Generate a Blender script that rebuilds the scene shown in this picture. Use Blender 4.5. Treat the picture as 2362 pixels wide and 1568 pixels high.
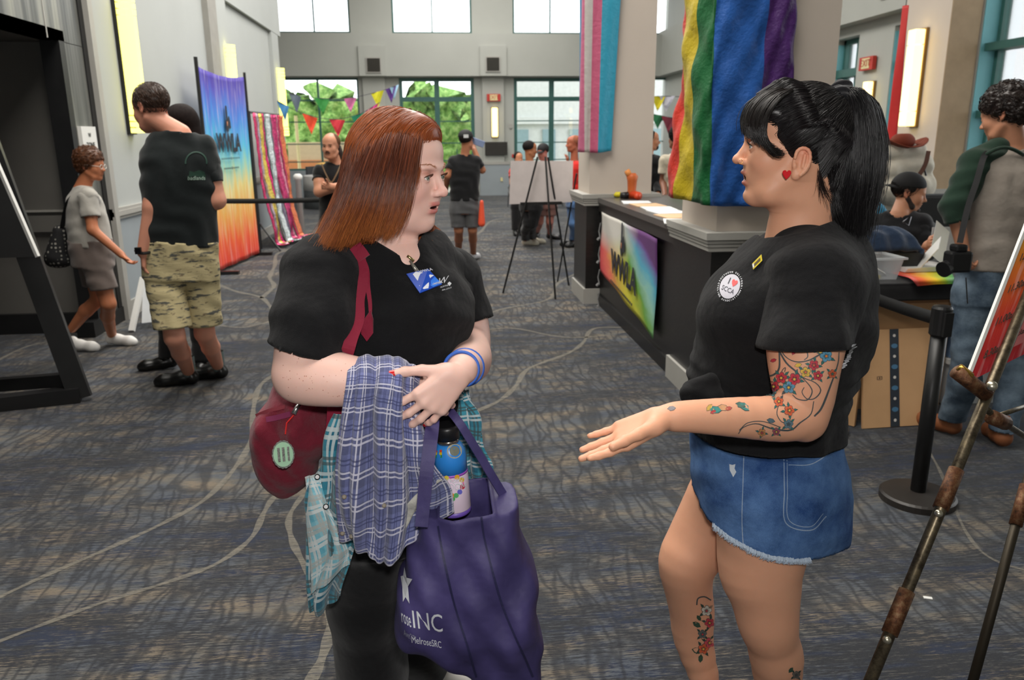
import bpy, math, random
import numpy as np
from mathutils import Vector, Matrix
from mathutils.bvhtree import BVHTree
for o in list(bpy.data.objects): bpy.data.objects.remove(o)
SC = bpy.context.scene; COL = SC.collection
rnd = random.Random(7); NR = np.random.RandomState(5)
A_ = np.array
# ---------------------------------------------------------------- camera (18 mm lens, hand held, tilted down)
F = 1800.0; EYE = 1.58
def nrm(v): v = A_(v, float); return v/np.linalg.norm(v)
_dY = nrm([-181/F, -464/F, 1]); _dD = nrm([54/F, 6962/F, 1]); _dD = nrm(_dD-_dY*_dD.dot(_dY)); _dU = -_dD
_dX = np.cross(_dD, _dY)
if _dX[0] < 0: _dX = -_dX
M = A_([_dX, _dY, _dU]); CAM = A_([0, 0, EYE])
def ray(px, py): return M @ A_([(px-1181)/F, (py-784)/F, 1.0])
def P(px, py, y): r = ray(px, py); return CAM+r*(y/r[1])        # point at distance y down the hall
def G(px, py, z=0.0): r = ray(px, py); return CAM+r*((z-EYE)/r[2])  # point at height z
cd = bpy.data.cameras.new('camera'); cam = bpy.data.objects.new('camera', cd); COL.objects.link(cam)
mw = Matrix.Identity(4)
for i in range(3):
    mw[i][0] = M[i][0]; mw[i][1] = -M[i][1]; mw[i][2] = -M[i][2]
mw.translation = Vector(CAM); cam.matrix_world = mw
cd.sensor_width = 23.6; cd.lens = 23.6*F/2362; cd.clip_start = 0.05; cd.clip_end = 300
cd.dof.use_dof = True; cd.dof.focus_distance = 1.75; cd.dof.aperture_fstop = 4.0
SC.camera = cam
SC.view_settings.view_transform = 'Standard'; SC.view_settings.look = 'None'
SC.view_settings.gamma = 1.0; SC.view_settings.use_curve_mapping = False
SC.view_settings.exposure = 0.0
# ---------------------------------------------------------------- sky, lamps
W = bpy.data.worlds.new('sky'); SC.world = W; W.use_nodes = True
W.node_tree.nodes['Background'].inputs[0].default_value = (0.93, 0.97, 1.0, 1)
W.node_tree.nodes['Background'].inputs[1].default_value = 3.2
def area(name, loc, sx, sy, power, col, target=None):
    l = bpy.data.lights.new(name, 'AREA'); l.shape = 'RECTANGLE'; l.size = sx; l.size_y = sy; l.energy = power; l.color = col
    o = bpy.data.objects.new(name, l); COL.objects.link(o); o.location = loc
    d = Vector(target)-Vector(loc) if target is not None else Vector((0, 0, -1))
    o.rotation_euler = d.to_track_quat('-Z', 'Y').to_euler(); return o
area('ceiling_lamp_row', (-0.6, 3.0, 6.4), 3.0, 5.0, 420, (1.0, 0.95, 0.88))
area('ceiling_lamp_row', (0.2, 10.5, 6.4), 4.0, 7.0, 620, (1.0, 0.96, 0.9))
area('ceiling_lamp_row', (1.0, 18.5, 6.4), 5.0, 6.0, 420, (1.0, 0.96, 0.9))
# the on-camera flash
area('camera_flash', tuple(CAM+A_([0.03, -0.03, 0.16])), 0.10, 0.06, 17, (1.0, 0.97, 0.94), tuple(P(1181, 860, 3.0)))

# ---------------------------------------------------------------- materials
def lin(c):
    c = [x/255.0 for x in c[:3]]
    return tuple([x/12.92 if x <= 0.04045 else ((x+0.055)/1.055)**2.4 for x in c])+(1.0,)
class NT:
    """tiny node helper"""
    def __init__(s, name):
        s.m = bpy.data.materials.new(name); s.m.use_nodes = True; s.t = s.m.node_tree; s.b = s.t.nodes['Principled BSDF']
    def n(s, kind, **kw):
        o = s.t.nodes.new(kind)
        for k, v in kw.items():
            if k.startswith('i_'):
                key = k[2:]; key = int(key) if key.isdigit() else key.replace('_', ' ')
                if isinstance(v, bpy.types.NodeSocket): s.t.links.new(v, o.inputs[key])
                else: o.inputs[key].default_value = v
            else: setattr(o, k, v)
        return o
    def math(s, op, a, b=0.0, c=0.0, clamp=False):
        o = s.t.nodes.new('ShaderNodeMath'); o.operation = op; o.use_clamp = clamp
        for i, v in enumerate((a, b, c)):
            if isinstance(v, bpy.types.NodeSocket): s.t.links.new(v, o.inputs[i])
            else: o.inputs[i].default_value = v
        return o.outputs[0]
    def mix(s, f, a, b, mode='MIX'):
        o = s.t.nodes.new('ShaderNodeMix'); o.data_type = 'RGBA'; o.blend_type = mode
        for i, v in ((0, f), (6, a), (7, b)):
            if isinstance(v, bpy.types.NodeSocket): s.t.links.new(v, o.inputs[i])
            else: o.inputs[i].default_value = v
        return o.outputs[2]
    def ramp(s, f, stops, interp='LINEAR'):
        o = s.t.nodes.new('ShaderNodeValToRGB'); s.t.links.new(f, o.inputs[0]); cr = o.color_ramp; cr.interpolation = interp
        while len(cr.elements) < len(stops): cr.elements.new(0.5)
        for e, (p, c) in zip(cr.elements, stops): e.position = p; e.color = c
        return o.outputs[0]
    def coord(s, which='Object', scale=(1, 1, 1), rot=(0, 0, 0)):
        tc = s.t.nodes.new('ShaderNodeTexCoord'); mp = s.t.nodes.new('ShaderNodeMapping')
        s.t.links.new(tc.outputs[which], mp.inputs[0]); mp.inputs['Scale'].default_value = scale; mp.inputs['Rotation'].default_value = rot
        return mp.outputs[0]
    def noise(s, vec, scale, detail=3, rough=0.55, out=0):
        o = s.t.nodes.new('ShaderNodeTexNoise'); s.t.links.new(vec, o.inputs['Vector'])
        o.inputs['Scale'].default_value = scale; o.inputs['Detail'].default_value = detail; o.inputs['Roughness'].default_value = rough
        return o.outputs[out]
    def link(s, a, b): s.t.links.new(a, b)
    def set(s, col=None, rough=None, bump=None, bs=0.3, bd=0.01, **kw):
        b = s.b
        if col is not None:
            if isinstance(col, bpy.types.NodeSocket): s.link(col, b.inputs['Base Color'])
            else: b.inputs['Base Color'].default_value = col
        if rough is not None:
            if isinstance(rough, bpy.types.NodeSocket): s.link(rough, b.inputs['Roughness'])
            else: b.inputs['Roughness'].default_value = rough
        if bump is not None:
            o = s.t.nodes.new('ShaderNodeBump'); o.inputs['Strength'].default_value = bs; o.inputs['Distance'].default_value = bd
            s.link(bump, o.inputs['Height']); s.link(o.outputs[0], b.inputs['Normal'])
        for k, v in kw.items(): b.inputs[k.replace('_', ' ')].default_value = v
        return s.m
_mc = {}
def pm(name, c, rough=0.6, metal=0.0, var=0.06, scale=8.0, bs=0.0, bscale=60, **kw):
    """plain procedural material: base colour with slight noise variation"""
    if name in _mc: return _mc[name]
    t = NT(name); v = t.coord(); n = t.noise(v, scale, 4)
    a = lin(c); hi = tuple(min(1, x*(1+var)+var*0.02) for x in a[:3])+(1,); lo = tuple(x*(1-var) for x in a[:3])+(1,)
    col = t.ramp(n, [(0.3, lo), (0.7, hi)])
    t.set(col, rough, t.noise(v, bscale, 3) if bs else None, bs, 0.004, Metallic=metal, **kw)
    _mc[name] = t.m; return t.m
def emis(name, c, strength, rough=0.4):
    t = NT(name); v = t.coord(); col = t.ramp(t.noise(v, 3, 2), [(0.2, lin(c)), (0.8, lin([min(255, x*1.03) for x in c]))])
    t.set(col, rough); t.link(col, t.b.inputs['Emission Color']); t.b.inputs['Emission Strength'].default_value = strength
    return t.m
def fabric(name, c, rough=0.9, var=0.12, weave=900, fold=14, bs=0.35, sheen=0.2):
    if name in _mc: return _mc[name]
    t = NT(name); v = t.coord(); n = t.noise(v, 5, 5, 0.6)
    a = lin(c); col = t.ramp(n, [(0.3, tuple(x*(1-var) for x in a[:3])+(1,)), (0.7, tuple(min(1, x*(1+var)) for x in a[:3])+(1,))])
    b = t.math('ADD', t.noise(v, fold, 3, 0.45), t.math('MULTIPLY', t.noise(v, weave, 1), 0.06))
    t.set(col, rough, b, bs, 0.02, Sheen_Weight=sheen, Sheen_Roughness=0.5, Specular_IOR_Level=0.2)
    _mc[name] = t.m; return t.m
def vmat(name, rough=0.5, sss=0.0, bs=0.0, bscale=300, layer='Col', spec=0.4, **kw):
    """colour comes from the mesh's own colour attribute (printed / natural colour of the thing)"""
    if name in _mc: return _mc[name]
    t = NT(name); at = t.n('ShaderNodeVertexColor', layer_name=layer); v = t.coord()
    col = t.mix(t.math('MULTIPLY', t.noise(v, 22, 4), 0.16), at.outputs[0], (0.25, 0.10, 0.07, 1)) if sss else at.outputs[0]
    t.set(col, rough, t.noise(v, bscale, 3) if bs else None, bs, 0.003, Specular_IOR_Level=spec, **kw)
    if sss:
        t.b.inputs['Subsurface Weight'].default_value = sss; t.b.inputs['Subsurface Radius'].default_value = (0.9, 0.35, 0.2); t.b.inputs['Subsurface Scale'].default_value = 0.006
    _mc[name] = t.m; return t.m

# ---------------------------------------------------------------- objects
def tag(o, label=None, cat=None, group=None, kind=None):
    if label: o['label'] = label
    if cat: o['category'] = cat
    if group: o['group'] = group
    if kind: o['kind'] = kind
    return o
def thing(name, label, cat, loc=(0, 0, 0), group=None):
    o = bpy.data.objects.new(name, None); COL.objects.link(o); o.location = tuple(loc); o.empty_display_size = 0.1
    return tag(o, label, cat, group)
def put(o, parent=None):
    COL.objects.link(o)
    if parent is not None:
        o.parent = parent
        L = parent; m = Matrix.Identity(4)
        chain = []
        while L is not None: chain.append(L); L = L.parent
        loc = Vector((0, 0, 0))
        for q in chain: loc = loc+Vector(q.location)
        o.matrix_parent_inverse = Matrix.Translation(-(loc))
        # children of meshes: meshes sit at the world origin already through their own inverse
        if parent.type == 'MESH': o.matrix_parent_inverse = Matrix.Identity(4)
    return o
def mesh(name, vs, fs, m=None, parent=None, smooth=False, uv=None, cols=None, mats=None, midx=None):
    me = bpy.data.meshes.new(name); vs = np.asarray(vs, np.float32)
    if isinstance(fs, np.ndarray):
        nf, k = fs.shape; me.vertices.add(len(vs)); me.vertices.foreach_set('co', vs.ravel())
        me.loops.add(nf*k); me.loops.foreach_set('vertex_index', fs.ravel().astype(np.int32))
        me.polygons.add(nf); me.polygons.foreach_set('loop_start', np.arange(0, nf*k, k, dtype=np.int32))
        me.update(calc_edges=True); me.validate()
    else: me.from_pydata([tuple(v) for v in vs], [], [tuple(f) for f in fs])
    if mats:
        for q in mats: me.materials.append(q)
        if midx is not None: me.polygons.foreach_set('material_index', A_(midx, np.int32))
    elif m is not None: me.materials.append(m)
    if smooth: me.polygons.foreach_set('use_smooth', np.ones(len(me.polygons), bool))
    if uv is not None:
        l = me.uv_layers.new(name='UVMap'); vi = np.zeros(len(me.loops), np.int32); me.loops.foreach_get('vertex_index', vi)
        l.data.foreach_set('uv', np.asarray(uv, np.float32)[vi].ravel())
    if cols is not None:
        ca = me.color_attributes.new('Col', 'FLOAT_COLOR', 'POINT'); c4 = np.ones((len(vs), 4), np.float32); c4[:, :3] = cols
        ca.data.foreach_set('color', c4.ravel())
    me.update()
    return put(bpy.data.objects.new(name, me), parent)
class MB:
    """collects simple solids into one mesh"""
    def __init__(s): s.v = []; s.f = []
    def add(s, vs, fs):
        n = len(s.v); s.v += [tuple(map(float, v)) for v in vs]; s.f += [tuple(i+n for i in f) for f in fs]; return s
    def box(s, x0, x1, y0, y1, z0, z1, R=None, c=None):
        vs = [(x, y, z) for x in (x0, x1) for y in (y0, y1) for z in (z0, z1)]
        if R is not None: vs = [A_(R) @ A_(v)+A_(c if c is not None else (0, 0, 0)) for v in vs]
        elif c is not None: vs = [A_(v)+A_(c) for v in vs]
        return s.add(vs, [(0, 1, 3, 2), (4, 6, 7, 5), (0, 4, 5, 1), (2, 3, 7, 6), (0, 2, 6, 4), (1, 5, 7, 3)])
    def bar(s, a, b, w, t, up=(0, 0, 1)):
        a = A_(a, float); b = A_(b, float); d = nrm(b-a); u = nrm(np.cross(A_(up, float), d)); v = np.cross(d, u)
        vs = [p+u*(i*w/2)+v*(j*t/2) for p in (a, b) for i, j in ((-1, -1), (1, -1), (1, 1), (-1, 1))]
        return s.add(vs, [(3, 2, 1, 0), (4, 5, 6, 7), (0, 1, 5, 4), (1, 2, 6, 5), (2, 3, 7, 6), (3, 0, 4, 7)])
    def tube(s, pts, r, n=10, cap=True):
        pts = [A_(p, float) for p in pts]; k = len(pts); rs = [r]*k if np.isscalar(r) else list(r)
        ref = None; vs = []; fs = []
        for i in range(k):
            d = nrm(pts[min(i+1, k-1)]-pts[max(i-1, 0)])
            if ref is None: ref = np.cross(d, (0, 0, 1) if abs(d[2]) < 0.9 else (1, 0, 0))
            ref = nrm(ref-d*ref.dot(d)); w = np.cross(d, ref)
            for j in range(n):
                a = 2*math.pi*j/n; vs.append(pts[i]+(ref*math.cos(a)+w*math.sin(a))*rs[i])
        for i in range(k-1):
            for j in range(n):
                fs.append((i*n+j, i*n+(j+1) % n, (i+1)*n+(j+1) % n, (i+1)*n+j))
        if cap: fs.append(tuple(range(n))[::-1]); fs.append(tuple((k-1)*n+j for j in range(n)))
        return s.add(vs, fs)
    def lathe(s, prof, c=(0, 0, 0), n=24, R=None):
        vs = []; fs = []; c = A_(c, float)
        for (r, z) in prof:
            for j in range(n):
                a = 2*math.pi*j/n; p = A_([r*math.cos(a), r*math.sin(a), z]); p = A_(R) @ p if R is not None else p
                vs.append(p+c)
        k = len(prof)
        for i in range(k-1):
            for j in range(n): fs.append((i*n+j, i*n+(j+1) % n, (i+1)*n+(j+1) % n, (i+1)*n+j))
        fs.append(tuple(range(n))[::-1]); fs.append(tuple((k-1)*n+j for j in range(n)))
        return s.add(vs, fs)
    def prism(s, poly, off):
        """3-D polygon extruded by off"""
        n = len(poly); vs = [A_(p, float) for p in poly]+[A_(p, float)+A_(off, float) for p in poly]
        return s.add(vs, [tuple(range(n))[::-1], tuple(range(n, 2*n))]+[(i, (i+1) % n, n+(i+1) % n, n+i) for i in range(n)])
    def quad(s, a, b, c, d): return s.add([a, b, c, d], [(0, 1, 2, 3)])
    def build(s, name, m, parent=None, smooth=False, bevel=0.0, fixn=True):
        o = mesh(name, s.v, s.f, m, parent, smooth)
        if bevel:
            b = o.modifiers.new('bevel', 'BEVEL'); b.width = bevel; b.segments = 2; b.limit_method = 'ANGLE'
        return o
def B(x0, x1, y0, y1, z0, z1): return MB().box(x0, x1, y0, y1, z0, z1)
def cr(pts, n):
    """Catmull-Rom through points"""
    p = [A_(q, float) for q in pts]; p = [2*p[0]-p[1]]+p+[2*p[-1]-p[-2]]; out = []
    m = len(p)-3
    for i in range(n):
        u = i/(n-1)*m; k = min(int(u), m-1); t = u-k; a, b, c, d = p[k:k+4]
        out.append(0.5*((2*b)+(c-a)*t+(2*a-5*b+4*c-d)*t*t+(3*b-a-3*c+d)*t**3))
    return A_(out)
def sheet(name, rows, nu, nv, m, parent=None, thick=0.004, disp=None, uvs=(1, 1), cols=None, smooth=True, pre=None):
    """smooth surface through a control grid of points (rows of equal length), thickened"""
    R1 = [cr(r, nu) for r in rows]; g = np.zeros((nv, nu, 3))
    for i in range(nu): g[:, i] = cr([r[i] for r in R1], nv)
    U, V = np.meshgrid(np.linspace(0, 1, nu), np.linspace(0, 1, nv))
    du = np.gradient(g, axis=1); dv = np.gradient(g, axis=0); N = np.cross(du, dv); N /= np.linalg.norm(N, axis=2, keepdims=True)+1e-9
    if disp is not None: g = g+N*disp(U, V)[..., None]
    du = np.gradient(g, axis=1); dv = np.gradient(g, axis=0); N = np.cross(du, dv); N /= np.linalg.norm(N, axis=2, keepdims=True)+1e-9
    n = nu*nv; idx = np.arange(n).reshape(nv, nu)
    q = np.stack([idx[:-1, :-1], idx[:-1, 1:], idx[1:, 1:], idx[1:, :-1]], -1).reshape(-1, 4)
    vs = g.reshape(-1, 3); uv = np.stack([U.ravel()*uvs[0], V.ravel()*uvs[1]], 1)
    C = None
    if cols is not None: C = cols(U.ravel(), V.ravel())
    if thick:
        vs = np.vstack([vs, vs-N.reshape(-1, 3)*thick]); q2 = q[:, ::-1]+n
        e = []
        for a, b in ((idx[0], 0), (idx[-1], 1), (idx[:, 0], 1), (idx[:, -1], 0)):
            s0 = a[:-1]; s1 = a[1:]; f = np.stack([s1, s0, s0+n, s1+n], 1); e.append(f if b == 0 else f[:, ::-1])
        q = np.vstack([q, q2]+e); uv = np.vstack([uv, uv])
        if C is not None: C = np.vstack([C, C])
    return mesh(name, vs, q, m, parent, smooth, uv=uv, cols=C)
def text_geo(s, size, extr=0.0, offset=0.0, shear=0.0, spacing=1.0, xs=1.0):
    c = bpy.data.curves.new('t', 'FONT'); c.body = s; c.size = size; c.align_x = 'CENTER'; c.align_y = 'CENTER'
    c.extrude = extr; c.offset = offset; c.shear = shear; c.space_character = spacing; c.resolution_u = 3
    o = bpy.data.objects.new('t', c); COL.objects.link(o); dg = bpy.context.evaluated_depsgraph_get(); dg.update()
    me = o.evaluated_get(dg).to_mesh(); vs = A_([tuple(v.co) for v in me.vertices]).reshape(-1, 3); fs = [tuple(p.vertices) for p in me.polygons]
    if len(vs): vs[:, 0] *= xs
    o.evaluated_get(dg).to_mesh_clear(); bpy.data.objects.remove(o); bpy.data.curves.remove(c)
    return vs, fs
def text_on(name, s, size, origin, ux, uy, m, parent, off=0.002, extr=0.0008, **kw):
    vs, fs = text_geo(s, size, extr, **kw); ux = nrm(ux); uy = nrm(uy); uz = np.cross(ux, uy)
    if not len(vs): return None
    w = A_(origin)+vs[:, :1]*ux+vs[:, 1:2]*uy+(vs[:, 2:3]+off)*uz
    return mesh(name, w, fs, m, parent)
# ================================================================ the room
XL = -2.87; YE = 15.75; XR = 6.6; YF = 22.68
m_wallU = pm('wall_paint_grey', (176, 180, 178), 0.75, var=0.03, scale=1.2)
m_wallFar = pm('wall_paint_far', (174, 176, 170), 0.75, var=0.03, scale=1.2)
m_wallL = pm('wainscot_grey', (150, 158, 163), 0.7, var=0.04, scale=2)
m_trim = pm('trim_grey', (168, 166, 160), 0.5, var=0.04)
m_black = pm('black_trim', (22, 22, 23), 0.4, var=0.1)
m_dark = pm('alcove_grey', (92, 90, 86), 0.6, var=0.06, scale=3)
m_white = pm('white_paint', (226, 226, 222), 0.6, var=0.02)
m_green = pm('green_frame', (52, 98, 92), 0.45, var=0.06)
m_teal = pm('teal_reveal', (118, 186, 196), 0.5, var=0.03)
m_pillar = pm('pillar_paint', (200, 188, 176), 0.7, var=0.03, scale=1.5)
def glass():
    t = NT('window_glass'); tr = t.n('ShaderNodeBsdfTransparent'); gl = t.n('ShaderNodeBsdfGlossy'); gl.inputs['Roughness'].default_value = 0.02
    fr = t.n('ShaderNodeFresnel'); mx = t.n('ShaderNodeMixShader'); t.link(t.math('MULTIPLY', fr.outputs[0], 0.8), mx.inputs[0])
    t.link(tr.outputs[0], mx.inputs[1]); t.link(gl.outputs[0], mx.inputs[2]); t.link(mx.outputs[0], t.t.nodes['Material Output'].inputs[0]); return t.m
m_glass = glass()
def carpet(vein):
    t = NT('carpet_vein' if vein else 'carpet'); v = t.coord()
    wv = t.n('ShaderNodeVectorMath', operation='ADD'); t.link(v, wv.inputs[0])
    nz = t.n('ShaderNodeTexNoise'); t.link(v, nz.inputs['Vector']); nz.inputs['Scale'].default_value = 1.7; nz.inputs['Detail'].default_value = 4
    sc = t.n('ShaderNodeVectorMath', operation='SCALE'); t.link(nz.outputs[1], sc.inputs[0]); sc.inputs['Scale'].default_value = 0.24; t.link(sc.outputs[0], wv.inputs[1])
    def mapped(src, s):
        mp = t.n('ShaderNodeMapping'); t.link(src, mp.inputs[0]); mp.inputs['Scale'].default_value = s; return mp.outputs[0]
    # brushed streaks across the hall
    st = t.noise(mapped(v, (9, 150, 1)), 1.0, 5, 0.72); st2 = t.noise(mapped(v, (34, 300, 1)), 1.0, 3, 0.7)
    patch = t.noise(mapped(v, (0.55, 1.9, 1)), 1.0, 4, 0.6); patch2 = t.noise(mapped(v, (2.2, 6.0, 1)), 1.3, 3, 0.6); patch2b = t.noise(mapped(v, (1.6, 9.0, 1)), 1.7, 3, 0.6)
    streak = t.math('ADD', t.math('MULTIPLY', st, 0.62), t.math('MULTIPLY', st2, 0.38))
    thr = t.math('SUBTRACT', streak, t.math('MULTIPLY', t.math('SUBTRACT', 0.51, patch), 0.55))
    mask = t.ramp(thr, [(0.465, (0, 0, 0, 1)), (0.535, (1, 1, 1, 1))])
    hue = t.ramp(patch2, [(0.40, lin((80, 85, 92))), (0.50, lin((94, 93, 90))), (0.62, lin((116, 106, 92)))])
    dark = t.ramp(patch2b, [(0.42, lin((34, 42, 60))), (0.50, lin((40, 42, 47)))])
    base = t.mix(mask, dark, hue)
    # crackle lines running down the hall
    vo = t.n('ShaderNodeTexVoronoi', feature='DISTANCE_TO_EDGE'); t.link(mapped(wv.outputs[0], (17.0, 3.1, 1)), vo.inputs['Vector']); vo.inputs['Scale'].default_value = 1.0
    wob = t.math('ADD', vo.outputs['Distance'], t.math('MULTIPLY', t.math('SUBTRACT', st2, 0.5), 0.22))
    line = t.ramp(wob, [(0.04, (1, 1, 1, 1)), (0.16, (0, 0, 0, 1))])
    fade = t.ramp(patch, [(0.36, (0.15, 0.15, 0.15, 1)), (0.50, (1, 1, 1, 1))])
    col = t.mix(t.math('MULTIPLY', t.math('MULTIPLY', line, fade), 0.66), base, lin((33, 35, 41)))
    if vein: col = t.mix(t.ramp(streak, [(0.44, (0.25, 0.25, 0.25, 1)), (0.53, (0.85, 0.85, 0.85, 1))]), col, lin((122, 117, 106)))
    t.set(col, 0.95, t.noise(v, 420, 2), 0.5, 0.004, Specular_IOR_Level=0.15, Sheen_Weight=0.15)
    return t.m
m_carpet = carpet(False); m_vein = carpet(True)
def structure(o, lab=None): o['kind'] = 'structure'; return o
fl = structure(B(-7, 8.2, -4, 23.4, -0.12, 0).build('floor', m_carpet))
def vein(pts, w0, w1):
    q = [G(a, b) for a, b in pts]; q = cr([(p[0], p[1], 0) for p in q], max(10, len(q)*6)); k = len(q); vs = []
    for i in range(k):
        d = nrm(q[min(i+1, k-1)]-q[max(i-1, 0)]); nn = A_([-d[1], d[0], 0]); w = w0+(w1-w0)*i/(k-1)
        w *= 1+0.25*math.sin(i*0.9)
        vs += [q[i]+nn*w/2+A_([0, 0, .0012]), q[i]-nn*w/2+A_([0, 0, .0012])]
    mesh('carpet_vein', vs, [(2*i, 2*i+1, 2*i+3, 2*i+2) for i in range(k-1)], m_vein, fl)
vein([(500, 655), (545, 672), (600, 685), (625, 708), (648, 733), (700, 770)], .05, .035)
vein([(602, 688), (632, 660), (622, 640), (634, 612), (640, 585), (684, 572)], .045, .05)
vein([(500, 750), (560, 755), (610, 745), (648, 733)], .03, .03)
vein([(700, 850), (640, 862), (600, 890), (585, 940), (580, 1010), (545, 1075), (475, 1150), (380, 1205), (250, 1265), (100, 1330), (-60, 1405)], .035, .022)
vein([(800, 1060), (700, 1110), (640, 1140), (610, 1180), (580, 1240), (500, 1300), (380, 1345), (250, 1385), (100, 1440), (-80, 1510)], .028, .020)
vein([(700, 1140), (668, 1190), (672, 1240), (700, 1300), (745, 1370), (762, 1440), (742, 1520), (700, 1600)], .022, .036)
vein([(1080, 765), (1180, 757), (1280, 775), (1350, 778), (1460, 764)], .028, .022)
vein([(1450, 755), (1370, 758), (1345, 790), (1310, 815), (1220, 850), (1190, 890), (1150, 925), (1070, 960)], .03, .034)
vein([(1080, 745), (1150, 715), (1265, 690), (1285, 655), (1330, 630)], .035, .035)
vein([(2130, 1020), (2165, 1080), (2190, 1140), (2230, 1230), (2290, 1290), (2420, 1330)], .014, .014)
vein([(-40, 850), (60, 800), (150, 782), (250, 765), (330, 740)], .03, .03)
vein([(560, 560), (700, 520), (820, 505), (960, 520), (1010, 560)], .05, .05)
vein([(1010, 560), (1100, 540), (1150, 505), (1320, 500)], .05, .05)
# ceiling: high soffit with recessed lamp panels
structure(B(-7, 8.2, -4, 23.4, 7.0, 7.15).build('ceiling', m_wallFar))
# ---- left wall: lower wainscot, chair rail, white panel field, pilasters, beam
wl = structure(B(XL-0.35, XL, 7.25, YE, 0, 3.45).build('wall_left', m_wallU))
structure(B(XL-0.3, XL+0.06, -4, YE+0.25, 3.46, 7.0).build('wall_left', m_wallU))      # upper wall stands proud of the panel field
structure(B(XL, XL+0.012, 7.35, YE, 0, 0.93).build('trim_1', m_wallL))
mb = MB()
for z0, z1, d in ((0.90, 0.93, .03), (0.93, 0.972, .045), (0.972, 1.0, .035)): mb.box(XL, XL+d, 7.25, YE, z0, z1)
structure(mb.build('trim_2', m_trim))
structure(B(XL, XL+0.03, 7.3, YE, 0, 0.15).build('baseboard_left', m_trim))
for k, (y0, y1) in enumerate(((7.25, 7.34), (11.35, 11.95), (15.15, YE))):
    structure(B(XL-0.02, XL+0.055, y0, y1, 0.0, 3.46).build('trim_%d' % (3+k), m_trim if k == 0 else m_wallU))
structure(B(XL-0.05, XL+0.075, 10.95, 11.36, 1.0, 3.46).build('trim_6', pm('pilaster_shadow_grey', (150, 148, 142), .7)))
structure(B(XL-0.35, XL-0.05, YE, YE+0.25, 0, 3.46).build('wall_left', m_wallU))
structure(B(-7, XL-0.3, YE, YE+0.25, 0, 7.0).build('wall_left', m_wallU))
structure(B(-7.1, -6.9, YE, YF+.2, 0, 7.0).build('wall_left', m_wallU))
# ---- dark alcove at the left, with metal fascia above
def streaky():
    t = NT('brushed_fascia'); v = t.coord(scale=(1, 9, 0.35)); n = t.noise(v, 1.2, 3, 0.5)
    v2 = t.coord(); col = t.ramp(n, [(0.35, lin((92, 93, 90))), (0.5, lin((134, 134, 128))), (0.66, lin((164, 162, 150)))])
    t.set(col, 0.33, t.noise(v, 6, 2), 0.05, 0.01, Metallic=0.55); return t.m
m_fascia = streaky()
structure(B(XL-0.12, XL, -4, 7.25, 2.34, 3.46).build('wall_left', m_fascia))
structure(B(XL-0.12, XL, 6.83, 7.20, 0, 2.335).build('trim_7', m_fascia))
structure(B(XL-0.14, XL+0.01, 7.17, 7.26, 0, 3.46).build('trim_8', m_black))
structure(B(XL-0.14, XL+0.006, 6.74, 6.83, 0, 2.34).build('trim_9', m_black))
structure(B(XL-0.125, XL+0.003, 6.56, 6.575, 2.34, 3.46).build('trim_10', m_trim))
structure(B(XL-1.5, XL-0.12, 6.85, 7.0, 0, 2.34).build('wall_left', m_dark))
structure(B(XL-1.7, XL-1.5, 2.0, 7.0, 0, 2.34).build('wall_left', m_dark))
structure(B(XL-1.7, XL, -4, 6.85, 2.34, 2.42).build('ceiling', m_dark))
structure(B(XL-1.5, XL-0.14, 6.80, 6.85, 0.86, 0.99).build('trim_11', m_dark))
structure(MB().box(XL-1.22, XL-1.2, 6.82, 6.85, 0.99, 2.3).box(XL-1.22, XL-0.14, 6.82, 6.85, 1.02, 1.035).build('trim_12', pm('groove_light', (150, 148, 142), .5)))
structure(B(XL-1.5, XL-0.13, 6.80, 6.85, 0, 0.17).build('baseboard_left', m_black))
structure(B(XL-0.3, XL-0.12, -4, 5.25, 0, 2.34).build('door_1', m_black))
structure(B(XL-0.12, XL+0.02, 6.6, 7.3, 0, 0.13).build('baseboard_left', m_black))
# push handle of the black door
MB().tube([(XL-0.09, 5.12, 0.8), (XL-0.06, 5.12, 0.82), (XL-0.06, 5.12, 1.3), (XL-0.09, 5.12, 1.32)], 0.012).build('door_handle', pm('handle_steel', (150, 150, 150), .3, .9), bpy.data.objects['door_1'])
# ---- far wall with windows
def wall_holes(name, x0, x1, y0, y1, z0, z1, holes, m, axis='x'):
    """solid wall with rectangular openings (h0,h1,z0,z1) built from boxes"""
    xs = sorted({x0, x1} | {h[0] for h in holes} | {h[1] for h in holes}); zs = sorted({z0, z1} | {h[2] for h in holes} | {h[3] for h in holes})
    mb = MB()
    for i in range(len(xs)-1):
        run = None
        for j in range(len(zs)-1):
            cx = (xs[i]+xs[i+1])/2; cz = (zs[j]+zs[j+1])/2
            hole = any(h[0] < cx < h[1] and h[2] < cz < h[3] for h in holes)
            if not hole:
                if run is None: run = zs[j]
            if (hole or j == len(zs)-2) and run is not None:
                top = zs[j] if hole else zs[j+1]
                if axis == 'x': mb.box(xs[i], xs[i+1], y0, y1, run, top)
                else: mb.box(y0, y1, xs[i], xs[i+1], run, top)
                run = None
    return structure(mb.build(name, m))
clere = [(-4.05, -2.13), (-1.02, 1.13), (2.25, 4.32), (5.5, 7.0)]
lower = [(-4.2, -2.0), (-0.9, 1.16), (2.27, 4.4), (5.4, 7.0)]
holes = [(a, b, 4.34, 6.4) for a, b in clere]+[(a, b, 0.0 if i in (1, 2) else 0.75, 3.2) for i, (a, b) in enumerate(lower)]
wall_holes('wall_back', -7, 8.2, YF, YF+0.3, 0, 7.0, holes, m_wallFar)
structure(B(-7, 8.2, YF-0.28, YF, 3.23, 4.32).build('wall_back', m_wallFar))
wn = [0]
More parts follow.
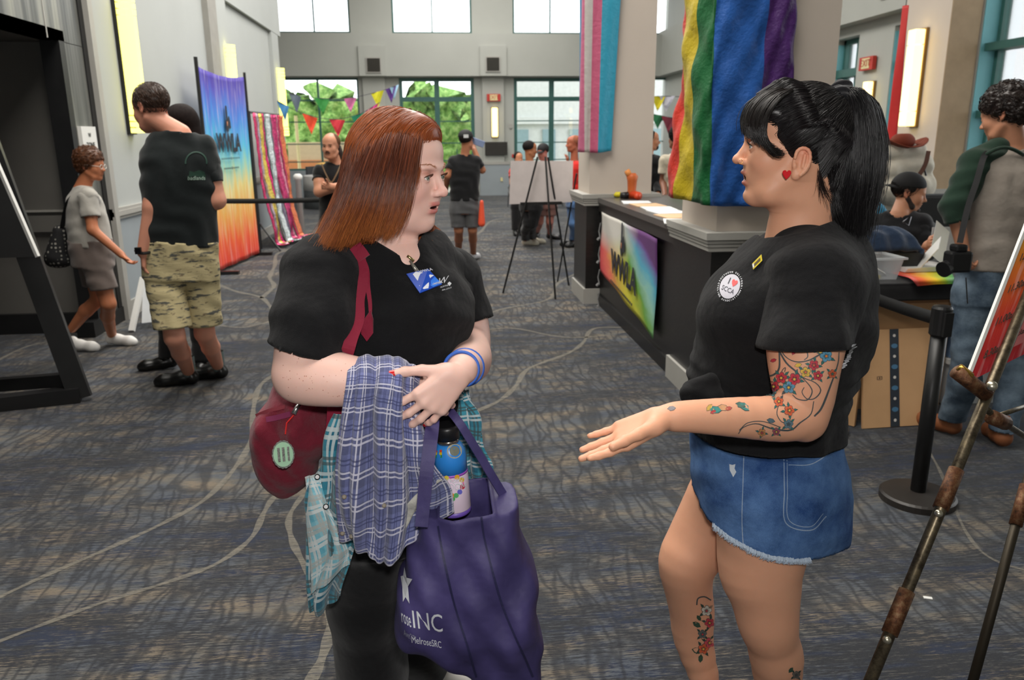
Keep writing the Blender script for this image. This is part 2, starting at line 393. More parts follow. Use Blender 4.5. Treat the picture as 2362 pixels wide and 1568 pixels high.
def window(x0, x1, z0, z1, kind, y=YF+0.08):
    wn[0] += 1; e = thing('window_%d' % wn[0], None, None, ((x0+x1)/2, y, z0)); e['kind'] = 'structure'
    f = 0.05 if kind != 'door' else 0.09; fr = MB(); mf = m_green
    fr.box(x0, x0+f, y-.04, y+.04, z0, z1).box(x1-f, x1, y-.04, y+.04, z0, z1).box(x0+f, x1-f, y-.04, y+.04, z1-f, z1).box(x0+f, x1-f, y-.04, y+.04, z0, z0+f)
    cx = (x0+x1)/2; g = .02 if kind == 'top' else (.025 if kind == 'win' else .07)
    fr.box(cx-g, cx+g, y-.035, y+.035, z0+f, z1-f)
    if kind != 'top':
        fr.box(x0+f, x1-f, y-.04, y+.04, 2.58 if kind == 'door' else 2.60, 2.70 if kind == 'door' else 2.64)
        for zz in (0.98, 1.46, 2.05):
            if zz > z0+.1: fr.box(x0+f, x1-f, y-.02, y+.02, zz-.014, zz+.014)
        if kind == 'door':
            for s in (-1, 1): fr.box(cx+s*.52-.012, cx+s*.52+.012, y-.02, y+.02, z0, 1.3)
    fr.build('window_frame', mf, e)
    B(x0+.02, x1-.02, y-.004, y+.004, z0+.02, z1-.02).build('pane', m_glass, e)
for a, b in clere: window(a, b, 4.34, 6.4, 'top')
for i, (a, b) in enumerate(lower): window(a, b, 0.0 if i in (1, 2) else 0.75, 3.2, 'door' if i in (1, 2) else 'win')
for k, (a, b) in enumerate(((-1.95, -1.15), (1.3, 2.1), (4.55, 5.3))):     # pilasters between the doors
    structure(B(a+.08, b-.12, YF-.12, YF, 0, 3.23).build('trim_%d' % (20+k), m_wallFar))
    structure(B(a+.02, b-.06, YF-.34, YF-.28, 3.23, 4.0).build('trim_%d' % (24+k), m_wallFar))
    structure(MB().box(a-.02, b+.02, YF-.15, YF, 0.86, 0.94).build('trim_%d' % (30+k), m_trim))
    structure(B(a-.02, b+.02, YF-.135, YF, 0, 0.86).build('trim_%d' % (34+k), m_wallL))
structure(B(-7, -4.2, YF-.02, YF, 0, 0.9).build('trim_40', m_wallL))
structure(B(-4.2, -2.0, YF-.02, YF, 0, 0.75).build('trim_41', m_wallL))
# ---- right wall (windows face the street) and its pilasters
rh = [(12.26, 13.1, 0.75, 3.09), (10.75, 11.3, 0.75, 3.09), (3.2, 9.42, 0.7, 5.5), (14.3, 16.6, 0.75, 3.04), (17.8, 20.1, 0.75, 3.04)]
wall_holes('wall_right', -4, YF+.3, XR, XR+.35, 0, 7.0, rh, m_wallFar, axis='y')
structure(B(XR-.25, XR, 9.6, YF, 3.24, 4.4).build('wall_right', m_wallFar))
for k, (y0, y1, z0, z1) in enumerate(rh):
    e = thing('window_%d' % (20+k), None, None, (XR+.2, (y0+y1)/2, z0)); e['kind'] = 'structure'; fr = MB()
    x = XR+.24
    fr.box(x-.04, x+.04, y0, y0+.07, z0, z1).box(x-.04, x+.04, y1-.07, y1, z0, z1).box(x-.04, x+.04, y0, y1, z0, z0+.07).box(x-.04, x+.04, y0, y1, z1-.07, z1)
    if z1 > 4:
        for zz in (1.82, 2.60, 4.1): fr.box(x-.18, x+.04, y0, y1, zz-.045, zz+.045)
        for yy in (8.0, 6.6, 5.2): fr.box(x-.03, x+.03, yy-.03, yy+.03, z0, z1)
    else:
        fr.box(x-.16, x+.04, y0, y1, 2.5, 2.62).box(x-.03, x+.03, (y0+y1)/2-.02, (y0+y1)/2+.02, z0, z1)
    fr.build('window_frame', m_green, e)
    B(x-.005, x+.005, y0+.02, y1-.02, z0+.02, z1-.02).build('pane', m_glass, e)
    B(XR+.01, XR+.2, y1-.012, y1-.002, z0+.07, z1-.07).build('reveal', m_teal, e)
structure(B(XR-.4, XR+.02, 9.44, 10.4, 0, 7.0).build('trim_50', m_pillar))
structure(B(XR-.398, XR-.02, 9.43, 9.445, 0, 7.0).build('trim_51', pm('tan_reveal', (176, 152, 122), .7)))
structure(MB().box(XR-.44, XR, 9.41, 10.43, .84, .92).build('trim_52', m_trim))
structure(MB().box(XR-.42, XR, 9.42, 10.42, 0, .84).build('trim_53', m_wallL))
# wall behind the camera
structure(B(-7, 8.2, -4.2, -4, 0, 7.0).build('wall_front', m_wallU))
# ---- free-standing pillars with fluted rim and black cladding
def pillar(i, x0, x1, y0, y1, rim, side):
    e = thing('pillar', ('nearer' if i else 'farther')+' square beige pillar with black base beside the reception desk, behind the '+('rainbow flag' if i else 'pink and blue flag'), 'pillar', ((x0+x1)/2, (y0+y1)/2, 0))
    B(x0, x1, y0, y1, 1.02, 7.0).build('shaft', m_pillar, e)
    r = MB()
    for k, (z0, z1, d) in enumerate(((.955, .975, .06), (.98, .995, .066), (1.0, 1.015, .072), (1.02, 1.06, .08))): r.box(x0-d, x1+d, y0-d, y1+d, z0, z1)
    r.box(x0-.05, x1+.05, y0-.05, y1+.05, .95, 1.03); r.build('rim', m_trim, e)
    B(x0-.03, x1+.03, y0-.03, y1+.03, 0.13, .95).build('cladding', m_blackpanel, e)
    B(x0-.05, x1+.05, y0-.05, y1+.05, 0, .15).build('base', m_trim, e)
def blackpanel():
    t = NT('black_panel'); v = t.coord(scale=(1, 1, 1)); n = t.noise(t.coord(scale=(9, 9, 60)), 2, 3)
    t.set(t.ramp(n, [(.3, lin((20, 19, 19))), (.7, lin((34, 32, 31)))]), 0.35, n, .08, .01); return t.m
m_blackpanel = blackpanel()
pillar(0, 1.46, 2.06, 7.44, 8.02, 1, 0)
pillar(1, 1.575, 2.20, 4.30, 4.93, 1, 0)
# ---- outdoors: ground, hedge, neighbouring buildings
og = structure(B(-60, 60, YF+.4, 70, -.3, -.02).build('ground', pm('paving_outside', (176, 172, 160), .9)))
structure(B(XR+.5, 60, -6, YF+.4, -.3, -.02).build('ground', pm('paving_outside', (176, 172, 160), .9)))
m_hedge = NT('hedge_leaves'); _v = m_hedge.coord()
m_hedge = m_hedge.set(m_hedge.ramp(m_hedge.noise(_v, 7, 6, .7), [(.35, lin((84, 132, 58))), (.5, lin((140, 190, 92))), (.65, lin((196, 226, 140)))]), .8, m_hedge.noise(_v, 9, 5), .8, .2)
# ================================================================ outside things seen through the glass
def lumps(name, x0, x1, y0, y1, z0, z1, m, parent=None, n=60, seed=1):
    r = np.random.RandomState(seed); nx = max(8, int((x1-x0)*5)); nz = max(8, int((z1-z0)*5))
    rows = [[(x0+(x1-x0)*i/(nx-1)+r.uniform(-.05, .05), y0+r.uniform(-.22, .22), z0+(z1-z0)*j/(nz-1)+(r.uniform(-.25, .25) if j == nz-1 else 0)) for i in range(nx)] for j in range(nz)]
    o = sheet(name, rows, nx*2, nz*2, m, parent, thick=(y1-y0)*.6)
    return o
h = lumps('hedge', -7.5, 1.3, 27.5, 29, -.02, 2.75, m_hedge, seed=3); tag(h, 'clipped green hedge growing outside behind the left and middle glass doors', 'hedge')
e = thing('building', 'pale rendered building wall outside behind the right glass doors', 'building', (6, 31, 0))
mb = MB(); mb.box(1.9, 12, 31, 34, -.02, 3.9); mb.build('wall', pm('render_pale', (196, 200, 196), .8), e)
mb = MB()
for k in range(9): mb.box(2.1+k*1.05, 2.6+k*1.05, 30.9, 31.05, .0, 1.9)
mb.build('pilaster', pm('render_blue_grey', (128, 152, 156), .8), e); B(1.8, 12.1, 30.85, 31, 2.1, 2.35).build('cornice', pm('render_pale', (196, 200, 196)), e)
e = thing('kiosk', 'low tan kiosk with orange band standing outside in front of the hedge', 'kiosk', (-2.6, 26, 0))
B(-4.6, -1.3, 26, 27, -.02, 1.5).build('body', pm('kiosk_tan', (206, 184, 150), .8), e)
B(-4.65, -1.25, 25.95, 26.05, .62, .95).build('band', pm('kiosk_orange', (206, 134, 84), .7), e)
for xx in (-5.0, -4.75, -4.2): MB().tube([(xx, 25.5, 0), (xx, 25.5, 2.3)], .05, 8).build('post', pm('post_tan', (206, 190, 140), .7), e)

# ================================================================ lamps and wall fittings
m_lampY = emis('sconce_yellow', (255, 244, 124), 2.1); m_lampW = emis('sconce_warm', (255, 224, 146), 2.7)
def sconce_left(y, nth):
    e = thing('wall_sconce', nth, 'wall lamp', (XL, y, 1.65), 'tall yellow sconces on the left wall')
    MB().box(XL, XL+.035, y-.085, y+.075, 1.64, 2.87).build('housing', m_black, e)
    def band(z0, z1, w=.0):
        pts = [[(XL+.035, y-.072-w, z)]+[(XL+.035+(.145+w)*math.sin(math.pi*(.5*j/6)), y-.072-w+(.072+w)*(1-math.cos(math.pi*.5*j/6)), z) for j in range(1, 7)]+[(XL+.035, y+.06, z)] for z in (z0, z1)]
        mb = MB(); n = len(pts[0]); mb.add(pts[0]+pts[1], [(i, i+1, n+i+1, n+i) for i in range(n-1)]+[tuple(range(n))[::-1], tuple(range(n, 2*n))]); return mb
    band(1.82, 2.69).build('lamp_panel', m_lampY, e, smooth=False)
    for z in (1.655, 1.71, 1.765, 2.70, 2.755, 2.81): band(z, z+.043, .003).build('lamp_ring', m_lampY, e)
sconce_left(8.0, 'tall yellow lit wall sconce behind the head of the tall man in shorts')
sconce_left(11.75, 'tall yellow lit wall sconce above the tall rainbow banner')
sconce_left(15.45, 'tall yellow lit wall sconce nearest the windows, above the tinsel curtain')
def sconce_far(x, lab):
    e = thing('wall_sconce', lab, 'wall lamp', (x, YF-.15, 1.6), 'narrow warm sconces on the far wall')
    MB().box(x-.1, x+.1, YF-.15, YF-.1, 1.6, 2.42).build('housing', pm('sconce_brass', (150, 120, 70), .4, .6), e)
    vs = []; prof = [(0.085, 1.62), (.095, 1.66), (.095, 2.36), (.085, 2.40)]
    MB().lathe([(r*.9, z) for r, z in prof], (x, YF-.15, 0), 14).build('lamp_panel', m_lampW, e, smooth=True)
sconce_far(-1.5, 'narrow warm lit sconce on far wall behind the red-haired person'); sconce_far(1.715, 'narrow warm lit sconce on far wall under the exit sign')
def sconce_right(x, y, z0, z1, w, d, lab):
    e = thing('wall_sconce', lab, 'wall lamp', (x, y, z0))
    B(x-.04, x, y-w-.012, y+w+.012, z0, z1).build('housing', pm('sconce_brass', (150, 120, 70)), e); H_ = z1-z0
    for a, b in ((.01, .16), (.165, .83), (.835, .985)): B(x-d, x-.04, y-w, y+w, z0+H_*a, z0+H_*b).build('lamp_panel', m_lampW, e, bevel=.012)
sconce_right(XR-.4, 9.93, 1.68, 2.88, .085, .17, 'large warm lit box sconce on the right-hand pilaster beside the red banner')
sconce_right(XR, 11.72, 1.62, 2.37, .07, .13, 'small warm lit sconce on right wall below the exit sign')
m_grille = pm('grille_dark', (52, 50, 44), .8)
def grille(c, ax, lab):
    e = thing('wall_speaker', lab, 'speaker', c); x, y, z = c; s = .17
    if ax == 'x':
        B(x-s-.03, x+s+.03, y-.02, y, z-s-.03, z+s+.03).build('frame', m_trim, e); mb = MB(); B(x-s, x+s, y-.03, y-.018, z-s, z+s).build('grille', m_grille, e)
        for k in range(9): mb.box(x-s, x+s, y-.036, y-.03, z-s+.02+k*.038, z-s+.034+k*.038)
    else:
        B(x-.02, x, y-s-.03, y+s+.03, z-s-.03, z+s+.03).build('frame', m_trim, e); B(x-.03, x-.018, y-s, y+s, z-s, z+s).build('grille', m_grille, e); mb = MB()
        for k in range(9): mb.box(x-.036, x-.03, y-s, y+s, z-s+.02+k*.038, z-s+.034+k*.038)
    mb.build('slat', m_grille, e)['kind'] = 'stuff'
p = P(862, 150, YF-.35); grille(tuple(p), 'x', 'square dark speaker grille in the far wall, left of the other')
p = P(1137, 148, YF-.35); grille(tuple(p), 'x', 'square dark speaker grille in the far wall above the exit sign')
grille((XR-.25, 11.1, 3.62), 'y', 'square dark speaker grille high on the right wall')
m_red = pm('sign_red', (190, 52, 42), .5); m_cream = pm('sign_cream', (226, 214, 160), .5)
def exit_sign(c, R, lab):
    e = thing('exit_sign', lab, 'sign', c); c = A_(c); R = A_(R)
    MB().box(-.19, .19, 0, .06, -.095, .095, R, c).build('sign_body', m_red, e); MB().box(-.11, .11, -.006, 0, -.075, .075, R, c).build('sign_face', m_cream, e)
    text_on('lettering', 'EXIT', .14, c+R@A_([0, -.008, 0]), R[:, 0], R[:, 2], m_red, e, off=.002)
exit_sign((1.69, YF-.2, 2.67), np.eye(3), 'red exit sign on the far wall above the narrow sconce')
exit_sign((XR-.08, 11.86, 2.63), A_([[0, 1, 0], [-1, 0, 0], [0, 0, 1]]), 'red exit sign on the right wall beside the window')
e = thing('notice_board', 'black slotted letter board hung on far wall below the sconce', 'notice board', (1.75, YF-.17, 1.3))
B(1.43, 2.06, YF-.19, YF-.14, 1.12, 1.48).build('board', pm('letterboard', (38, 36, 34), .7), e)
for k in range(6): B(1.45, 2.04, YF-.196, YF-.188, 1.15+k*.055, 1.162+k*.055).build('slat', pm('letterboard_slat', (70, 66, 60), .7), e)
tag(B(2.2, 2.28, YF-.03, YF, 1.05, 1.14).build('alarm_pull', m_red), 'small red fire alarm box on far wall right of the letter board', 'alarm')
tag(B(2.13, 2.21, YF-.03, YF, 1.85, 1.97).build('wall_switch', m_trim), 'small beige wall switch right of the far sconce', 'switch')
tag(B(1.86, 1.92, YF-.16, YF-.13, .4, .5).build('wall_outlet', m_cream), 'small cream outlet low on the far pilaster', 'outlet')
# white sign plate on alcove jamb
e = thing('wall_sign', 'white room sign plate on the metal jamb above the curly-haired person', 'sign', (XL, 7.0, 1.6)); c = X0 = None
B(XL, XL+.03, 6.86, 7.14, 1.36, 1.70).build('plate', m_white, e)
text_on('lettering', 'ZONE', .06, (XL+.031, 7.0, 1.55), (0, 1, 0), (0, 0, 1), m_black, e); text_on('lettering', 'W', .05, (XL+.031, 7.0, 1.48), (0, 1, 0), (0, 0, 1), m_black, e); text_on('lettering', 'W', .05, (XL+.031, 7.0, 1.63), (0, 1, 0), (0, 0, 1), m_black, e)

# ================================================================ bunting
def bunting(name, pts, flags, lab, drop=False):
    """string through points; flags = [(px, colour)] hung at picture x along the string"""
    pp = [A_(q) for q in pts]; c = cr(pp, 60); e = thing(name, lab, 'bunting', tuple(c[0]))
    if drop:
        for q_ in (c[0], c[-1]): MB().tube([q_, A_([q_[0], q_[1], 6.98])], .005, 5).build('hanging_cord', pm('string_grey', (70, 70, 76), .8), e)
    MB().tube(c, .006, 5).build('string', pm('string_grey', (70, 70, 76), .8), e)
    for (t, col, s, tw) in flags:
        i = min(58, int(t*59)); a = c[i]; d = nrm(c[i+1]-c[i]); L = s
        a2 = a+d*L; dn = A_([tw*.12, .02, -1]); tip = (a+a2)/2+nrm(dn)*L*.92
        m = pm('pennant_%d_%d_%d' % col, col, .7, bs=.3, bscale=20)
        n = 5; vs = []; fs = []
        for r in range(n+1):
            f = r/n
            for k in range(n+1-r):
                u = k/max(1, n-r); q = (a*(1-f)+tip*f)*(1-u)+(a2*(1-f)+tip*f)*u; q = q+A_([0, .03*math.sin(5*u+3*f+a[0]*9), 0]); vs.append(q)
        base = [0]
        for r in range(n): base.append(base[-1]+n+1-r)
        for r in range(n):
            for k in range(n-r):
                fs.append((base[r]+k, base[r]+k+1, base[r+1]+k))
                if k < n-r-1: fs.append((base[r]+k+1, base[r+1]+k+1, base[r+1]+k))
        k0 = len(vs); vs += [v+A_([0, .004, 0]) for v in vs]; fs += [tuple(i+k0 for i in f[::-1]) for f in fs]
        mesh('pennant', vs, fs, m, e)
bunting('bunting', [P(636, 205, 15.4), P(700, 222, 16), P(790, 228, 16.5), P(870, 212, 17), P(912, 198, 17.4)],
        [(0, (44, 50, 96), .22, 0), (.12, (92, 104, 122), .36, .3), (.33, (50, 140, 62), .34, 0), (.52, (202, 110, 160), .30, -.2), (.70, (228, 222, 40), .34, 0), (.86, (88, 48, 130), .34, 0), (.93, (160, 200, 226), .30, -.4)],
        'upper string of mixed colour pennants hung across the far windows')
bunting('bunting', [P(638, 232, 15.2), P(700, 262, 15.8), P(770, 275, 16.2), P(830, 262, 16.6), P(876, 236, 17)],
        [(0.0, (64, 130, 180), .34, .3), (.24, (226, 74, 40), .38, .3), (.47, (214, 52, 66), .36, 0), (.67, (32, 128, 92), .32, 0), (.82, (226, 140, 160), .14, 0), (.88, (222, 66, 140), .28, -.4)],
        'lower string of mixed colour pennants hung across the far windows')
bunting('bunting', [P(1440, 218, 17), P(1498, 222, 17), P(1540, 222, 17), P(1640, 226, 17)], [(0.36, (230, 216, 40), .32, 0), (.55, (206, 206, 220), .34, 0)], 'upper pennant string with a yellow pennant between the two pillars', True)
bunting('bunting', [P(1440, 256, 16), P(1498, 262, 16), P(1540, 270, 16), P(1640, 285, 16)], [(.36, (30, 112, 70), .30, 0), (.58, (130, 40, 60), .34, 0)], 'lower pennant string with a green pennant between the two pillars', True)

# ================================================================ printed logos
def boot_logo(o, ux, uy, s, m, parent, m2):
    """tall bottle-like column with a shoe flap on its right and a beak below"""
    ux = nrm(ux); uy = nrm(uy); uz = np.cross(ux, uy); o = A_(o)
    def poly(name, pts, mm, off):
        q = [o+ux*a*s+uy*b*s+uz*off for a, b in pts]; MB().prism(q, uz*.001).build(name, mm, parent)
    poly('print', [(-.09, .95), (-.04, 1.0), (.05, 1.0), (.10, .94), (.11, .45), (.02, .40), (-.11, .48)], m, .002)
    poly('print', [(-.13, .44), (.11, .44), (.16, .56), (.24, .60), (.32, .52), (.38, .32), (.40, .12), (.28, .06), (.14, .12), (.06, -.02), (-.04, -.14), (-.12, -.02), (-.20, .14)], m, .0022)
    poly('print', [(-.06, .36), (.05, .36), (.0, .2), (-.03, .16)], m2, .0045)
m_ink = pm('ink_dark', (36, 38, 48), .7); m_inkor = pm('ink_orange', (222, 150, 110), .7)
def grad_mat(name, stops, axis=1, streak=True, rough=.75, stretch=(2.0, 14)):
    t = NT(name); tc = t.n('ShaderNodeTexCoord'); sp = t.n('ShaderNodeSeparateXYZ'); t.link(tc.outputs['UV'], sp.inputs[0])
    mp = t.n('ShaderNodeMapping'); t.link(tc.outputs['UV'], mp.inputs[0]); mp.inputs['Scale'].default_value = (stretch[1], stretch[0], 1) if axis == 1 else (stretch[0], stretch[1], 1)
    n = t.noise(mp.outputs[0], 1.0, 4, .6)
    f = t.math('ADD', sp.outputs[axis], t.math('MULTIPLY', t.math('SUBTRACT', n, .5), .34 if streak else 0.0))
    col = t.ramp(f, [(p, lin(c)) for p, c in stops]); n2 = t.noise(mp.outputs[0], 2.0, 2)
    col = t.mix(t.math('MULTIPLY', t.ramp(n2, [(.5, (0, 0, 0, 1)), (.75, (1, 1, 1, 1))]), .25), col, (1, 1, 1, 1))
    t.set(col, rough, n, .12, .02); return t.m
# ---- tall rainbow banner stand
e = thing('banner_stand', 'tall blue to red rainbow printed banner on a black stand behind the tall man', 'banner', (-2.6, 10.4, 0))
bl = G(492, 637); br = G(591, 588); zt = 2.42
bl[2] = 0.03; br[2] = 0.03
bl = A_([-2.66, 9.72, .04]); br = A_([-2.5, 11.3, .04])
m_ban = grad_mat('banner_print', [(0, (232, 62, 48)), (.12, (240, 96, 48)), (.27, (236, 170, 84)), (.42, (226, 208, 130)), (.52, (150, 206, 186)), (.62, (84, 186, 222)), (.8, (70, 130, 216)), (.93, (84, 76, 180)), (1, (66, 44, 150))])
rows = []
for z in np.linspace(.04, 2.40, 7): rows.append([tuple(bl*(1-u)+br*u+A_([0, 0, z-.04-.05*math.sin(math.pi*u)*(z/2.4)])) for u in np.linspace(0, 1, 7)])
sheet('banner_fabric', rows, 40, 40, m_ban, e, .004, disp=lambda U, V: .012*np.sin(U*22+V*2)*(1-.5*V))
MB().tube([bl+A_([0, -.04, 0]), bl+A_([0, -.04, 2.46])], .022, 8).tube([bl+A_([0, -.04, 1.43]), bl+A_([0, -.04, 1.5])], .03, 8).build('pole', m_black, e)
MB().tube([br+A_([0, .03, 0]), br+A_([0, .03, 2.42])], .018, 8).build('pole', m_black, e)
MB().box(-.12, .12, -.05, .03, -.04, .0, None, br+A_([.05, .03, 0])).box(-.25, .25, -.06, .02, -.04, 0.0, None, bl+A_([0, 0, 0])).build('foot', m_black, e)
ux = nrm(br-bl); on = A_([ux[1], -ux[0], 0]); mid = (bl+br)/2+on*.02-ux*.07
boot_logo(mid+A_([0, 0, 1.66]), ux, (0, 0, 1), .30, m_ink, e, m_inkor)
text_on('lettering', 'WWLA', .30, mid+A_([0, 0, 1.50]), ux, (0, 0, 1), m_ink, e, off=.004, offset=.012, xs=.85)
text_on('lettering', 'WEHO WESTERN LA', .06, mid+A_([0, 0, 1.32]), ux, (0, 0, 1), m_ink, e, off=.004, spacing=1.1) if False else None
for k, (zz, w) in enumerate(((1.32, .62), (1.20, .5))):
    mb = MB()
    for j in range(14):
        u = -w/2+w*j/13; c = mid+ux*u+A_([0, 0, zz]); h = .02 if j != 7 else .035; mb.bar(c-A_([0, 0, h/2])+on*.006, c+A_([0, 0, h/2])+on*.006, .018, .002, up=on)
    mb.build('print', m_ink, e)['kind'] = 'stuff'
# ---- tinsel curtain
e = thing('tinsel_curtain', 'shimmering pink, silver and gold tinsel curtain hung on a stand by the left wall', 'curtain', (-2.4, 12.6, 0))
tl = A_([-2.62, 12.0, 0]); tr = A_([-2.46, 13.3, 0]); uxt = nrm(tr-tl); ont = A_([uxt[1], -uxt[0], 0])
MB().tube([tl+A_([0, -.05, 0]), tl+A_([0, -.05, 1.98])], .02, 8).tube([tl+A_([0, -.05, .4]), tl+A_([.35, -.4, 0.02])], .014, 6).tube([tl+A_([0, -.05, .4]), tl+A_([-.15, .3, 0.02])], .014, 6).build('pole', m_black, e)
MB().tube([tl+A_([0, -.05, 1.97]), tr+A_([0, 0, 1.97])], .018, 8).build('crossbar', m_black, e)
tin = [(214, 60, 110), (190, 170, 186), (226, 190, 90), (226, 40, 120), (150, 172, 168), (208, 216, 214), (120, 110, 130), (216, 80, 130), (190, 60, 110), (214, 140, 160), (226, 70, 120), (226, 120, 80)]
for k in range(len(tin)):
    mm = pm('tinsel_%d' % k, tin[k], .22, .75, var=.5, scale=45, bs=.8, bscale=70)
    u0 = k/len(tin); u1 = (k+1.15)/len(tin); L = np.linalg.norm(tr-tl)
    rows = []
    for j, z in enumerate(np.linspace(0, 1, 9)):
        zz = 1.96-1.90*z; lean = ont*(.04+.16*z**2)+uxt*(.05*z*z)
        rows.append([tuple(tl+uxt*L*(u0+(u1-u0)*w)+A_([0, 0, max(.015, zz)])+lean+ont*(.02*math.sin(k*2.1+w*4)+.03*math.sin(9*z+k)*z)) for w in (0, .33, .66, 1)])
    rows.append([tuple(A_(q)+ont*.16+A_([0, 0, -.0])) for q in rows[-1]])
    sheet('tinsel_strip', rows, 8, 30, mm, e, .003, disp=lambda U, V, k=k: .006*np.sin(U*30+k)+.006*np.sin(V*60+k))
tag(MB().lathe([(.05, 0), (.05, .93), (.075, .94), (.075, 1.0), (.04, 1.03)], tuple(G(697, 543)), 16).build('bollard', m_white, smooth=True), 'white round post standing right of the tinsel curtain', 'post')
# ---- crowd-control posts and belts
def stanchion(px, py, lab, h=1.0, r=.032, rb=.17, top=None, p=None):
    p = G(px, py) if p is None else A_(p); e = thing('stanchion', lab, 'stanchion', tuple(p), None)
    MB().lathe([(rb, 0), (rb, .028), (rb-.01, .036), (rb*.55, .042), (r*1.4, .046)], tuple(p), 40).build('base', pm('stanchion_base', (44, 40, 37), .45), e, smooth=False)
    MB().lathe([(r, .04), (r, h-.12)], tuple(p), 24).build('pole', m_black, e, smooth=True)
    MB().lathe([(r*1.02, h-.13), (r*1.28, h-.12), (r*1.28, h-.01), (r*1.1, h), (r*.5, h+.004)], tuple(p), 24).build('head', m_black, e)
    MB().box(-.018, .018, -r*1.28-.014, -r*1.1, h-.12, h-.02, None, p).build('belt_clip', m_black, e)
    return p
s1 = stanchion(0, 0, 'black belt stanchion near the tinsel curtain, left of the red-haired person', h=.98, p=(-1.25, 9.0, 0))
def belt(a, b, z, w, lab, sag=.02, zb=None):
    pts = []; a = A_(a, float); b = A_(b, float)
    zb = z if zb is None else zb
    R = [[], []]
    for i in range(9):
        u = i/8; q = a*(1-u)+b*u; zz = z*(1-u)+zb*u-sag*4*u*(1-u); R[0].append((q[0], q[1], zz-w/2)); R[1].append((q[0], q[1], zz+w/2))
    o = sheet('belt', R, 24, 3, pm('belt_black', (20, 20, 21), .6, bs=.2), None, .003); return tag(o, lab, 'belt')
belt(s1, (-2.75, 9.15, 0), .93, .055, 'black retractable belt stretched in front of the rainbow banner', .01)
s2 = stanchion(2115, 1152, 'black belt stanchion with round base beside the person in jeans', h=.885, rb=.158)
s3p = G(1930, 990); s3 = stanchion(0, 0, 'black stanchion mostly hidden behind the black-haired person', h=.885, rb=.158, p=tuple(G(1886, 994)))
belt(s3+A_([.03, -.02, 0]), s2+A_([-.02, .02, 0]), .83, .055, 'black retractable belt stretched in front of the covered table', .01)
# ================================================================ black A-frame at far left
e = thing('a_frame_sign', 'tall black wooden easel frame holding a dark white-edged board at left edge', 'easel', tuple(G(190, 935)))
c0 = G(188, 925)+A_([0, 0, .02]); topp = P(-40, 300, 5.05)
mA = m_black
MB().bar(c0, topp, .05, .125, up=(1, .2, 0)).build('leg', mA, e)
MB().bar(c0+A_([0, 0, .03]), G(-60, 952)+A_([0, 0, .04]), .09, .09).build('foot_rail', mA, e)
MB().bar(c0+A_([-.08, .02, .12]), G(-60, 905)+A_([0, 0, .04]), .07, .08).build('brace', mA, e)
r0 = P(130, 700, 4.95)+A_([-.05, .3, 0]); 
MB().bar(G(-60, 925)+A_([0, .2, .02]), P(-20, 300, 5.4), .08, .03).build('leg', mA, e)
a = P(-30, 330, 4.85); b = P(84, 592, 4.72)
MB().add([a, b, b+A_([-.9, -.1, .0]), a+A_([-.9, -.1, 0])]+[q+A_([0, .02, 0]) for q in (a, b, b+A_([-.9, -.1, .0]), a+A_([-.9, -.1, 0]))], [(0, 1, 2, 3), (7, 6, 5, 4), (0, 4, 5, 1), (1, 5, 6, 2), (2, 6, 7, 3), (3, 7, 4, 0)]).build('sign_board', m_black, e); MB().bar(a+A_([.008, 0, 0]), b+A_([.008, 0, 0]), .016, .024).build('board_edge', m_white, e)
# small folded white sign behind the tall man
e = thing('folding_sign', 'white folding floor sign with a red panel behind legs of the tall man', 'sign', tuple(G(320, 760)))
a = G(304, 766); b = G(497, 745); t1 = P(330, 640, a[1]+.3)
t2 = t1+(b-a)*.9
MB().bar(a+A_([0, 0, .01]), t1, .045, .03).build('leg', m_white, e)
mb = MB(); q = [a*.9+b*.1+A_([0, .05, .06]), b+A_([0, .05, .06]), t2+A_([0, .02, 0]), t1]; mb.prism(q, A_([0, .02, 0])); mb.build('sign_panel', pm('sign_pale', (186, 190, 192), .5), e)
MB().prism([b+A_([-.09, .02, .12]), b+A_([-.01, .02, .10]), b+A_([0, .05, .38]), b+A_([-.07, .05, .42])], A_([0, -.01, 0])).build('sign_stripe', m_red, e)
MB().bar(b+A_([0, 0, .01]), t2, .04, .03).build('leg', m_white, e)
# ================================================================ middle easel with a blank white board
e = thing('easel', 'thin black tripod easel with a blank white board in the middle of the hall', 'easel', tuple(G(1250, 690)))
f1 = G(1160, 676); f2 = G(1281, 690); f3 = G(1312, 658); f4 = G(1300, 640)
ap = P(1258, 345, 8.2)
MB().tube([f1, P(1240, 362, 8.15)], .011, 6).build('leg', m_black, e); MB().tube([f2, P(1258, 362, 8.1)], .011, 6).build('leg', m_black, e); MB().tube([f3, P(1264, 362, 8.15)], .011, 6).build('leg', m_black, e)
MB().tube([P(1286, 655, 8.6)*A_([1, 1, 0])+A_([0, 0, .01]), P(1330, 400, 8.4)], .009, 6).build('leg', m_black, e)
cs = [P(1178, 371, 8.25), P(1322, 371, 8.25), P(1320, 466, 8.22), P(1175, 471, 8.22)]
MB().prism(cs, A_([0, .012, 0])).build('board', pm('board_white', (205, 196, 194), .6), e)
MB().bar(P(1200, 470, 8.15), P(1296, 468, 8.15), .02, .03).build('ledge', m_black, e)
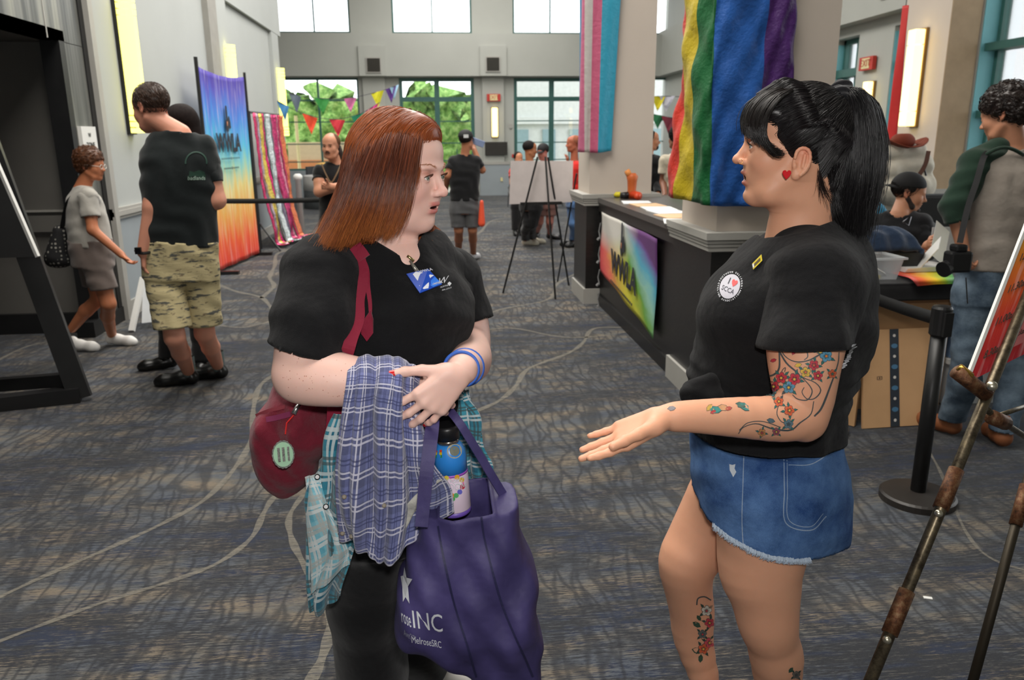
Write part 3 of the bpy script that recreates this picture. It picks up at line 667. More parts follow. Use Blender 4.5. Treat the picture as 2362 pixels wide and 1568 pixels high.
# ================================================================ reception desk
dk = thing('reception_desk', 'long black reception desk with grey top running between the pillars', 'desk', (1.9, 6.2, 0))
B(1.57, 2.05, 4.95, 7.43, 0, .90).build('front_panel', m_blackpanel, dk)
mtop = pm('desk_top_grey', (88, 84, 82), .3, var=.05)
B(1.53, 2.35, 4.95, 7.42, .985, 1.03).build('worktop', mtop, dk); B(1.545, 2.33, 4.96, 7.42, .90, .985).build('apron', pm('desk_edge', (44, 42, 41), .4), dk)
B(1.57, 4.6, 7.62, 7.9, .6, .95).build('back_panel', m_blackpanel, dk); B(2.07, 4.7, 7.55, 8.0, .95, 1.0).build('back_top', mtop, dk)
B(1.55, 1.60, 4.95, 7.43, 0, .10).build('kick_plate', m_black, dk)
# banner on the desk front
def desk_print():
    t = NT('desk_banner_print'); tc = t.n('ShaderNodeTexCoord'); mp = t.n('ShaderNodeMapping'); t.link(tc.outputs['UV'], mp.inputs[0])
    sp = t.n('ShaderNodeSeparateXYZ'); t.link(tc.outputs['UV'], sp.inputs[0]); x, y = sp.outputs[0], sp.outputs[1]
    n = t.noise(mp.outputs[0], 3, 4, .6)
    # rays fan out of the upper left corner
    ang = t.math('DIVIDE', x, t.math('ADD', t.math('SUBTRACT', 1.12, y), .35)); f = t.math('ADD', t.math('MULTIPLY', ang, .78), t.math('MULTIPLY', t.math('SUBTRACT', n, .5), .3))
    col = t.ramp(f, [(0.0, lin((214, 70, 80))), (.10, lin((226, 110, 90))), (.2, lin((236, 186, 84))), (.34, lin((214, 204, 60))), (.5, lin((110, 170, 60))), (.62, lin((150, 200, 180))), (.75, lin((84, 168, 196))), (.93, lin((110, 80, 150))), (1, lin((96, 50, 110)))])
    d = t.math('ADD', t.math('POWER', t.math('SUBTRACT', x, .18), 2), t.math('POWER', t.math('SUBTRACT', y, .92), 2)); w = t.ramp(d, [(.05, (1, 1, 1, 1)), (.3, (0, 0, 0, 1))])
    col = t.mix(w, col, lin((212, 208, 200))); t.set(col, .8, n, .15, .02); return t.m
bn = thing('counter_banner', 'rainbow swirl vinyl banner with dark logo hung on front of the reception desk', 'banner', (1.55, 6.4, .5))
ya, yb = 7.22, 5.33
def xb(px, py): return None
rows = [[(1.535, ya+(yb-ya)*u, z0+(z1-z0)*u) for u in np.linspace(0, 1, 5)] for (z0, z1) in ((.36, .17), (.55, .42), (.74, .66), (.91, .89))]
sheet('banner_sheet', rows, 30, 20, desk_print(), bn, .003, disp=lambda U, V: .006*np.sin(U*14+V*6))
c = A_([1.528, 6.35, .70]); boot_logo(c+A_([0, 0, -.06]), (0, -1, 0), (0, 0, 1), .26, m_ink, bn, m_inkor)
text_on('lettering', 'WWLA', .27, (1.526, 6.28, .50), (0, -1, -.06), (0, 0, 1), m_ink, bn, off=.003, offset=.010)
mb = MB()
for j in range(16): mb.box(1.522, 1.524, 6.7-.05*j-.016, 6.7-.05*j+.016, .345-.004*j, .365-.004*j)
mb.build('print', m_ink, bn)['kind'] = 'stuff'
for k in range(4): tag(MB().tube([(1.54, 7.27, .8-.22*k), (1.53, 7.29, .72-.22*k), (1.54, 7.28, .66-.22*k)], .006, 6).tube([(1.535, 7.28, .66-.22*k), (1.52, 7.29, .64-.22*k)], .014, 8).build('tape_clip', pm('clip_grey', (150, 150, 150), .4)), ('topmost', 'second from top', 'third from top', 'lowest')[k]+' small grey clip on the left edge of the desk front banner', 'clip', 'clips holding the desk banner')
# things on the desk
def paper(name, c, sx, sy, a, cm, lab, h=.006, parent=None):
    ca, sa = math.cos(a), math.sin(a); R = A_([[ca, -sa, 0], [sa, ca, 0], [0, 0, 1]])
    o = MB().box(-sx/2, sx/2, -sy/2, sy/2, 0, h, R, c).build(name, cm, parent)
    return tag(o, lab, 'paper', 'papers on the reception desk') if parent is None else o
pr = random.Random(3)
m_flyer = [grad_mat('flyer_%d' % k, s, streak=True, stretch=(3, 3)) for k, s in enumerate(([(0, (236, 236, 236)), (1, (226, 214, 226))], [(0, (230, 190, 150)), (1, (240, 240, 236))], [(0, (244, 244, 240)), (1, (236, 230, 190))]))]
for k, (px, py, lab) in enumerate(((1455, 468, 'white leaflet at the far end of the desk by the boot figure'), (1480, 474, 'second white leaflet from the boot figure on the desk'), (1505, 482, 'pale orange leaflet in the middle of the desk'), (1525, 490, 'white and orange leaflet beyond the desk middle'), (1545, 500, 'pale yellow leaflet at the near end of the desk'), (1556, 512, 'cream leaflet closest to the nearer pillar'))):
    q = G(px, py, 1.03); paper('leaflet', (q[0]+.05, q[1], 1.031), .24, .30, pr.uniform(-.3, .3), m_flyer[k % 3], lab)
# boot ornament (orange boot with a black shoe beside it)
q = G(1452, 458, 1.03); e = thing('boot_ornament', 'orange and red toy boot with black shoe standing on the desk', 'ornament', (q[0], q[1], 1.03))
rows = [(.045, 0), (.05, .02), (.04, .08), (.045, .16), (.055, .2), (.03, .23)]
MB().lathe(rows, (q[0]+.02, q[1], 1.031), 14).build('boot_shaft', pm('boot_orange', (196, 96, 40), .5, bs=.4, bscale=30), e, smooth=True)
MB().tube([(q[0]+.02, q[1]-.02, 1.065), (q[0]+.06, q[1]-.09, 1.06), (q[0]+.03, q[1]-.15, 1.055)], [.04, .038, .025], 10).build('boot_toe', pm('boot_red', (206, 66, 26), .45), e, smooth=True)
MB().tube([(q[0]-.09, q[1]-.02, 1.06), (q[0]-.02, q[1]-.02, 1.062)], [.028, .035], 10).build('shoe', m_black, e, smooth=True)
MB().tube([(q[0]-.04, q[1], 1.25), (q[0]+.0, q[1], 1.27)], [.03, .035], 10).build('boot_fringe', pm('boot_fringe', (220, 140, 70), .6), e, smooth=True)
tag(MB().lathe([(.01, 0), (.035, .01), (.04, .03), (.02, .05)], tuple(G(1425, 455, 1.032)), 12).build('lemon_toy', pm('toy_yellow', (226, 210, 40), .5), smooth=True), 'small yellow round toy on the desk left of the boot', 'toy')
q = G(1536, 462, 1.0); tag(B(2.30, 2.75, 7.3, 7.6, 1.0, 1.16).build('display_box', grad_mat('box_print', [(0, (150, 190, 130)), (.5, (160, 200, 220)), (1, (70, 60, 150))])), 'blue and green printed box at the back of the desk', 'box')
# ================================================================ flags on the pillars
def stripe_mat(name, cols, rough=.55):
    t = NT(name); tc = t.n('ShaderNodeTexCoord'); sp = t.n('ShaderNodeSeparateXYZ'); t.link(tc.outputs['UV'], sp.inputs[0])
    n = len(cols); st = []
    for i, (u, c) in enumerate(cols): st.append((u, lin(c)))
    col = t.ramp(sp.outputs[0], st, 'CONSTANT'); v = t.coord(); nz = t.noise(v, 9, 3)
    t.set(t.mix(t.math('MULTIPLY', nz, .22), col, (0, 0, 0, 1)), rough, t.noise(v, 22, 4, .6), .35, .03, Sheen_Weight=.05, Specular_IOR_Level=.35); return t.m
def flag(name, lab, topP, botP, mat, nu, folds, z_extra=None):
    e = tag(sheet(name, [topP, [tuple((A_(a)*2+A_(b))/3) for a, b in zip(topP, botP)], [tuple((A_(a)+A_(b)*2)/3) for a, b in zip(topP, botP)], botP], nu, 50, mat, None, .003, disp=folds), lab, 'flag'); return e
def at(px, py, x=None, y=None): return tuple(CAM+ray(px, py)*(((x)/ray(px, py)[0]) if x is not None else y/ray(px, py)[1]))
zt = 3.1
tb = [(1545, 452), (1590, 466), (1615, 470), (1640, 474), (1700, 477), (1765, 474), (1800, 470)]
bot = [at(1545, 452, y=4.72), at(1570, 460, y=4.50), at(1612, 470, y=4.27), at(1650, 475, y=4.235), at(1702, 476, y=4.23), at(1770, 474, y=4.23), at(1808, 470, y=4.25)]
top = [at(1585, 0, y=4.66), at(1592, 0, y=4.52), at(1640, 0, y=4.27), at(1665, 0, y=4.235), at(1752, 0, y=4.23), at(1800, 0, y=4.23), at(1836, 0, y=4.25)]
top = [tuple(A_(t)+(A_(t)-A_(b))*.35) for t, b in zip(top, bot)]
m_pride = stripe_mat('rainbow_stripes', [(0, (210, 50, 32)), (.115, (196, 172, 22)), (.245, (16, 98, 50)), (.43, (38, 98, 182)), (.735, (76, 34, 108))])
sheet_o = flag('rainbow_flag', 'long rainbow striped flag draped down the nearer pillar', top, bot, m_pride, 60, lambda U, V: .022*np.sin(U*16+2.5*np.sin(V*5))*(.3+.7*V)+.007*np.sin(U*40+V*26)+.006*np.sin(V*34-U*25))
m_trans = stripe_mat('pale_stripes', [(0, (40, 124, 168)), (.14, (206, 112, 146)), (.30, (206, 200, 194)), (.46, (206, 100, 134)), (.66, (50, 158, 188))])
bot = [at(1330, 350, y=7.55), at(1345, 351, y=7.38), at(1365, 352, y=7.36), at(1385, 352, y=7.36), at(1411, 348, y=7.36)]
top = [at(1336, 0, y=7.55), at(1346, 0, y=7.38), at(1372, 0, y=7.36), at(1400, 0, y=7.36), at(1432, 0, y=7.36)]
top = [tuple(A_(t)+(A_(t)-A_(b))*.3) for t, b in zip(top, bot)]
flag('striped_flag', 'long pale blue, pink and white striped flag hanging on the farther pillar', top, bot, m_trans, 40, lambda U, V: .025*np.sin(U*13+V*2.2)*(.4+.6*V))
flag('red_banner', 'narrow bright red banner hanging by the right wall', [at(2082, 14, y=9.0), at(2089, 12, y=8.95), at(2097, 12, y=8.9)], [at(2040, 350, y=9.0), at(2052, 350, y=8.95), at(2066, 350, y=8.9)], pm('red_cloth', (190, 24, 20), .6, bs=.2), 8, lambda U, V: .004*np.sin(V*9+U*3))
_r = CAM+ray(2090, 12)*(8.95/ray(2090, 12)[1]); MB().tube([_r, (_r[0], _r[1], 6.98)], .005, 6).build('hanging_cord', m_black, bpy.data.objects['red_banner'])
# ================================================================ right-hand table and what is on / under it
tb = thing('folding_table', 'folding table under a black cloth beside the person in jeans', 'table', (3.0, 3.9, 0))
TY0, TY1, TX0, TX1, TZ = 4.14, 4.74, 2.36, 4.0, .76
mcl = fabric('black_cloth', (24, 24, 26), fold=9)
B(TX0, TX1, TY0, TY1, TZ-.03, TZ).build('tabletop', m_trim, tb)
for (x, y) in ((TX0+.75, TY0+.10), (TX1-.2, TY0+.10), (TX0+.1, TY1-.08), (TX1-.2, TY1-.08)): MB().tube([(x, y, 0), (x, y, TZ-.03)], .015, 8).build('leg', m_trim, tb)
rows = [[(x, TY1+.01, TZ-.12) for x in np.linspace(TX0-.02, TX1, 6)], [(x, TY1+.01, TZ+.006) for x in np.linspace(TX0-.02, TX1, 6)], [(x, (TY0+TY1)/2, TZ+.006) for x in np.linspace(TX0-.02, TX1, 6)], [(x, TY0+.02, TZ+.006) for x in np.linspace(TX0-.02, TX1, 6)], [(x, TY0-.02, TZ-.01) for x in np.linspace(TX0-.02, TX1, 6)], [(x, TY0-.03, TZ-.09) for x in np.linspace(TX0-.02, TX1, 6)]]
tag(sheet('tablecloth', rows, 40, 40, mcl, None, .004), 'black cloth on the table by the seated man', 'tablecloth')
m_card = pm('cardboard', (186, 146, 104), .85, var=.06, scale=5); m_card2 = pm('cardboard_dark', (140, 100, 66), .85, var=.08, scale=4)
e = thing('cardboard_box', 'large brown cardboard box standing under the covered table', 'box', (2.5, 4.0, 0))
B(2.30, 2.98, 4.19, 4.60, 0, .70).build('carton', m_card, e); B(2.30, 2.98, 4.17, 4.19, .64, .70).build('flap', m_card2, e)
e = thing('cardboard_sheet', 'flattened cardboard carton leaning left of the taped carton', 'carton', (2.2, 3.9, 0))
MB().prism([(2.10, 4.12, 0.005), (2.20, 3.93, 0.005), (2.33, 4.12, .70), (2.29, 4.16, .72)], A_([.02, .03, 0])).build('panel', m_card2, e)
MB().prism([(2.20, 4.02, 0.005), (2.29, 3.90, 0.005), (2.42, 4.11, .66), (2.34, 4.15, .68)], A_([.02, .02, 0])).build('panel', m_card, e)
e = thing('flat_carton', 'flat cardboard carton with dark printed tape leaning under the table', 'carton', (2.55, 3.8, 0))
fa, fb, fc, fd = G(1991, 990), G(2165, 985), P(2158, 762, 4.14), P(1991, 762, 4.14)
fb[1] = fa[1]+.02; fc[1] = fd[1]
ux2 = nrm(fb-fa); uy2 = nrm(fd-fa); un2 = nrm(np.cross(ux2, uy2)); L = np.linalg.norm(fb-fa); Hh = np.linalg.norm(fd-fa)
MB().prism([fa+A_([0, 0, .004]), fa+ux2*L+A_([0, 0, .004]), fa+ux2*L+uy2*Hh, fa+uy2*Hh], -un2*.02).build('panel', m_card, e)
tx = L*.44; MB().prism([fa+ux2*(tx-.028)+un2*.002+A_([0, 0, .004]), fa+ux2*(tx+.028)+un2*.002+A_([0, 0, .004]), fa+ux2*(tx+.028)+uy2*Hh+un2*.002, fa+ux2*(tx-.028)+uy2*Hh+un2*.002], un2*.001).build('tape', pm('tape_navy', (44, 50, 58), .35), e)
for k in range(9):
    c = fa+ux2*tx+uy2*(.04+Hh*k/9.3)+un2*.004
    if k % 2: MB().prism([c+ux2*.02*math.cos(a)+uy2*.014*math.sin(a) for a in np.linspace(0, 6.28, 13)[:-1]], un2*.001).build('tape_print', pm('tape_blue', (70, 110, 140), .4), e)
    else: MB().prism([c+ux2*.009*math.cos(a)+uy2*.009*math.sin(a) for a in np.linspace(0, 6.28, 11)[:-1]], un2*.001).build('tape_print', pm('tape_white', (200, 196, 190), .4), e)
c = fa+ux2*L*.23+uy2*Hh*.5+un2*.001; m_inkb = pm('ink_brown', (70, 56, 46), .8); mb = MB()
for dx, dy, w, h in ((-.014, 0, .004, .02), (.014, 0, .004, .02), (0, .009, .02, .003), (0, -.009, .02, .003), (0, 0, .008, .008)): mb.prism([c+ux2*(dx-w/2)+uy2*(dy-h/2), c+ux2*(dx+w/2)+uy2*(dy-h/2), c+ux2*(dx+w/2)+uy2*(dy+h/2), c+ux2*(dx-w/2)+uy2*(dy+h/2)], un2*.001)
mb.build('printed_mark', m_inkb, e)
c = fa+ux2*L*.93+uy2*Hh*.5+un2*.001; MB().prism([c, c+ux2*.03, c+ux2*.015+uy2*.03], un2*.001).build('printed_mark', m_inkb, e)
# clear storage bin
def clear_mat(name, c, a):
    t = NT(name); tr = t.n('ShaderNodeBsdfTransparent'); mx = t.n('ShaderNodeMixShader'); mx.inputs[0].default_value = a
    v = t.coord(); t.set(t.ramp(t.noise(v, 4, 2), [(.3, lin(c)), (.7, lin([min(255, q*1.06) for q in c]))]), .25)
    t.link(tr.outputs[0], mx.inputs[1]); t.link(t.b.outputs[0], mx.inputs[2]); t.link(mx.outputs[0], t.t.nodes['Material Output'].inputs[0]); return t.m
m_clear = clear_mat('clear_plastic', (206, 210, 214), .42)
def bin_(name, lab, x0, x1, y0, y1, z0, h, m=m_clear):
    e = thing(name, lab, 'bin', ((x0+x1)/2, (y0+y1)/2, z0)); t = .004; d = .022; mb = MB()
    for (a, b, c, dd) in (((x0+d, y0+d), (x1-d, y0+d), (x1, y0), (x0, y0)), ((x1-d, y0+d), (x1-d, y1-d), (x1, y1), (x1, y0)), ((x1-d, y1-d), (x0+d, y1-d), (x0, y1), (x1, y1)), ((x0+d, y1-d), (x0+d, y0+d), (x0, y0), (x0, y1))):
        mb.add([(a[0], a[1], z0), (b[0], b[1], z0), (c[0], c[1], z0+h), (dd[0], dd[1], z0+h)], [(0, 1, 2, 3)])
    mb.add([(x0+d, y0+d, z0+.001), (x1-d, y0+d, z0+.001), (x1-d, y1-d, z0+.001), (x0+d, y1-d, z0+.001)], [(0, 1, 2, 3)]); o = mb.build('tub', m, e)
    r = MB(); w = .014
    r.box(x0-w, x1+w, y0-w, y0, z0+h-.006, z0+h+.006).box(x0-w, x1+w, y1, y1+w, z0+h-.006, z0+h+.006).box(x0-w, x0, y0, y1, z0+h-.006, z0+h+.006).box(x1, x1+w, y0, y1, z0+h-.006, z0+h+.006); r.build('rim', m_clear2, e); return e
m_clear2 = clear_mat('clear_rim', (216, 220, 222), .7)
e = bin_('storage_bin', 'clear plastic storage bin on the black covered table', 2.37, 2.66, 4.20, 4.44, TZ+.012, .125)
tag(B(2.45, 2.55, 4.24, 4.40, TZ+.015, TZ+.035).build('note_pad', pm('pad_yellow', (206, 190, 90), .6)), 'small yellow note pad lying inside the clear bin', 'note pad')
tag(MB().box(-.09, .09, -.018, .018, -.004, .004, Matrix.Rotation(.5, 3, 'Y').to_3x3(), (2.55, 4.34, TZ+.075)).build('white_card', m_white), 'white card leaning inside the clear bin', 'card')
m_fold = grad_mat('folder_print', [(0, (226, 60, 60)), (.3, (240, 110, 40)), (.6, (236, 200, 30)), (.85, (120, 180, 50)), (1, (60, 150, 70))], axis=0, stretch=(1, 1))
g_ = lambda x, y: tuple(G(x, y, TZ+.012))
rows = [[g_(2058, 612), g_(2110, 608), g_(2165, 610)], [g_(2056, 622), g_(2120, 620), g_(2190, 624)], [g_(2062, 632), g_(2125, 636), g_(2200, 640)], [P(2098, 642, 4.10), P(2145, 644, 4.10), P(2202, 642, 4.10)], [P(2116, 660, 4.08), P(2160, 656, 4.08), P(2198, 655, 4.08)]]
tag(sheet('rainbow_runner', rows, 20, 30, m_fold, None, .003), 'red, orange and yellow cloth runner hanging over the table edge', 'runner')
e = thing('paper_stack', 'stack of white papers lying on the rainbow runner', 'paper', tuple(G(2122, 622, TZ+.02)))
for k in range(4): MB().box(-.17, .17, -.10, .10, 0, .006, Matrix.Rotation(.05+.03*k, 3, 'Z'), G(2122, 620, TZ+.018)*A_([1, 1, 0])+A_([0, 0, TZ+.018+k*.007])).build('sheet', m_white, e)
rows = []
for v in np.linspace(-1, 1, 9):
    rows.append([(P(2030, 570, 4.56)[0]+.19*u+.02, 4.56+.13*v, TZ+.15+.13*max(0, (1-abs(u)**2.4))**.7*max(0, (1-v*v))**.5) for u in np.linspace(-1, 1, 9)])
tag(sheet('denim_jacket', rows, 40, 30, fabric('denim_dark', (42, 58, 82), fold=20, bs=.7), None, .03, disp=lambda U, V: .008*np.sin(U*22+V*9)), 'folded dark blue denim jacket heaped on the black case', 'jacket')
bx = P(2030, 570, 4.56)[0]
tag(B(bx-.16, bx+.24, 4.46, 4.70, TZ+.008, TZ+.145).build('black_case', pm('case_black', (28, 28, 30), .5), bevel=.02), 'black case under the folded denim jacket', 'case')
e = thing('chair', 'white chair back seen behind the left shoulder of the seated man', 'chair', (2.9, 5.3, 0))
B(2.72, 3.10, 5.28, 5.32, .62, 1.12).build('backrest', m_white, e, bevel=.02); B(2.72, 3.10, 5.32, 5.7, .44, .48).build('seat', m_white, e)
for x_, y_ in ((2.75, 5.3), (3.07, 5.3), (2.75, 5.67), (3.07, 5.67)): MB().tube([(x_, y_, 0), (x_, y_, .44)], .012, 6).build('leg', m_white, e)
e = thing('storage_tub', 'pale clear tub with white lid on the floor behind the legs in jeans', 'bin', (3.3, 4.3, 0))
B(3.02, 3.7, 4.2, 4.5, 0, .26).build('tub', m_clear2, e); B(3.0, 3.72, 4.18, 4.52, .26, .29).build('lid', m_white, e)
e = thing('storage_tub', 'blue tinted tub stacked upon the other tub under the table', 'bin', (3.3, 4.3, .3))
B(3.02, 3.7, 4.2, 4.5, .295, .5).build('tub', pm('tub_blue', (120, 150, 190), .5), e); B(3.0, 3.72, 4.18, 4.52, .5, .53).build('lid', m_white, e)
# ================================================================ near right easel with the schedule
ez = thing('display_easel', 'worn brass tube easel holding a rainbow schedule board at right edge', 'easel', tuple(G(2010, 1600)))
def brass():
    t = NT('worn_brass'); v = t.coord(); n = t.noise(v, 35, 5, .7); t.set(t.ramp(n, [(.35, lin((70, 62, 50))), (.55, lin((110, 100, 82))), (.75, lin((140, 124, 92)))]), .38, n, .1, .003, Metallic=.85); return t.m
def rust():
    t = NT('rusty_bracket'); v = t.coord(); n = t.noise(v, 60, 6, .75); t.set(t.ramp(n, [(.35, lin((58, 40, 28))), (.5, lin((104, 66, 42))), (.68, lin((128, 104, 76)))]), .55, n, .3, .004, Metallic=.6); return t.m
m_br = brass(); m_ru = rust(); m_rv = pm('rivet_steel', (196, 190, 170), .3, .9)
La = P(1995, 1600, 1.30); Lb = P(2420, 560, 1.78)
dL = nrm(Lb-La)
MB().tube([La-dL*.18, Lb+dL*.3], .0125, 20).build('leg', m_br, ez, smooth=True)
def along(px): 
    t0, t1 = 0., 1.
    for _ in range(40):
        tm = (t0+t1)/2; q = La+(Lb-La)*tm; c = M.T @ (q-CAM); x = 1181+F*c[0]/c[2]
        if x < px: t0 = tm
        else: t1 = tm
    return La+(Lb-La)*t0
vw = nrm(CAM-along(2150))
def bracket(px, ln=.10):
    c = along(px); MB().tube([c-dL*ln/2, c+dL*ln/2], .0165, 20).build('bracket', m_ru, ez, smooth=True)
    r = c-dL*ln*.62+vw*.0135; MB().lathe([(.009, 0), (.008, .003), (.004, .006), (.001, .0065)], tuple(r), 14, R=A_(Vector(vw).to_track_quat('Z', 'Y').to_matrix())).build('rivet', m_rv, ez, smooth=True)
bracket(2072); bracket(2188)
# second leg and braces
Ra = P(2225, 1640, 1.62); Rb = P(2400, 1000, 1.95); MB().tube([Ra, Rb], .0125, 16).build('leg', pm('leg_dark_brass', (60, 54, 44), .5, .7), ez, smooth=True)
c = Ra*.35+Rb*.65; MB().tube([c, c+nrm(Rb-Ra)*.12], .017, 16).build('bracket', m_ru, ez, smooth=True)
j = along(2262); MB().tube([j+A_([.02, .01, .0]), P(2300, 965, 1.70), P(2400, 1030, 1.85)], .008, 10).build('brace', m_br, ez, smooth=True)
MB().tube([P(2298, 960, 1.68), P(2400, 925, 1.9)], .006, 8).build('brace', m_br, ez, smooth=True)
MB().tube([P(2288, 962, 1.62), P(2318, 975, 1.66)], .018, 12).build('bracket', m_ru, ez, smooth=True)
s_ = along(2276); MB().tube([s_+vw*.01, P(2205, 856, 1.60)], [.017, .017], 14).build('ledge_arm', m_ru, ez, smooth=True)
MB().lathe([(.012, 0), (.011, .004), (.004, .008)], tuple(P(2288, 890, 1.57)), 14, R=A_(Vector(vw).to_track_quat('Z', 'Y').to_matrix())).build('rivet', m_rv, ez, smooth=True)
MB().tube([P(2212, 846, 1.60), P(2240, 868, 1.59)], .009, 8).build('ledge_lip', pm('brass_bright', (190, 150, 70), .3, .9), ez, smooth=True)
# board, leaning back with its face turned to the right of the picture
sb = thing('schedule_board', 'rainbow printed schedule board with white edge resting on the brass easel', 'board', tuple(P(2240, 880, 1.62)))
b0 = P(2232, 882, 1.63); b1 = P(2402, 440, 1.86)        # near lower and upper corner of its left edge
uu = nrm(b1-b0); rr = nrm(A_([.80, -.45, .32])-uu*A_([.80, -.45, .32]).dot(uu)); nb = nrm(np.cross(rr, uu))
rr = nrm(P(2372, 812, 1.70)-b0); rr = nrm(rr-uu*rr.dot(uu)*0); nb = nrm(np.cross(rr, uu)); nb = nb if nb.dot(CAM-b0) > 0 else -nb
BW, BH = .60, np.linalg.norm(b1-b0)*1.35
g = grad_mat('schedule_print', [(0, (170, 26, 40)), (.22, (206, 50, 34)), (.42, (222, 112, 34)), (.62, (206, 160, 40)), (.8, (170, 170, 50)), (1, (90, 150, 70))], axis=1, streak=False)
sheet('board_panel', [[tuple(b0+rr*BW*u+uu*BH*v) for u in (0, .5, 1)] for v in (0, .33, .66, 1)], 8, 8, g, sb, .0, smooth=False)
MB().prism([b0-nb*.001, b0+rr*BW-nb*.001, b0+rr*BW+uu*BH-nb*.001, b0+uu*BH-nb*.001], -nb*.012).build('foam_core', m_white, sb)
MB().prism([b0-rr*.012+nb*.0015, b0+rr*.002+nb*.0015, b0+rr*.002+uu*BH+nb*.0015, b0-rr*.012+uu*BH+nb*.0015], -nb*.008).build('board_edge', m_white, sb)
times = ['8.30am', '11.00am', '11.30am', '12.00pm', '1.00pm', '1.30pm', '2.00pm', '3.00pm']
cellm = [pm('cell_%d' % k, c, .5) for k, c in enumerate(((196, 110, 110), (206, 150, 140), (206, 170, 150), (214, 190, 150), (220, 206, 160), (214, 214, 150), (206, 214, 160), (200, 214, 170)))]
for k in range(8):
    v0 = .045+k*.095
    a = b0+uu*(v0)+rr*.045+nb*.002; 
    text_on('lettering', times[k], .034, b0+uu*(v0+.02)+rr*.058+nb*.001, rr, uu, m_inkb, sb, off=.001, xs=.7)
    MB().prism([b0+uu*v0+rr*.115+nb*.0015, b0+uu*v0+rr*(BW-.03)+nb*.0015, b0+uu*(v0+.08)+rr*(BW-.03)+nb*.0015, b0+uu*(v0+.08)+rr*.115+nb*.0015], nb*.0008).build('schedule_cell', cellm[k], sb)
    text_on('lettering', ['Line Dance', 'Doors Open', 'Hoedown', 'Lunch', 'Lessons', 'Two Step', 'Social', 'Panel'][k] if False else 'class  dance', .026, b0+uu*(v0+.04)+rr*.19+nb*.003, rr, uu, m_inkb, sb, off=.001)
tag(MB().box(-.014, .014, -.007, .007, 0.001, .004, Matrix.Rotation(-.35, 3, 'Z'), G(2140, 1380)).build('paper_scrap', m_white), 'tiny white paper scrap on the carpet beside the brass easel', 'scrap')
# ================================================================ far tables, chairs, small things
def chair(p, ang, lab, grp='dark chairs at the far end'):
    e = thing('chair', lab, 'chair', p, grp); R = A_([[math.cos(ang), -math.sin(ang), 0], [math.sin(ang), math.cos(ang), 0], [0, 0, 1]]); mc = pm('chair_grey', (56, 58, 62), .6)
    MB().box(-.22, .22, -.22, .22, .42, .47, R, p).build('seat', pm('chair_seat', (110, 108, 104), .7), e); MB().box(-.2, .2, .19, .23, .55, .92, R, p).build('backrest', mc, e)
    for sx in (-.2, .2):
        for sy in (-.2, .2): MB().tube([A_(p)+R@A_([sx, sy*1.15, 0]), A_(p)+R@A_([sx*.95, sy, .42])], .012, 6).build('leg', mc, e)
        MB().tube([A_(p)+R@A_([sx, .21, .45]), A_(p)+R@A_([sx, .22, .92])], .012, 6).build('back_post', mc, e)
chair(tuple(G(738, 468)), 1.2, 'dark grey chair beside the white covered table, left of the moustached man')
chair(tuple(G(1180, 478)+A_([.2, 0, 0])), -1.3, 'dark chair half hidden by the left side of the blank white board')
chair(tuple(G(1290, 478)), .3, 'dark chair under the right side of the blank white board')
e = thing('round_table', 'table under a white over grey cloth by the far left window', 'table', (-2.3, 19.6, 0))
MB().lathe([(.8, 0.0), (.78, .45), (.76, .72), (.75, .745)], (-2.35, 19.4, 0), 28).build('under_cloth', pm('cloth_grey', (120, 124, 128), .8), e, smooth=True)
MB().lathe([(.79, .42), (.775, .6), (.765, .75), (.76, .757)], (-2.35, 19.4, 0), 28).build('top_cloth', pm('cloth_white', (226, 222, 220), .8), e, smooth=True)
q = G(682, 388, .76)
tag(MB().lathe([(.12, 0), (.22, .06), (.24, .16), (.16, .27), (.04, .3)], (-2.62, 19.3, .76), 18).build('flower_centrepiece', pm('centre_orange', (240, 176, 84), .6, var=.4, scale=20), smooth=True), 'orange and cream round centrepiece on the far white table', 'ornament')
tag(MB().lathe([(.1, 0), (.18, .05), (.2, .13), (.12, .22)], (-2.2, 19.2, .76), 18).build('white_centrepiece', m_white, smooth=True), 'white round centrepiece on the far table', 'ornament')
# ================================================================ implicit-surface modelling (for bodies and clothes)
f4 = np.float32
def cap(a, b, ra, rb=None, k=None, sq=None): return ('cap', A_(a, float), A_(b, float), float(ra), float(ra if rb is None else rb), k, sq)
def ell(c, r, R=None, k=None, sub=False): return ('ell', A_(c, float), A_(r, float), None if R is None else A_(R, float), k, sub)
def loft(secs, k=None, R=None, o=(0, 0, 0), n=2.3): return ('loft', A_(secs, float), R, A_(o, float), k, n)
def chain(pts, rs, k=None): return [cap(pts[i], pts[i+1], rs[i], rs[i+1], k) for i in range(len(pts)-1)]
def pbounds(p, inf):
    if p[0] == 'cap':
        r = max(p[3], p[4])+inf; return np.minimum(p[1], p[2])-r, np.maximum(p[1], p[2])+r
    if p[0] == 'ell':
        r = p[2].max()+inf if p[3] is not None else p[2]+inf; return p[1]-r, p[1]+r
    s = p[1]; m = max(s[:, 3].max(), s[:, 4].max())+inf
    c = np.stack([s[:, 1], s[:, 2], s[:, 0]], 1)
    if p[2] is not None: c = c @ A_(p[2]).T
    c = c+p[3]; return c.min(0)-m, c.max(0)+m
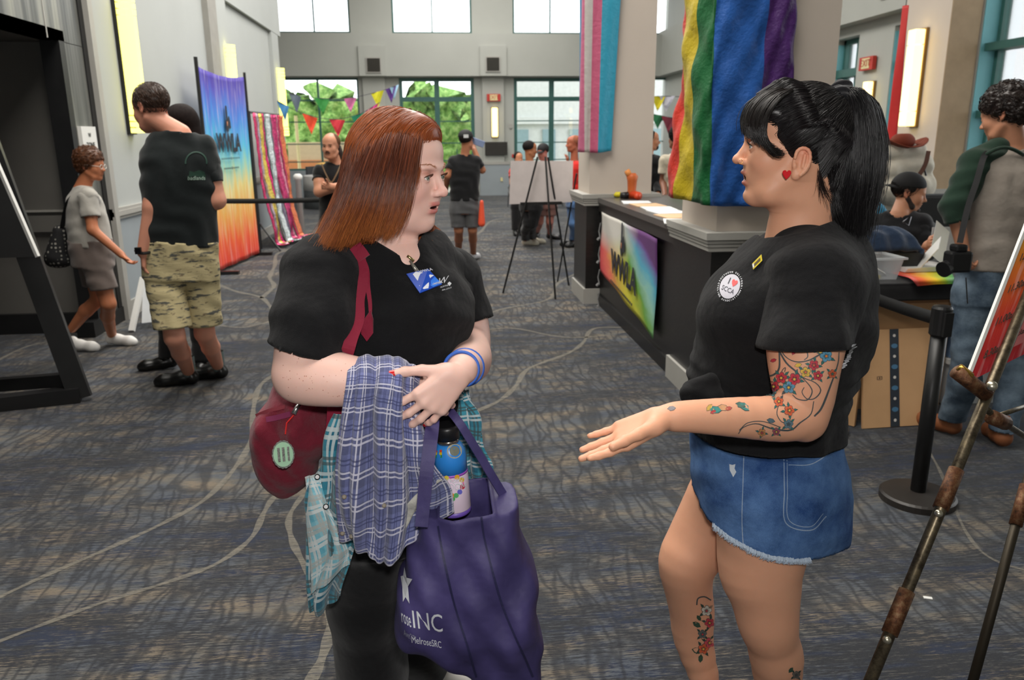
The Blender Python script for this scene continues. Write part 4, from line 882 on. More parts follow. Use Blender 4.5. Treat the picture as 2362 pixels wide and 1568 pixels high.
def peval(p, X, Y, Z, inf):
    if p[0] == 'cap':
        a, b = p[1], p[2]; d = b-a; L = max(float(d.dot(d)), 1e-9)
        x, y, z = X-f4(a[0]), Y-f4(a[1]), Z-f4(a[2])
        t = np.clip((x*f4(d[0])+y*f4(d[1])+z*f4(d[2]))/f4(L), 0, 1)
        q = np.sqrt((x-t*f4(d[0]))**2+(y-t*f4(d[1]))**2+(z-t*f4(d[2]))**2)
        return q-(f4(p[3])+t*f4(p[4]-p[3]))-f4(inf)
    if p[0] == 'ell':
        c = p[1]; r = p[2]+inf; x, y, z = X-f4(c[0]), Y-f4(c[1]), Z-f4(c[2])
        if p[3] is not None:
            R = p[3]; x, y, z = [x*f4(R[0][i])+y*f4(R[1][i])+z*f4(R[2][i]) for i in range(3)]
        q = np.sqrt((x/f4(r[0]))**2+(y/f4(r[1]))**2+(z/f4(r[2]))**2)
        q2 = np.sqrt((x/f4(r[0]**2))**2+(y/f4(r[1]**2))**2+(z/f4(r[2]**2))**2)
        return q*(q-1)/np.maximum(q2, 1e-6)
    s = p[1]; o = p[3]; x, y, z = X-f4(o[0]), Y-f4(o[1]), Z-f4(o[2])
    if p[2] is not None:
        R = A_(p[2]); x, y, z = [x*f4(R[0][i])+y*f4(R[1][i])+z*f4(R[2][i]) for i in range(3)]
    zz = s[:, 0]; order = np.argsort(zz); s = s[order]; zz = s[:, 0]
    fine = np.linspace(zz[0], zz[-1], 80); tab = []
    for c in range(1, 5):
        v = np.interp(fine, zz, s[:, c]); v = np.convolve(np.pad(v, 5, 'edge'), np.hanning(11)/np.hanning(11).sum(), 'valid'); tab.append(v)
    shp = z.shape; zf = z.ravel()
    cx, cy, rx, ry = [np.interp(zf, fine, t).astype(f4).reshape(shp) for t in tab]
    rx = rx+f4(inf); ry = ry+f4(inf); n = p[5]
    if n == 2: q = np.sqrt(((x-cx)/rx)**2+((y-cy)/ry)**2)
    else: q = (np.abs((x-cx)/rx)**f4(n)+np.abs((y-cy)/ry)**f4(n))**f4(1.0/n)
    d = (q-1)*np.minimum(rx, ry)
    return np.maximum(d, np.maximum(f4(zz[0]-inf)-z, z-f4(zz[-1]+inf)))
class Vol:
    def __init__(s, prims, h, inf=0.0, k=0.02, pad=0.03, lo=None, hi=None):
        b = [pbounds(p, inf) for p in prims if not (p[0] == 'ell' and p[5])]
        s.lo = np.min([q[0] for q in b], 0)-pad if lo is None else A_(lo); s.hi = np.max([q[1] for q in b], 0)+pad if hi is None else A_(hi); s.h = h
        n = np.ceil((s.hi-s.lo)/h).astype(int)+1
        s.ax = [(s.lo[i]+h*np.arange(n[i])).astype(f4) for i in range(3)]; s.D = np.full(n, 0.2, f4)
        for p in prims: s.add(p, inf, k)
    def blk(s, lo, hi):
        sl = []
        for i in range(3):
            a = int(max(0, math.floor((lo[i]-s.lo[i])/s.h))); b = int(min(len(s.ax[i]), math.ceil((hi[i]-s.lo[i])/s.h)+1)); sl.append(slice(a, max(a, b)))
        return tuple(sl), s.ax[0][sl[0]][:, None, None], s.ax[1][sl[1]][None, :, None], s.ax[2][sl[2]][None, None, :]
    def add(s, p, inf=0.0, k=0.02):
        kk = p[5] if p[0] == 'cap' else p[4]
        kk = k if kk is None else kk; lo, hi = pbounds(p, inf+kk+s.h*2); sl, X, Y, Z = s.blk(lo, hi)
        if s.D[sl].size == 0: return
        d = peval(p, X, Y, Z, inf if not (p[0] == 'ell' and p[5]) else 0.0); a = s.D[sl]
        if p[0] == 'ell' and p[5]:      # smooth subtraction
            h = np.clip(0.5-0.5*(a+d)/kk, 0, 1); s.D[sl] = a*(1-h)-d*h+kk*h*(1-h); return
        h = np.clip(0.5+0.5*(a-d)/kk, 0, 1); s.D[sl] = a*(1-h)+d*h-kk*h*(1-h)
    def cut(s, pt, n):
        n = nrm(n); X, Y, Z = s.ax[0][:, None, None], s.ax[1][None, :, None], s.ax[2][None, None, :]
        s.D = np.maximum(s.D, (X-f4(pt[0]))*f4(n[0])+(Y-f4(pt[1]))*f4(n[1])+(Z-f4(pt[2]))*f4(n[2])); return s
    def disp(s, fn):
        X, Y, Z = s.ax[0][:, None, None], s.ax[1][None, :, None], s.ax[2][None, None, :]; s.D = (s.D+fn(X, Y, Z)).astype(f4); return s
    def mesh(s):
        D = s.D; ins = D < 0; nx, ny, nz = D.shape
        c = np.zeros((nx-1, ny-1, nz-1), np.int8)
        offs = [(i, j, k) for i in (0, 1) for j in (0, 1) for k in (0, 1)]
        for i, j, k in offs: c += ins[i:nx-1+i, j:ny-1+j, k:nz-1+k]
        act = (c > 0) & (c < 8); I, J, K = np.nonzero(act); n = len(I)
        idx = np.full(act.shape, -1, np.int32); idx[I, J, K] = np.arange(n)
        val = {o: D[I+o[0], J+o[1], K+o[2]] for o in offs}
        acc = np.zeros((n, 3), f4); cnt = np.zeros(n, f4)
        for a in range(3):
            for u in (0, 1):
                for v in (0, 1):
                    o0 = [0, 0, 0]; o0[(a+1) % 3] = u; o0[(a+2) % 3] = v; o1 = list(o0); o1[a] = 1
                    v0 = val[tuple(o0)]; v1 = val[tuple(o1)]; m = (v0 < 0) != (v1 < 0)
                    t = np.where(m, v0/np.where(m, v0-v1, 1), 0); q = np.zeros((n, 3), f4); q[:, a] = t; q[:, (a+1) % 3] = u; q[:, (a+2) % 3] = v
                    acc += q*m[:, None]; cnt += m
        V = (np.stack([I, J, K], 1)+acc/cnt[:, None])*s.h+s.lo
        F = []
        for a in range(3):
            b, c2 = (a+1) % 3, (a+2) % 3
            sl0 = [slice(None)]*3; sl1 = [slice(None)]*3
            sl0[a] = slice(0, -1); sl1[a] = slice(1, None)
            for t in (b, c2): sl0[t] = slice(1, -1); sl1[t] = slice(1, -1)
            A0 = ins[tuple(sl0)]; A1 = ins[tuple(sl1)]; m = A0 != A1; E = list(np.nonzero(m)); fl = A0[m]
            E[b] = E[b]+1; E[c2] = E[c2]+1
            def g(db, dc):
                q = [None]*3; q[a] = E[a]; q[b] = E[b]-db; q[c2] = E[c2]-dc; return idx[q[0], q[1], q[2]]
            q = np.stack([g(1, 1), g(0, 1), g(0, 0), g(1, 0)], 1); q[~fl] = q[~fl][:, ::-1]; F.append(q)
        return V, np.vstack(F)
def skin_mesh(name, prims, h, m, parent, inf=0.0, k=0.02, cuts=(), disp=None, cols=None, open_=True, solid=0.004, smooth_it=0, extra=None, pad=.03):
    v = Vol(prims, h, inf, k, pad=pad+inf)
    if disp: v.disp(disp)
    for p, n in cuts: v.cut(p, n)
    V, Fc = v.mesh()
    for _ in range(smooth_it): V = lap(V, Fc, .5)
    if cuts and open_:
        c = V[Fc].mean(1); keep = np.ones(len(Fc), bool)
        for p, n in cuts: keep &= ((c-A_(p)) @ nrm(n)) < -h*0.55
        Fc = Fc[keep]; used = np.unique(Fc); mp = np.full(len(V), -1); mp[used] = np.arange(len(used)); V = V[used]; Fc = mp[Fc]
    if extra:
        for (V2, F2) in extra: Fc = np.vstack([Fc, F2+len(V)]); V = np.vstack([V, V2])
    o = mesh(name, V, Fc, m, parent, True, cols=None if cols is None else cols(V))
    if cuts and open_ and solid:
        s = o.modifiers.new('solid', 'SOLIDIFY'); s.thickness = solid; s.offset = 1 if False else -1
    return o
def lap(V, Fc, w):
    acc = np.zeros_like(V); cnt = np.zeros(len(V))
    for i in range(4):
        a = Fc[:, i]; b = Fc[:, (i+1) % 4]; np.add.at(acc, a, V[b]); np.add.at(acc, b, V[a]); np.add.at(cnt, a, 1); np.add.at(cnt, b, 1)
    return V*(1-w)+w*acc/np.maximum(cnt, 1)[:, None]
def frame(fwd, up=(0, 0, 1)):
    f = nrm(fwd); l = nrm(np.cross(up, f)); u = np.cross(f, l); return np.stack([f, l, u], 1)     # columns forward, left, up
# ---------------------------------------------------------------- head in its own frame (x forward, y left, z up)
def head_prims(o, R, s=1.0, mouth=0.0, fat=0.0, male=False, detail=True, ear=(0, 0)):
    T = lambda x, y, z: A_(o)+R @ (A_([x, y, z])*s)
    E = lambda c, r, k=.012, sub=False, Rl=None: ell(T(*c), A_(r)*s, R if Rl is None else R @ Rl, k*s, sub)
    C = lambda a, b, ra, rb, k=.012: cap(T(*a), T(*b), ra*s, rb*s, k*s)
    w = 1.0+fat
    p = [E((-.020, 0, .036), (.094, .076, .086)), E((.040, 0, .045), (.050, .060, .056), .02),
         E((.030, 0, -.035), (.060, .060*w, .075), .02)]
    for y in (-1, 1):
        p += [C((-.012, y*.054*w, -.048), (.040, y*.038*w, -.084-mouth*.6), .015, .017, .025), C((.040, y*.038*w, -.084-mouth*.6), (.062, y*.010, -.092-mouth), .017, .016, .02)]
        p += [E((.052, y*.038*w, -.022), (.030, .024, .030), .02)]
    m = mouth
    p += [E((.066, 0, -.091-m), (.019, .021, .017), .014), E((.060, 0, -.057), (.0245, .033, .028), .02), E((.0955, 0, -.0785-m), (.0100, .030, .0050), .010, True)]
    if fat: p += [E((.004, 0, -.098), (.056, .050, .028), .03)]
    # brow, nose
    p += [E((.076, 0, .022), (.018, .045, .010), .014)]
    p += [C((.086, 0, .010), (.1045, 0, -.022), .0065, .0078, .012), E((.1060, 0, -.0265), (.0105, .0100, .0090), .008)]
    for y in (-1, 1): p += [E((.0955, y*.0115, -.0300), (.0095, .0065, .0068), .006)]
    if detail:
        for y in (-1, 1): p += [E((.0935, y*.0315, .004), (.0150, .0180, .0110), .012, True), E((.1010, y*.0065, -.0370), (.0035, .0028, .003), .002, True)]
        # lids
        for y in (-1, 1):
            p += [E((.0745, y*.0315, .0025), (.0150, .0150, .0145), .004)]
            p += [E((.0900, y*.0318, .0018), (.0120, .0130, .0038), .003, True)]
        # lips, with the parted mouth between them
        p += [E((.0855, 0, -.0532), (.0090, .0215, .0050), .005), E((.0885, .0055, -.0520), (.0070, .0085, .0042), .004), E((.0885, -.0055, -.0520), (.0070, .0085, .0042), .004)]
        p += [E((.0825, 0, -.0650-m), (.0098, .0185, .0060), .005)]
        p += [E((.0930, 0, -.0588-m*.5), (.0170, .0175, .0016+m*.60), .002, True)]
        for y in (-1, 1):
            ex, ez = ear
            p += [E((-.022+ex, y*.0755, .001+ez), (.0170, .0060, .0270), .006), E((-.015+ex, y*.0750, -.024+ez), (.0085, .0055, .0100), .006)]
            p += [E((-.019+ex, y*.0835, .003+ez), (.0105, .0070, .0180), .004, True)]
            rim = [(-.009, .010), (-.012, .024), (-.023, .030), (-.035, .024), (-.0385, .006), (-.033, -.012), (-.023, -.024)]
            rim = cr([(q0+ex, 0, q1+ez) for q0, q1 in rim], 14)
            for i in range(len(rim)-1): p.append(C((rim[i][0], y*.0815, rim[i][2]), (rim[i+1][0], y*.0815, rim[i+1][2]), .0032, .0032, .003))
            p += [C((-.028+ex, y*.081, .016+ez), (-.026+ex, y*.081, -.008+ez), .003, .003, .003), E((-.010+ex, y*.0790, -.006+ez), (.0040, .0040, .0060), .004)]
    return p
def head_cols(V, o, R, s, skin, lip, blush=None, lid=None, mouth=0.0, male=False):
    L = (V-A_(o)) @ R/s; x, y, z = L[:, 0], L[:, 1], L[:, 2]; ay = np.abs(y)
    C = np.tile(A_(lin(skin)[:3]), (len(V), 1))
    def mixc(w, c):
        w = np.clip(w, 0, 1)[:, None]; C[:] = C*(1-w)+A_(lin(c)[:3])*w
    if blush: mixc(.45*np.exp(-(((x-.055)/.035)**2+((ay-.045)/.022)**2+((z+.030)/.022)**2)), blush)
    if blush: mixc(.35*np.exp(-(((x-.108)/.012)**2+((z+.028)/.012)**2+(y/.014)**2)), blush)
    if lid: mixc(.75*np.exp(-(((z-.011)/.0075)**2+((ay-.033)/.017)**2))*(x > .05), lid)
    mixc(.6*np.exp(-(((z+.002)/.003)**2+((ay-.031)/.014)**2))*(x > .06), [q*.72 for q in skin])
    m = mouth
    mixc(1.3*np.exp(-(((z+.0525)/.0052)**4+(y/.0205)**4))*(x > .074), lip)
    mixc(1.3*np.exp(-(((z+.0650+m)/.0060)**4+(y/.0185)**4))*(x > .072), lip)
    mixc(2.0*np.exp(-(((z+.0588+m*.5)/(.0022+m*.55))**4+(y/.0165)**4))*(x > .06)*(x < .0860), (60, 22, 22))
    mixc(1.5*np.exp(-(((x-.101)/.0035)**2+((ay-.0065)/.0032)**2+((z+.0365)/.0028)**2)), (70, 30, 28))
    ear = np.exp(-(((x+.02)/.022)**2+((z)/.03)**2))*(ay > .068); mixc(.35*ear, (226, 120, 100))
    return C
def eyes(o, R, s, parent, iris, lash=(40, 26, 20), look=(1, 0, 0), brow=(120, 76, 50), h=None, brow_n=70, seed=1):
    T = lambda x, y, z: A_(o)+R @ (A_([x, y, z])*s); rr = random.Random(seed)
    for y in (-1, 1):
        c = T(.0748, y*.0315, .0022); r = .0128*s; ax = R @ nrm(look); Rm = A_(Vector(ax).to_track_quat('Z', 'Y').to_matrix())
        vs = []; fs = []; cs = []; n = 24; prof = [0, .16, .22, .46, .50, .56, .8, 1.1, 1.6, 2.2, 3.14]
        colr = [(8, 8, 8), (8, 8, 8), iris, iris, [q*.5 for q in iris], (226, 216, 210), (230, 220, 214), (226, 206, 200), (214, 180, 170), (200, 160, 150), (200, 160, 150)]
        for i, a in enumerate(prof):
            for j in range(n):
                b = 2*math.pi*j/n; vs.append(c+Rm @ A_([math.sin(a)*math.cos(b), math.sin(a)*math.sin(b), math.cos(a)])*r); cs.append(lin(colr[i])[:3])
        for i in range(len(prof)-1):
            for j in range(n): fs.append((i*n+j, i*n+(j+1) % n, (i+1)*n+(j+1) % n, (i+1)*n+j)[::-1])
        mesh('eyeball', vs, fs, vmat('eye_wet', .08, spec=.6), parent, True, cols=A_(cs))
        mb = MB()
        for k in range(26):        # lashes along the upper lid
            u = -1+2*k/25; b0 = T(.0745+.0150*math.cos(u*.95)-.0003, y*(.0315+.0125*u), .0022+.0046*(1-u*u)+.0008)
            d = R @ (A_([.0052, y*.0030*u, .0036+.0010*(1-u*u)])*s); mb.tube([b0, b0+d*.6, b0+d+R @ A_([0, 0, .0010])*s], [.00030, .00024, .00008], 3)
        u = np.linspace(-1, 1, 14); mb.tube([T(.0748+.0149*math.cos(q*.95), y*(.0315+.0125*q), .0022+.0046*(1-q*q)+.0006) for q in u], .00055, 5)
        mb.build('eyelash', pm('lash_%d' % lash[0], lash, .6), parent)['kind'] = 'stuff'
        mb = MB()
        for k in range(brow_n):
            u = k/brow_n+rr.uniform(-.02, .02); yy = .013+.036*u; zz = .0235+.0065*math.sin(min(1, u*1.25)*math.pi*.62)-.004*max(0, u-.7)+rr.uniform(-.0022, .0022)*(1.15-u*.8)
            xx = .0925-.020*u*u-.0015*abs(u)
            hgt = T(xx, y*yy, zz); 
            if h is not None:
                src = hgt+(R @ A_([.03, y*.012, 0]))*s; hit = h.ray_cast(Vector(src), Vector(-nrm(R @ A_([1, y*.4, 0]))), .1)
                if hit[0] is None: continue
                hgt = A_(hit[0])
            d = R @ (A_([-.0008, y*.0060, .0018 if u < .5 else -.0004])*s); mb.tube([hgt, hgt+d*.6+R @ A_([.0006, 0, 0]), hgt+d], [.00034, .0003, .0001], 3)
        if mb.v: mb.build('eyebrow', pm('brow_%d_%d' % (brow[0], brow[2]), brow, .7), parent)['kind'] = 'stuff'
# ---------------------------------------------------------------- hand
def hand_prims(w, f, pn, thumb=1, s=1.0, curl=(.3, .35, .4, .45), tcurl=.3, spread=.12, tang=.75, fr=.0078):
    """wrist, finger direction, direction the palm faces, thumb side sign"""
    f = nrm(f); pn = nrm(A_(pn)-f*A_(pn).dot(f)); sd = np.cross(f, pn)*thumb; w = A_(w, float); out = []; tips = []
    Ls = (.072, .079, .073, .057); K = (.084, .088, .084, .076); off = (.030, .0105, -.0095, -.0285)
    for i in range(4):
        kn = w+(f*K[i]+sd*off[i]-pn*(.004 if i in (1, 2) else 0))*s; base = w+(f*.012+sd*off[i]*.55)*s
        out.append(cap(base, kn, .0145*s, .0118*s, .012*s)); d = nrm(f+sd*(off[i]/.03)*spread); p = kn; a = 0; seg = (.46, .30, .24); r = fr*(1.06 if i < 3 else .92)
        for j in range(3):
            a += curl[i]*(1.0, 1.25, .8)[j]; dd = d*math.cos(a)+pn*math.sin(a); q = p+dd*Ls[i]*seg[j]*s
            r2 = r*(.94, .9, .86)[j]; out.append(cap(p, q, r*s*1.02, r2*s, .004*s)); p = q; r = r2
        tips.append((p, dd, nrm(np.cross(np.cross(dd, pn), dd))*-1, r*s))
    b = w+(f*.022+sd*.022+pn*.006)*s; out.append(cap(w+f*.012*s, b, .015*s, .0155*s, .012*s)); d = nrm(f*math.cos(tang)+sd*math.sin(tang)+pn*.25); p = b
    for j, (L, r0, r1) in enumerate(((.040, .0140, .0105), (.032, .0100, .0090), (.025, .0090, .0075))):
        dd = nrm(d+pn*tcurl*j*.6+f*.18*j); q = p+dd*L*s; out.append(cap(p, q, r0*s, r1*s, .006*s)); p = q
    tips.append((p, dd, nrm(-pn-sd*(-.6)), r1*s)); return out, tips
def nail(tip, col, parent, name='fingernail'):
    p, d, up, r = tip; u2 = np.cross(d, up); vs = []; fs = []; n = 5
    for i in range(4):
        for j in range(n):
            a = (j/(n-1)-.5)*1.7; vs.append(A_(p)+d*(r*(-.9+i*.62))+ (up*math.cos(a)+u2*math.sin(a))*(r*1.10+.0007)*(1 if i < 3 else .80))
    for i in range(3):
        for j in range(n-1): fs.append((i*n+j, i*n+j+1, (i+1)*n+j+1, (i+1)*n+j))
    k = len(vs); vs += [v-up*.001 for v in vs]; fs += [tuple(q+k for q in f[::-1]) for f in fs]
    return mesh(name, vs, fs, pm('nail_%d_%d' % (col[0], col[1]), col, .2), parent, True)
def bvh_of(*objs):
    vs = []; fs = []
    for o in objs:
        k = len(vs); vs += [tuple(v.co) for v in o.data.vertices]; fs += [tuple(i+k for i in p.vertices) for p in o.data.polygons]
    return BVHTree.FromPolygons(vs, fs)
def decal(name, pts2, faces, tree, m, parent, off=.0007, org=None):
    """flat print laid on a surface: each picture point is dropped on the surface it covers"""
    out = []
    for (px, py) in pts2:
        d = Vector(ray(px, py)).normalized(); hit = tree.ray_cast(Vector(CAM), d, 12)
        if hit[0] is None: out.append(None); continue
        nn = hit[1]; nn = nn if nn.dot(d) < 0 else -nn; out.append(A_(hit[0])+A_(nn)*off)
    faces = [f for f in faces if all(out[i] is not None for i in f)]
    if not faces: return None
    return mesh(name, [(0, 0, 0) if q is None else q for q in out] if False else [next(z for z in out if z is not None) if q is None else q for q in out], faces, m, parent, False)
def strands(name, guides, n, m, parent, seg=14, r=.0006, jit=.006, colf=None, seed=1, taper=.3, frizz=.0, umin=0, umax=None, wave=0.0):
    """hair locks: many thin tapered tubes blended from guide lines"""
    q = np.random.RandomState(seed); Gd = [cr(g, seg) for g in guides]; ng = len(Gd); vs = np.zeros((n, seg, 3, 3)); cs = np.zeros((n, seg, 3, 3)); t = np.linspace(0, 1, seg)
    umax = ng-1 if umax is None else umax
    for i in range(n):
        u = q.uniform(umin, umax); k = min(int(u), ng-2); w = u-k; c = Gd[k]*(1-w)+Gd[k+1]*w
        c = c+q.normal(0, jit, 3)*(0.4+.6*t[:, None])+q.normal(0, frizz, (1, 3))*(t[:, None]**2)
        if wave: c = c+np.outer(np.sin(t*(8+q.uniform(0, 6))+q.uniform(0, 6)), q.normal(0, wave, 3))*t[:, None]
        L = 1-abs(q.normal(0, .07)); c = np.stack([np.interp(t*L, t, c[:, a]) for a in range(3)], 1)
        d = np.gradient(c, axis=0); d /= np.linalg.norm(d, axis=1, keepdims=True)+1e-9
        a = np.cross(d, q.normal(0, 1, 3)); a /= np.linalg.norm(a, axis=1, keepdims=True)+1e-9; b = np.cross(d, a)
        rr = (r*q.uniform(.7, 1.3))*(1-(1-taper)*t)[:, None]
        for j in range(3): vs[i, :, j] = c+(a*math.cos(2.094*j)+b*math.sin(2.094*j))*rr
        if colf is not None: cs[i] = colf(u/(ng-1), t, q)[:, None, :]
    idx = np.arange(n*seg*3).reshape(n, seg, 3); f = []
    for j in range(3): f.append(np.stack([idx[:, :-1, j], idx[:, :-1, (j+1) % 3], idx[:, 1:, (j+1) % 3], idx[:, 1:, j]], -1).reshape(-1, 4))
    o = mesh(name, vs.reshape(-1, 3), np.vstack(f), m, parent, True, cols=cs.reshape(-1, 3) if colf is not None else None); o['kind'] = 'stuff'; return o

def polysdf(px, py, poly):
    poly = A_(poly, float); n = len(poly); d = np.full(px.shape, 1e9, f4); sg = np.ones(px.shape, bool); ins = np.zeros(px.shape, bool)
    for i in range(n):
        a = poly[i]; b = poly[(i+1) % n]; e = b-a; wx, wy = px-f4(a[0]), py-f4(a[1]); t = np.clip((wx*f4(e[0])+wy*f4(e[1]))/f4(e.dot(e)), 0, 1)
        d = np.minimum(d, (wx-t*f4(e[0]))**2+(wy-t*f4(e[1]))**2)
        c = ((a[1] > py) != (b[1] > py)) & (px < (b[0]-a[0])*(py-a[1])/(b[1]-a[1]+1e-9)+a[0]); ins ^= c
    d = np.sqrt(d); return np.where(ins, -d, d)
def carve_poly(vol, poly, y0, y1):
    """cuts an opening whose outline is given as seen from the standing point, between two distances"""
    q = [P(a, b, y) for a, b in poly for y in (y0, y1)]; lo, hi = np.min(q, 0)-.02, np.max(q, 0)+.02; sl, X, Y, Z = vol.blk(lo, hi)
    if vol.D[sl].size == 0: return
    x, y, z = X, Y, Z-f4(EYE); c = [x*f4(M[0][i])+y*f4(M[1][i])+z*f4(M[2][i]) for i in range(3)]
    px = 1181+F*c[0]/c[2]; py = 784+F*c[1]/c[2]; d = polysdf(px, py, poly)*c[2]/f4(F); d = np.maximum(d, np.maximum(f4(y0)-Y, Y-f4(y1))); vol.D[sl] = np.maximum(vol.D[sl], -d)

def shell_hair(name, V, Fc, n, L, flow, colf, m, parent, seed=1, r=.0006, seg=7, lift=.0022, back=.35):
    """short combed strands lying all over a hair volume, following a flow direction along its surface"""
    q = np.random.RandomState(seed); tree = BVHTree.FromPolygons([tuple(v) for v in V], [tuple(int(i) for i in f) for f in Fc]); pick = q.randint(0, len(Fc), n)
    out = np.zeros((n, seg, 3, 3)); cs = np.zeros((n, seg, 3, 3)); ok = []
    for i in range(n):
        p = V[Fc[pick[i]]].mean(0)+q.normal(0, .002, 3); pts = []; st = L*q.uniform(.6, 1.2)/(seg-1); h0 = tree.find_nearest(Vector(p))
        if h0[0] is None: continue
        p = A_(h0[0]); nn = A_(h0[1])
        for j in range(seg):
            pts.append(p+nn*(lift*(.2+.8*math.sin(math.pi*min(1, (j+.6)/seg)))+q.uniform(0, .0006)))
            d = A_(flow(p, nn), float); d = d-nn*d.dot(nn); ln = np.linalg.norm(d)
            if ln < 1e-6: break
            p = p+d/ln*st+q.normal(0, .0006, 3); h0 = tree.find_nearest(Vector(p)); p = A_(h0[0]); nn = A_(h0[1])
        if len(pts) < seg: continue
        c = A_(pts); d = np.gradient(c, axis=0); d /= np.linalg.norm(d, axis=1, keepdims=True)+1e-9
        a = np.cross(d, q.normal(0, 1, 3)); a /= np.linalg.norm(a, axis=1, keepdims=True)+1e-9; b = np.cross(d, a); rr = r*q.uniform(.7, 1.4)*np.sin(np.linspace(.5, 2.9, seg))[:, None]
        for j in range(3): out[i, :, j] = c+(a*math.cos(2.094*j)+b*math.sin(2.094*j))*rr
        cs[i] = A_(colf(c[0], q))[None, None, :]; ok.append(i)
    out = out[ok]; cs = cs[ok]; n = len(ok); idx = np.arange(n*seg*3).reshape(n, seg, 3)
    f = [np.stack([idx[:, :-1, j], idx[:, :-1, (j+1) % 3], idx[:, 1:, (j+1) % 3], idx[:, 1:, j]], -1).reshape(-1, 4) for j in range(3)]
    o = mesh(name, out.reshape(-1, 3), np.vstack(f), m, parent, True, cols=cs.reshape(-1, 3)); o['kind'] = 'stuff'; return o

def schain(pts, rs, n=14, k=.012):
    """smooth tapering limb through joints"""
    q = [np.append(A_(p, float), r) for p, r in zip(pts, rs)]; c = cr(q, n); return [cap(c[i][:3], c[i+1][:3], c[i][3], c[i+1][3], k) for i in range(n-1)]
def decal_disc(name, fn, tree, m, parent, off, rings=6, n=36):
    pts = [fn(0, 0)]+[fn(r/rings*math.cos(2*math.pi*i/n), r/rings*math.sin(2*math.pi*i/n)) for r in range(1, rings+1) for i in range(n)]
    f = [(0, 1+i, 1+(i+1) % n) for i in range(n)]+[(1+r*n+i, 1+(r+1)*n+i, 1+(r+1)*n+(i+1) % n, 1+r*n+(i+1) % n) for r in range(rings-1) for i in range(n)]
    return decal(name, pts, f, tree, m, parent, off)
# ================================================================ person with red hair
def hair_mat(name, rough=.35, spec=.5):
    t = NT(name); at = t.n('ShaderNodeVertexColor', layer_name='Col'); t.set(at.outputs[0], rough, Specular_IOR_Level=spec, Anisotropic=.6); return t.m
m_skin = vmat('skin', .48, sss=.18, bs=.05, bscale=500, spec=.35)
m_hair = hair_mat('hair_strands')
m_tee = fabric('black_tee', (20, 20, 22), fold=13, bs=1.0, sheen=.06)
def wrinkle(amp, fr, ph=0.0, ax=(1, 1, 1)):
    a, b, c = ax
    def f(X, Y, Z): return amp*(np.sin(fr*(a*X+.7*b*Y+.9*c*Z)+2.2*np.sin(fr*.45*(X-Z)+ph))*np.sin(fr*.33*(Z*c+Y)+ph)).astype(f4)
    return f
def sections(rows, y, ry, n=None):
    """body outline traced at one distance: rows of (py, x-left, x-right[, distance, depth])"""
    out = []
    for r in rows:
        yy = r[3] if len(r) > 3 else y; d = r[4] if len(r) > 4 else ry
        a = P(r[1], r[0], yy); b = P(r[2], r[0], yy); c = (a+b)/2; out.append((c[2], c[0], c[1], (b[0]-a[0])/2, d))
    return out
RH = thing('person', 'woman with long red hair in black v-neck t-shirt holding plaid shirt and navy tote', 'person', (-.3, 1.72, 0))
Ro = P(924, 398, 1.60); Rf = frame((.86, -.48, -.13), (0, 0, 1)); Rs = .93
hp = head_prims(Ro, Rf, Rs, mouth=.0035, fat=.10)
neck = [cap(Ro+Rf @ A_([-.028, 0, -.06]), P(893, 600, 1.63), .052, .060, .03), cap(P(893, 600, 1.63), P(890, 660, 1.65), .062, .10, .03), cap(P(882, 585, 1.60), P(932, 606, 1.585), .048, .046, .03), cap(P(850, 600, 1.62), P(900, 660, 1.62), .035, .07, .03)]
V1, F1 = Vol(hp+neck, .0017, lo=Ro-A_([.14, .16, .24]), hi=Ro+A_([.16, .16, .15])).mesh()
skinR = (238, 196, 182)
def colsR(V):
    C = head_cols(V, Ro, Rf, Rs, skinR, (212, 130, 122), (232, 140, 128), (178, 104, 82), mouth=.0035)
    return C
# right arm (near), left arm (far) and both hands
aR = [P(752, 640, 1.55), P(728, 740, 1.49), P(697, 858, 1.44)]
fR = [P(690, 868, 1.44), P(760, 873, 1.42), P(860, 886, 1.42), P(940, 902, 1.43)]
armR = schain(aR, [.072, .066, .050])+schain(fR, [.049, .048, .039, .028])
hR, tR = hand_prims(fR[-1], (.93, -.05, -.15), (0, .8, -.6), thumb=1, s=.88, curl=(1.1, 1.1, 1.1, 1.1), tcurl=.6)
aL = [P(1028, 650, 1.80), P(1062, 740, 1.80), P(1080, 800, 1.76)]
fL = [P(1078, 800, 1.75), P(1084, 832, 1.58), P(1066, 852, 1.40)]
armL = schain(aL, [.075, .06, .048])+schain(fL, [.048, .042, .029])
wL = P(1060, 857, 1.375)
hL, tL = hand_prims(wL, (-.60, -.16, -.56), (-.30, .95, -.05), thumb=-1, s=.96, curl=(.30, .26, .28, .34), tcurl=-.15, spread=.26, tang=.85, fr=.0078)
VA, FA = Vol(armR+hR+armL+hL, .0026, lo=P(620, 560, 1.40)-A_([.05, .16, .40]), hi=A_([P(1120, 600, 1.85)[0]+.02, 1.92, 1.45])).mesh()
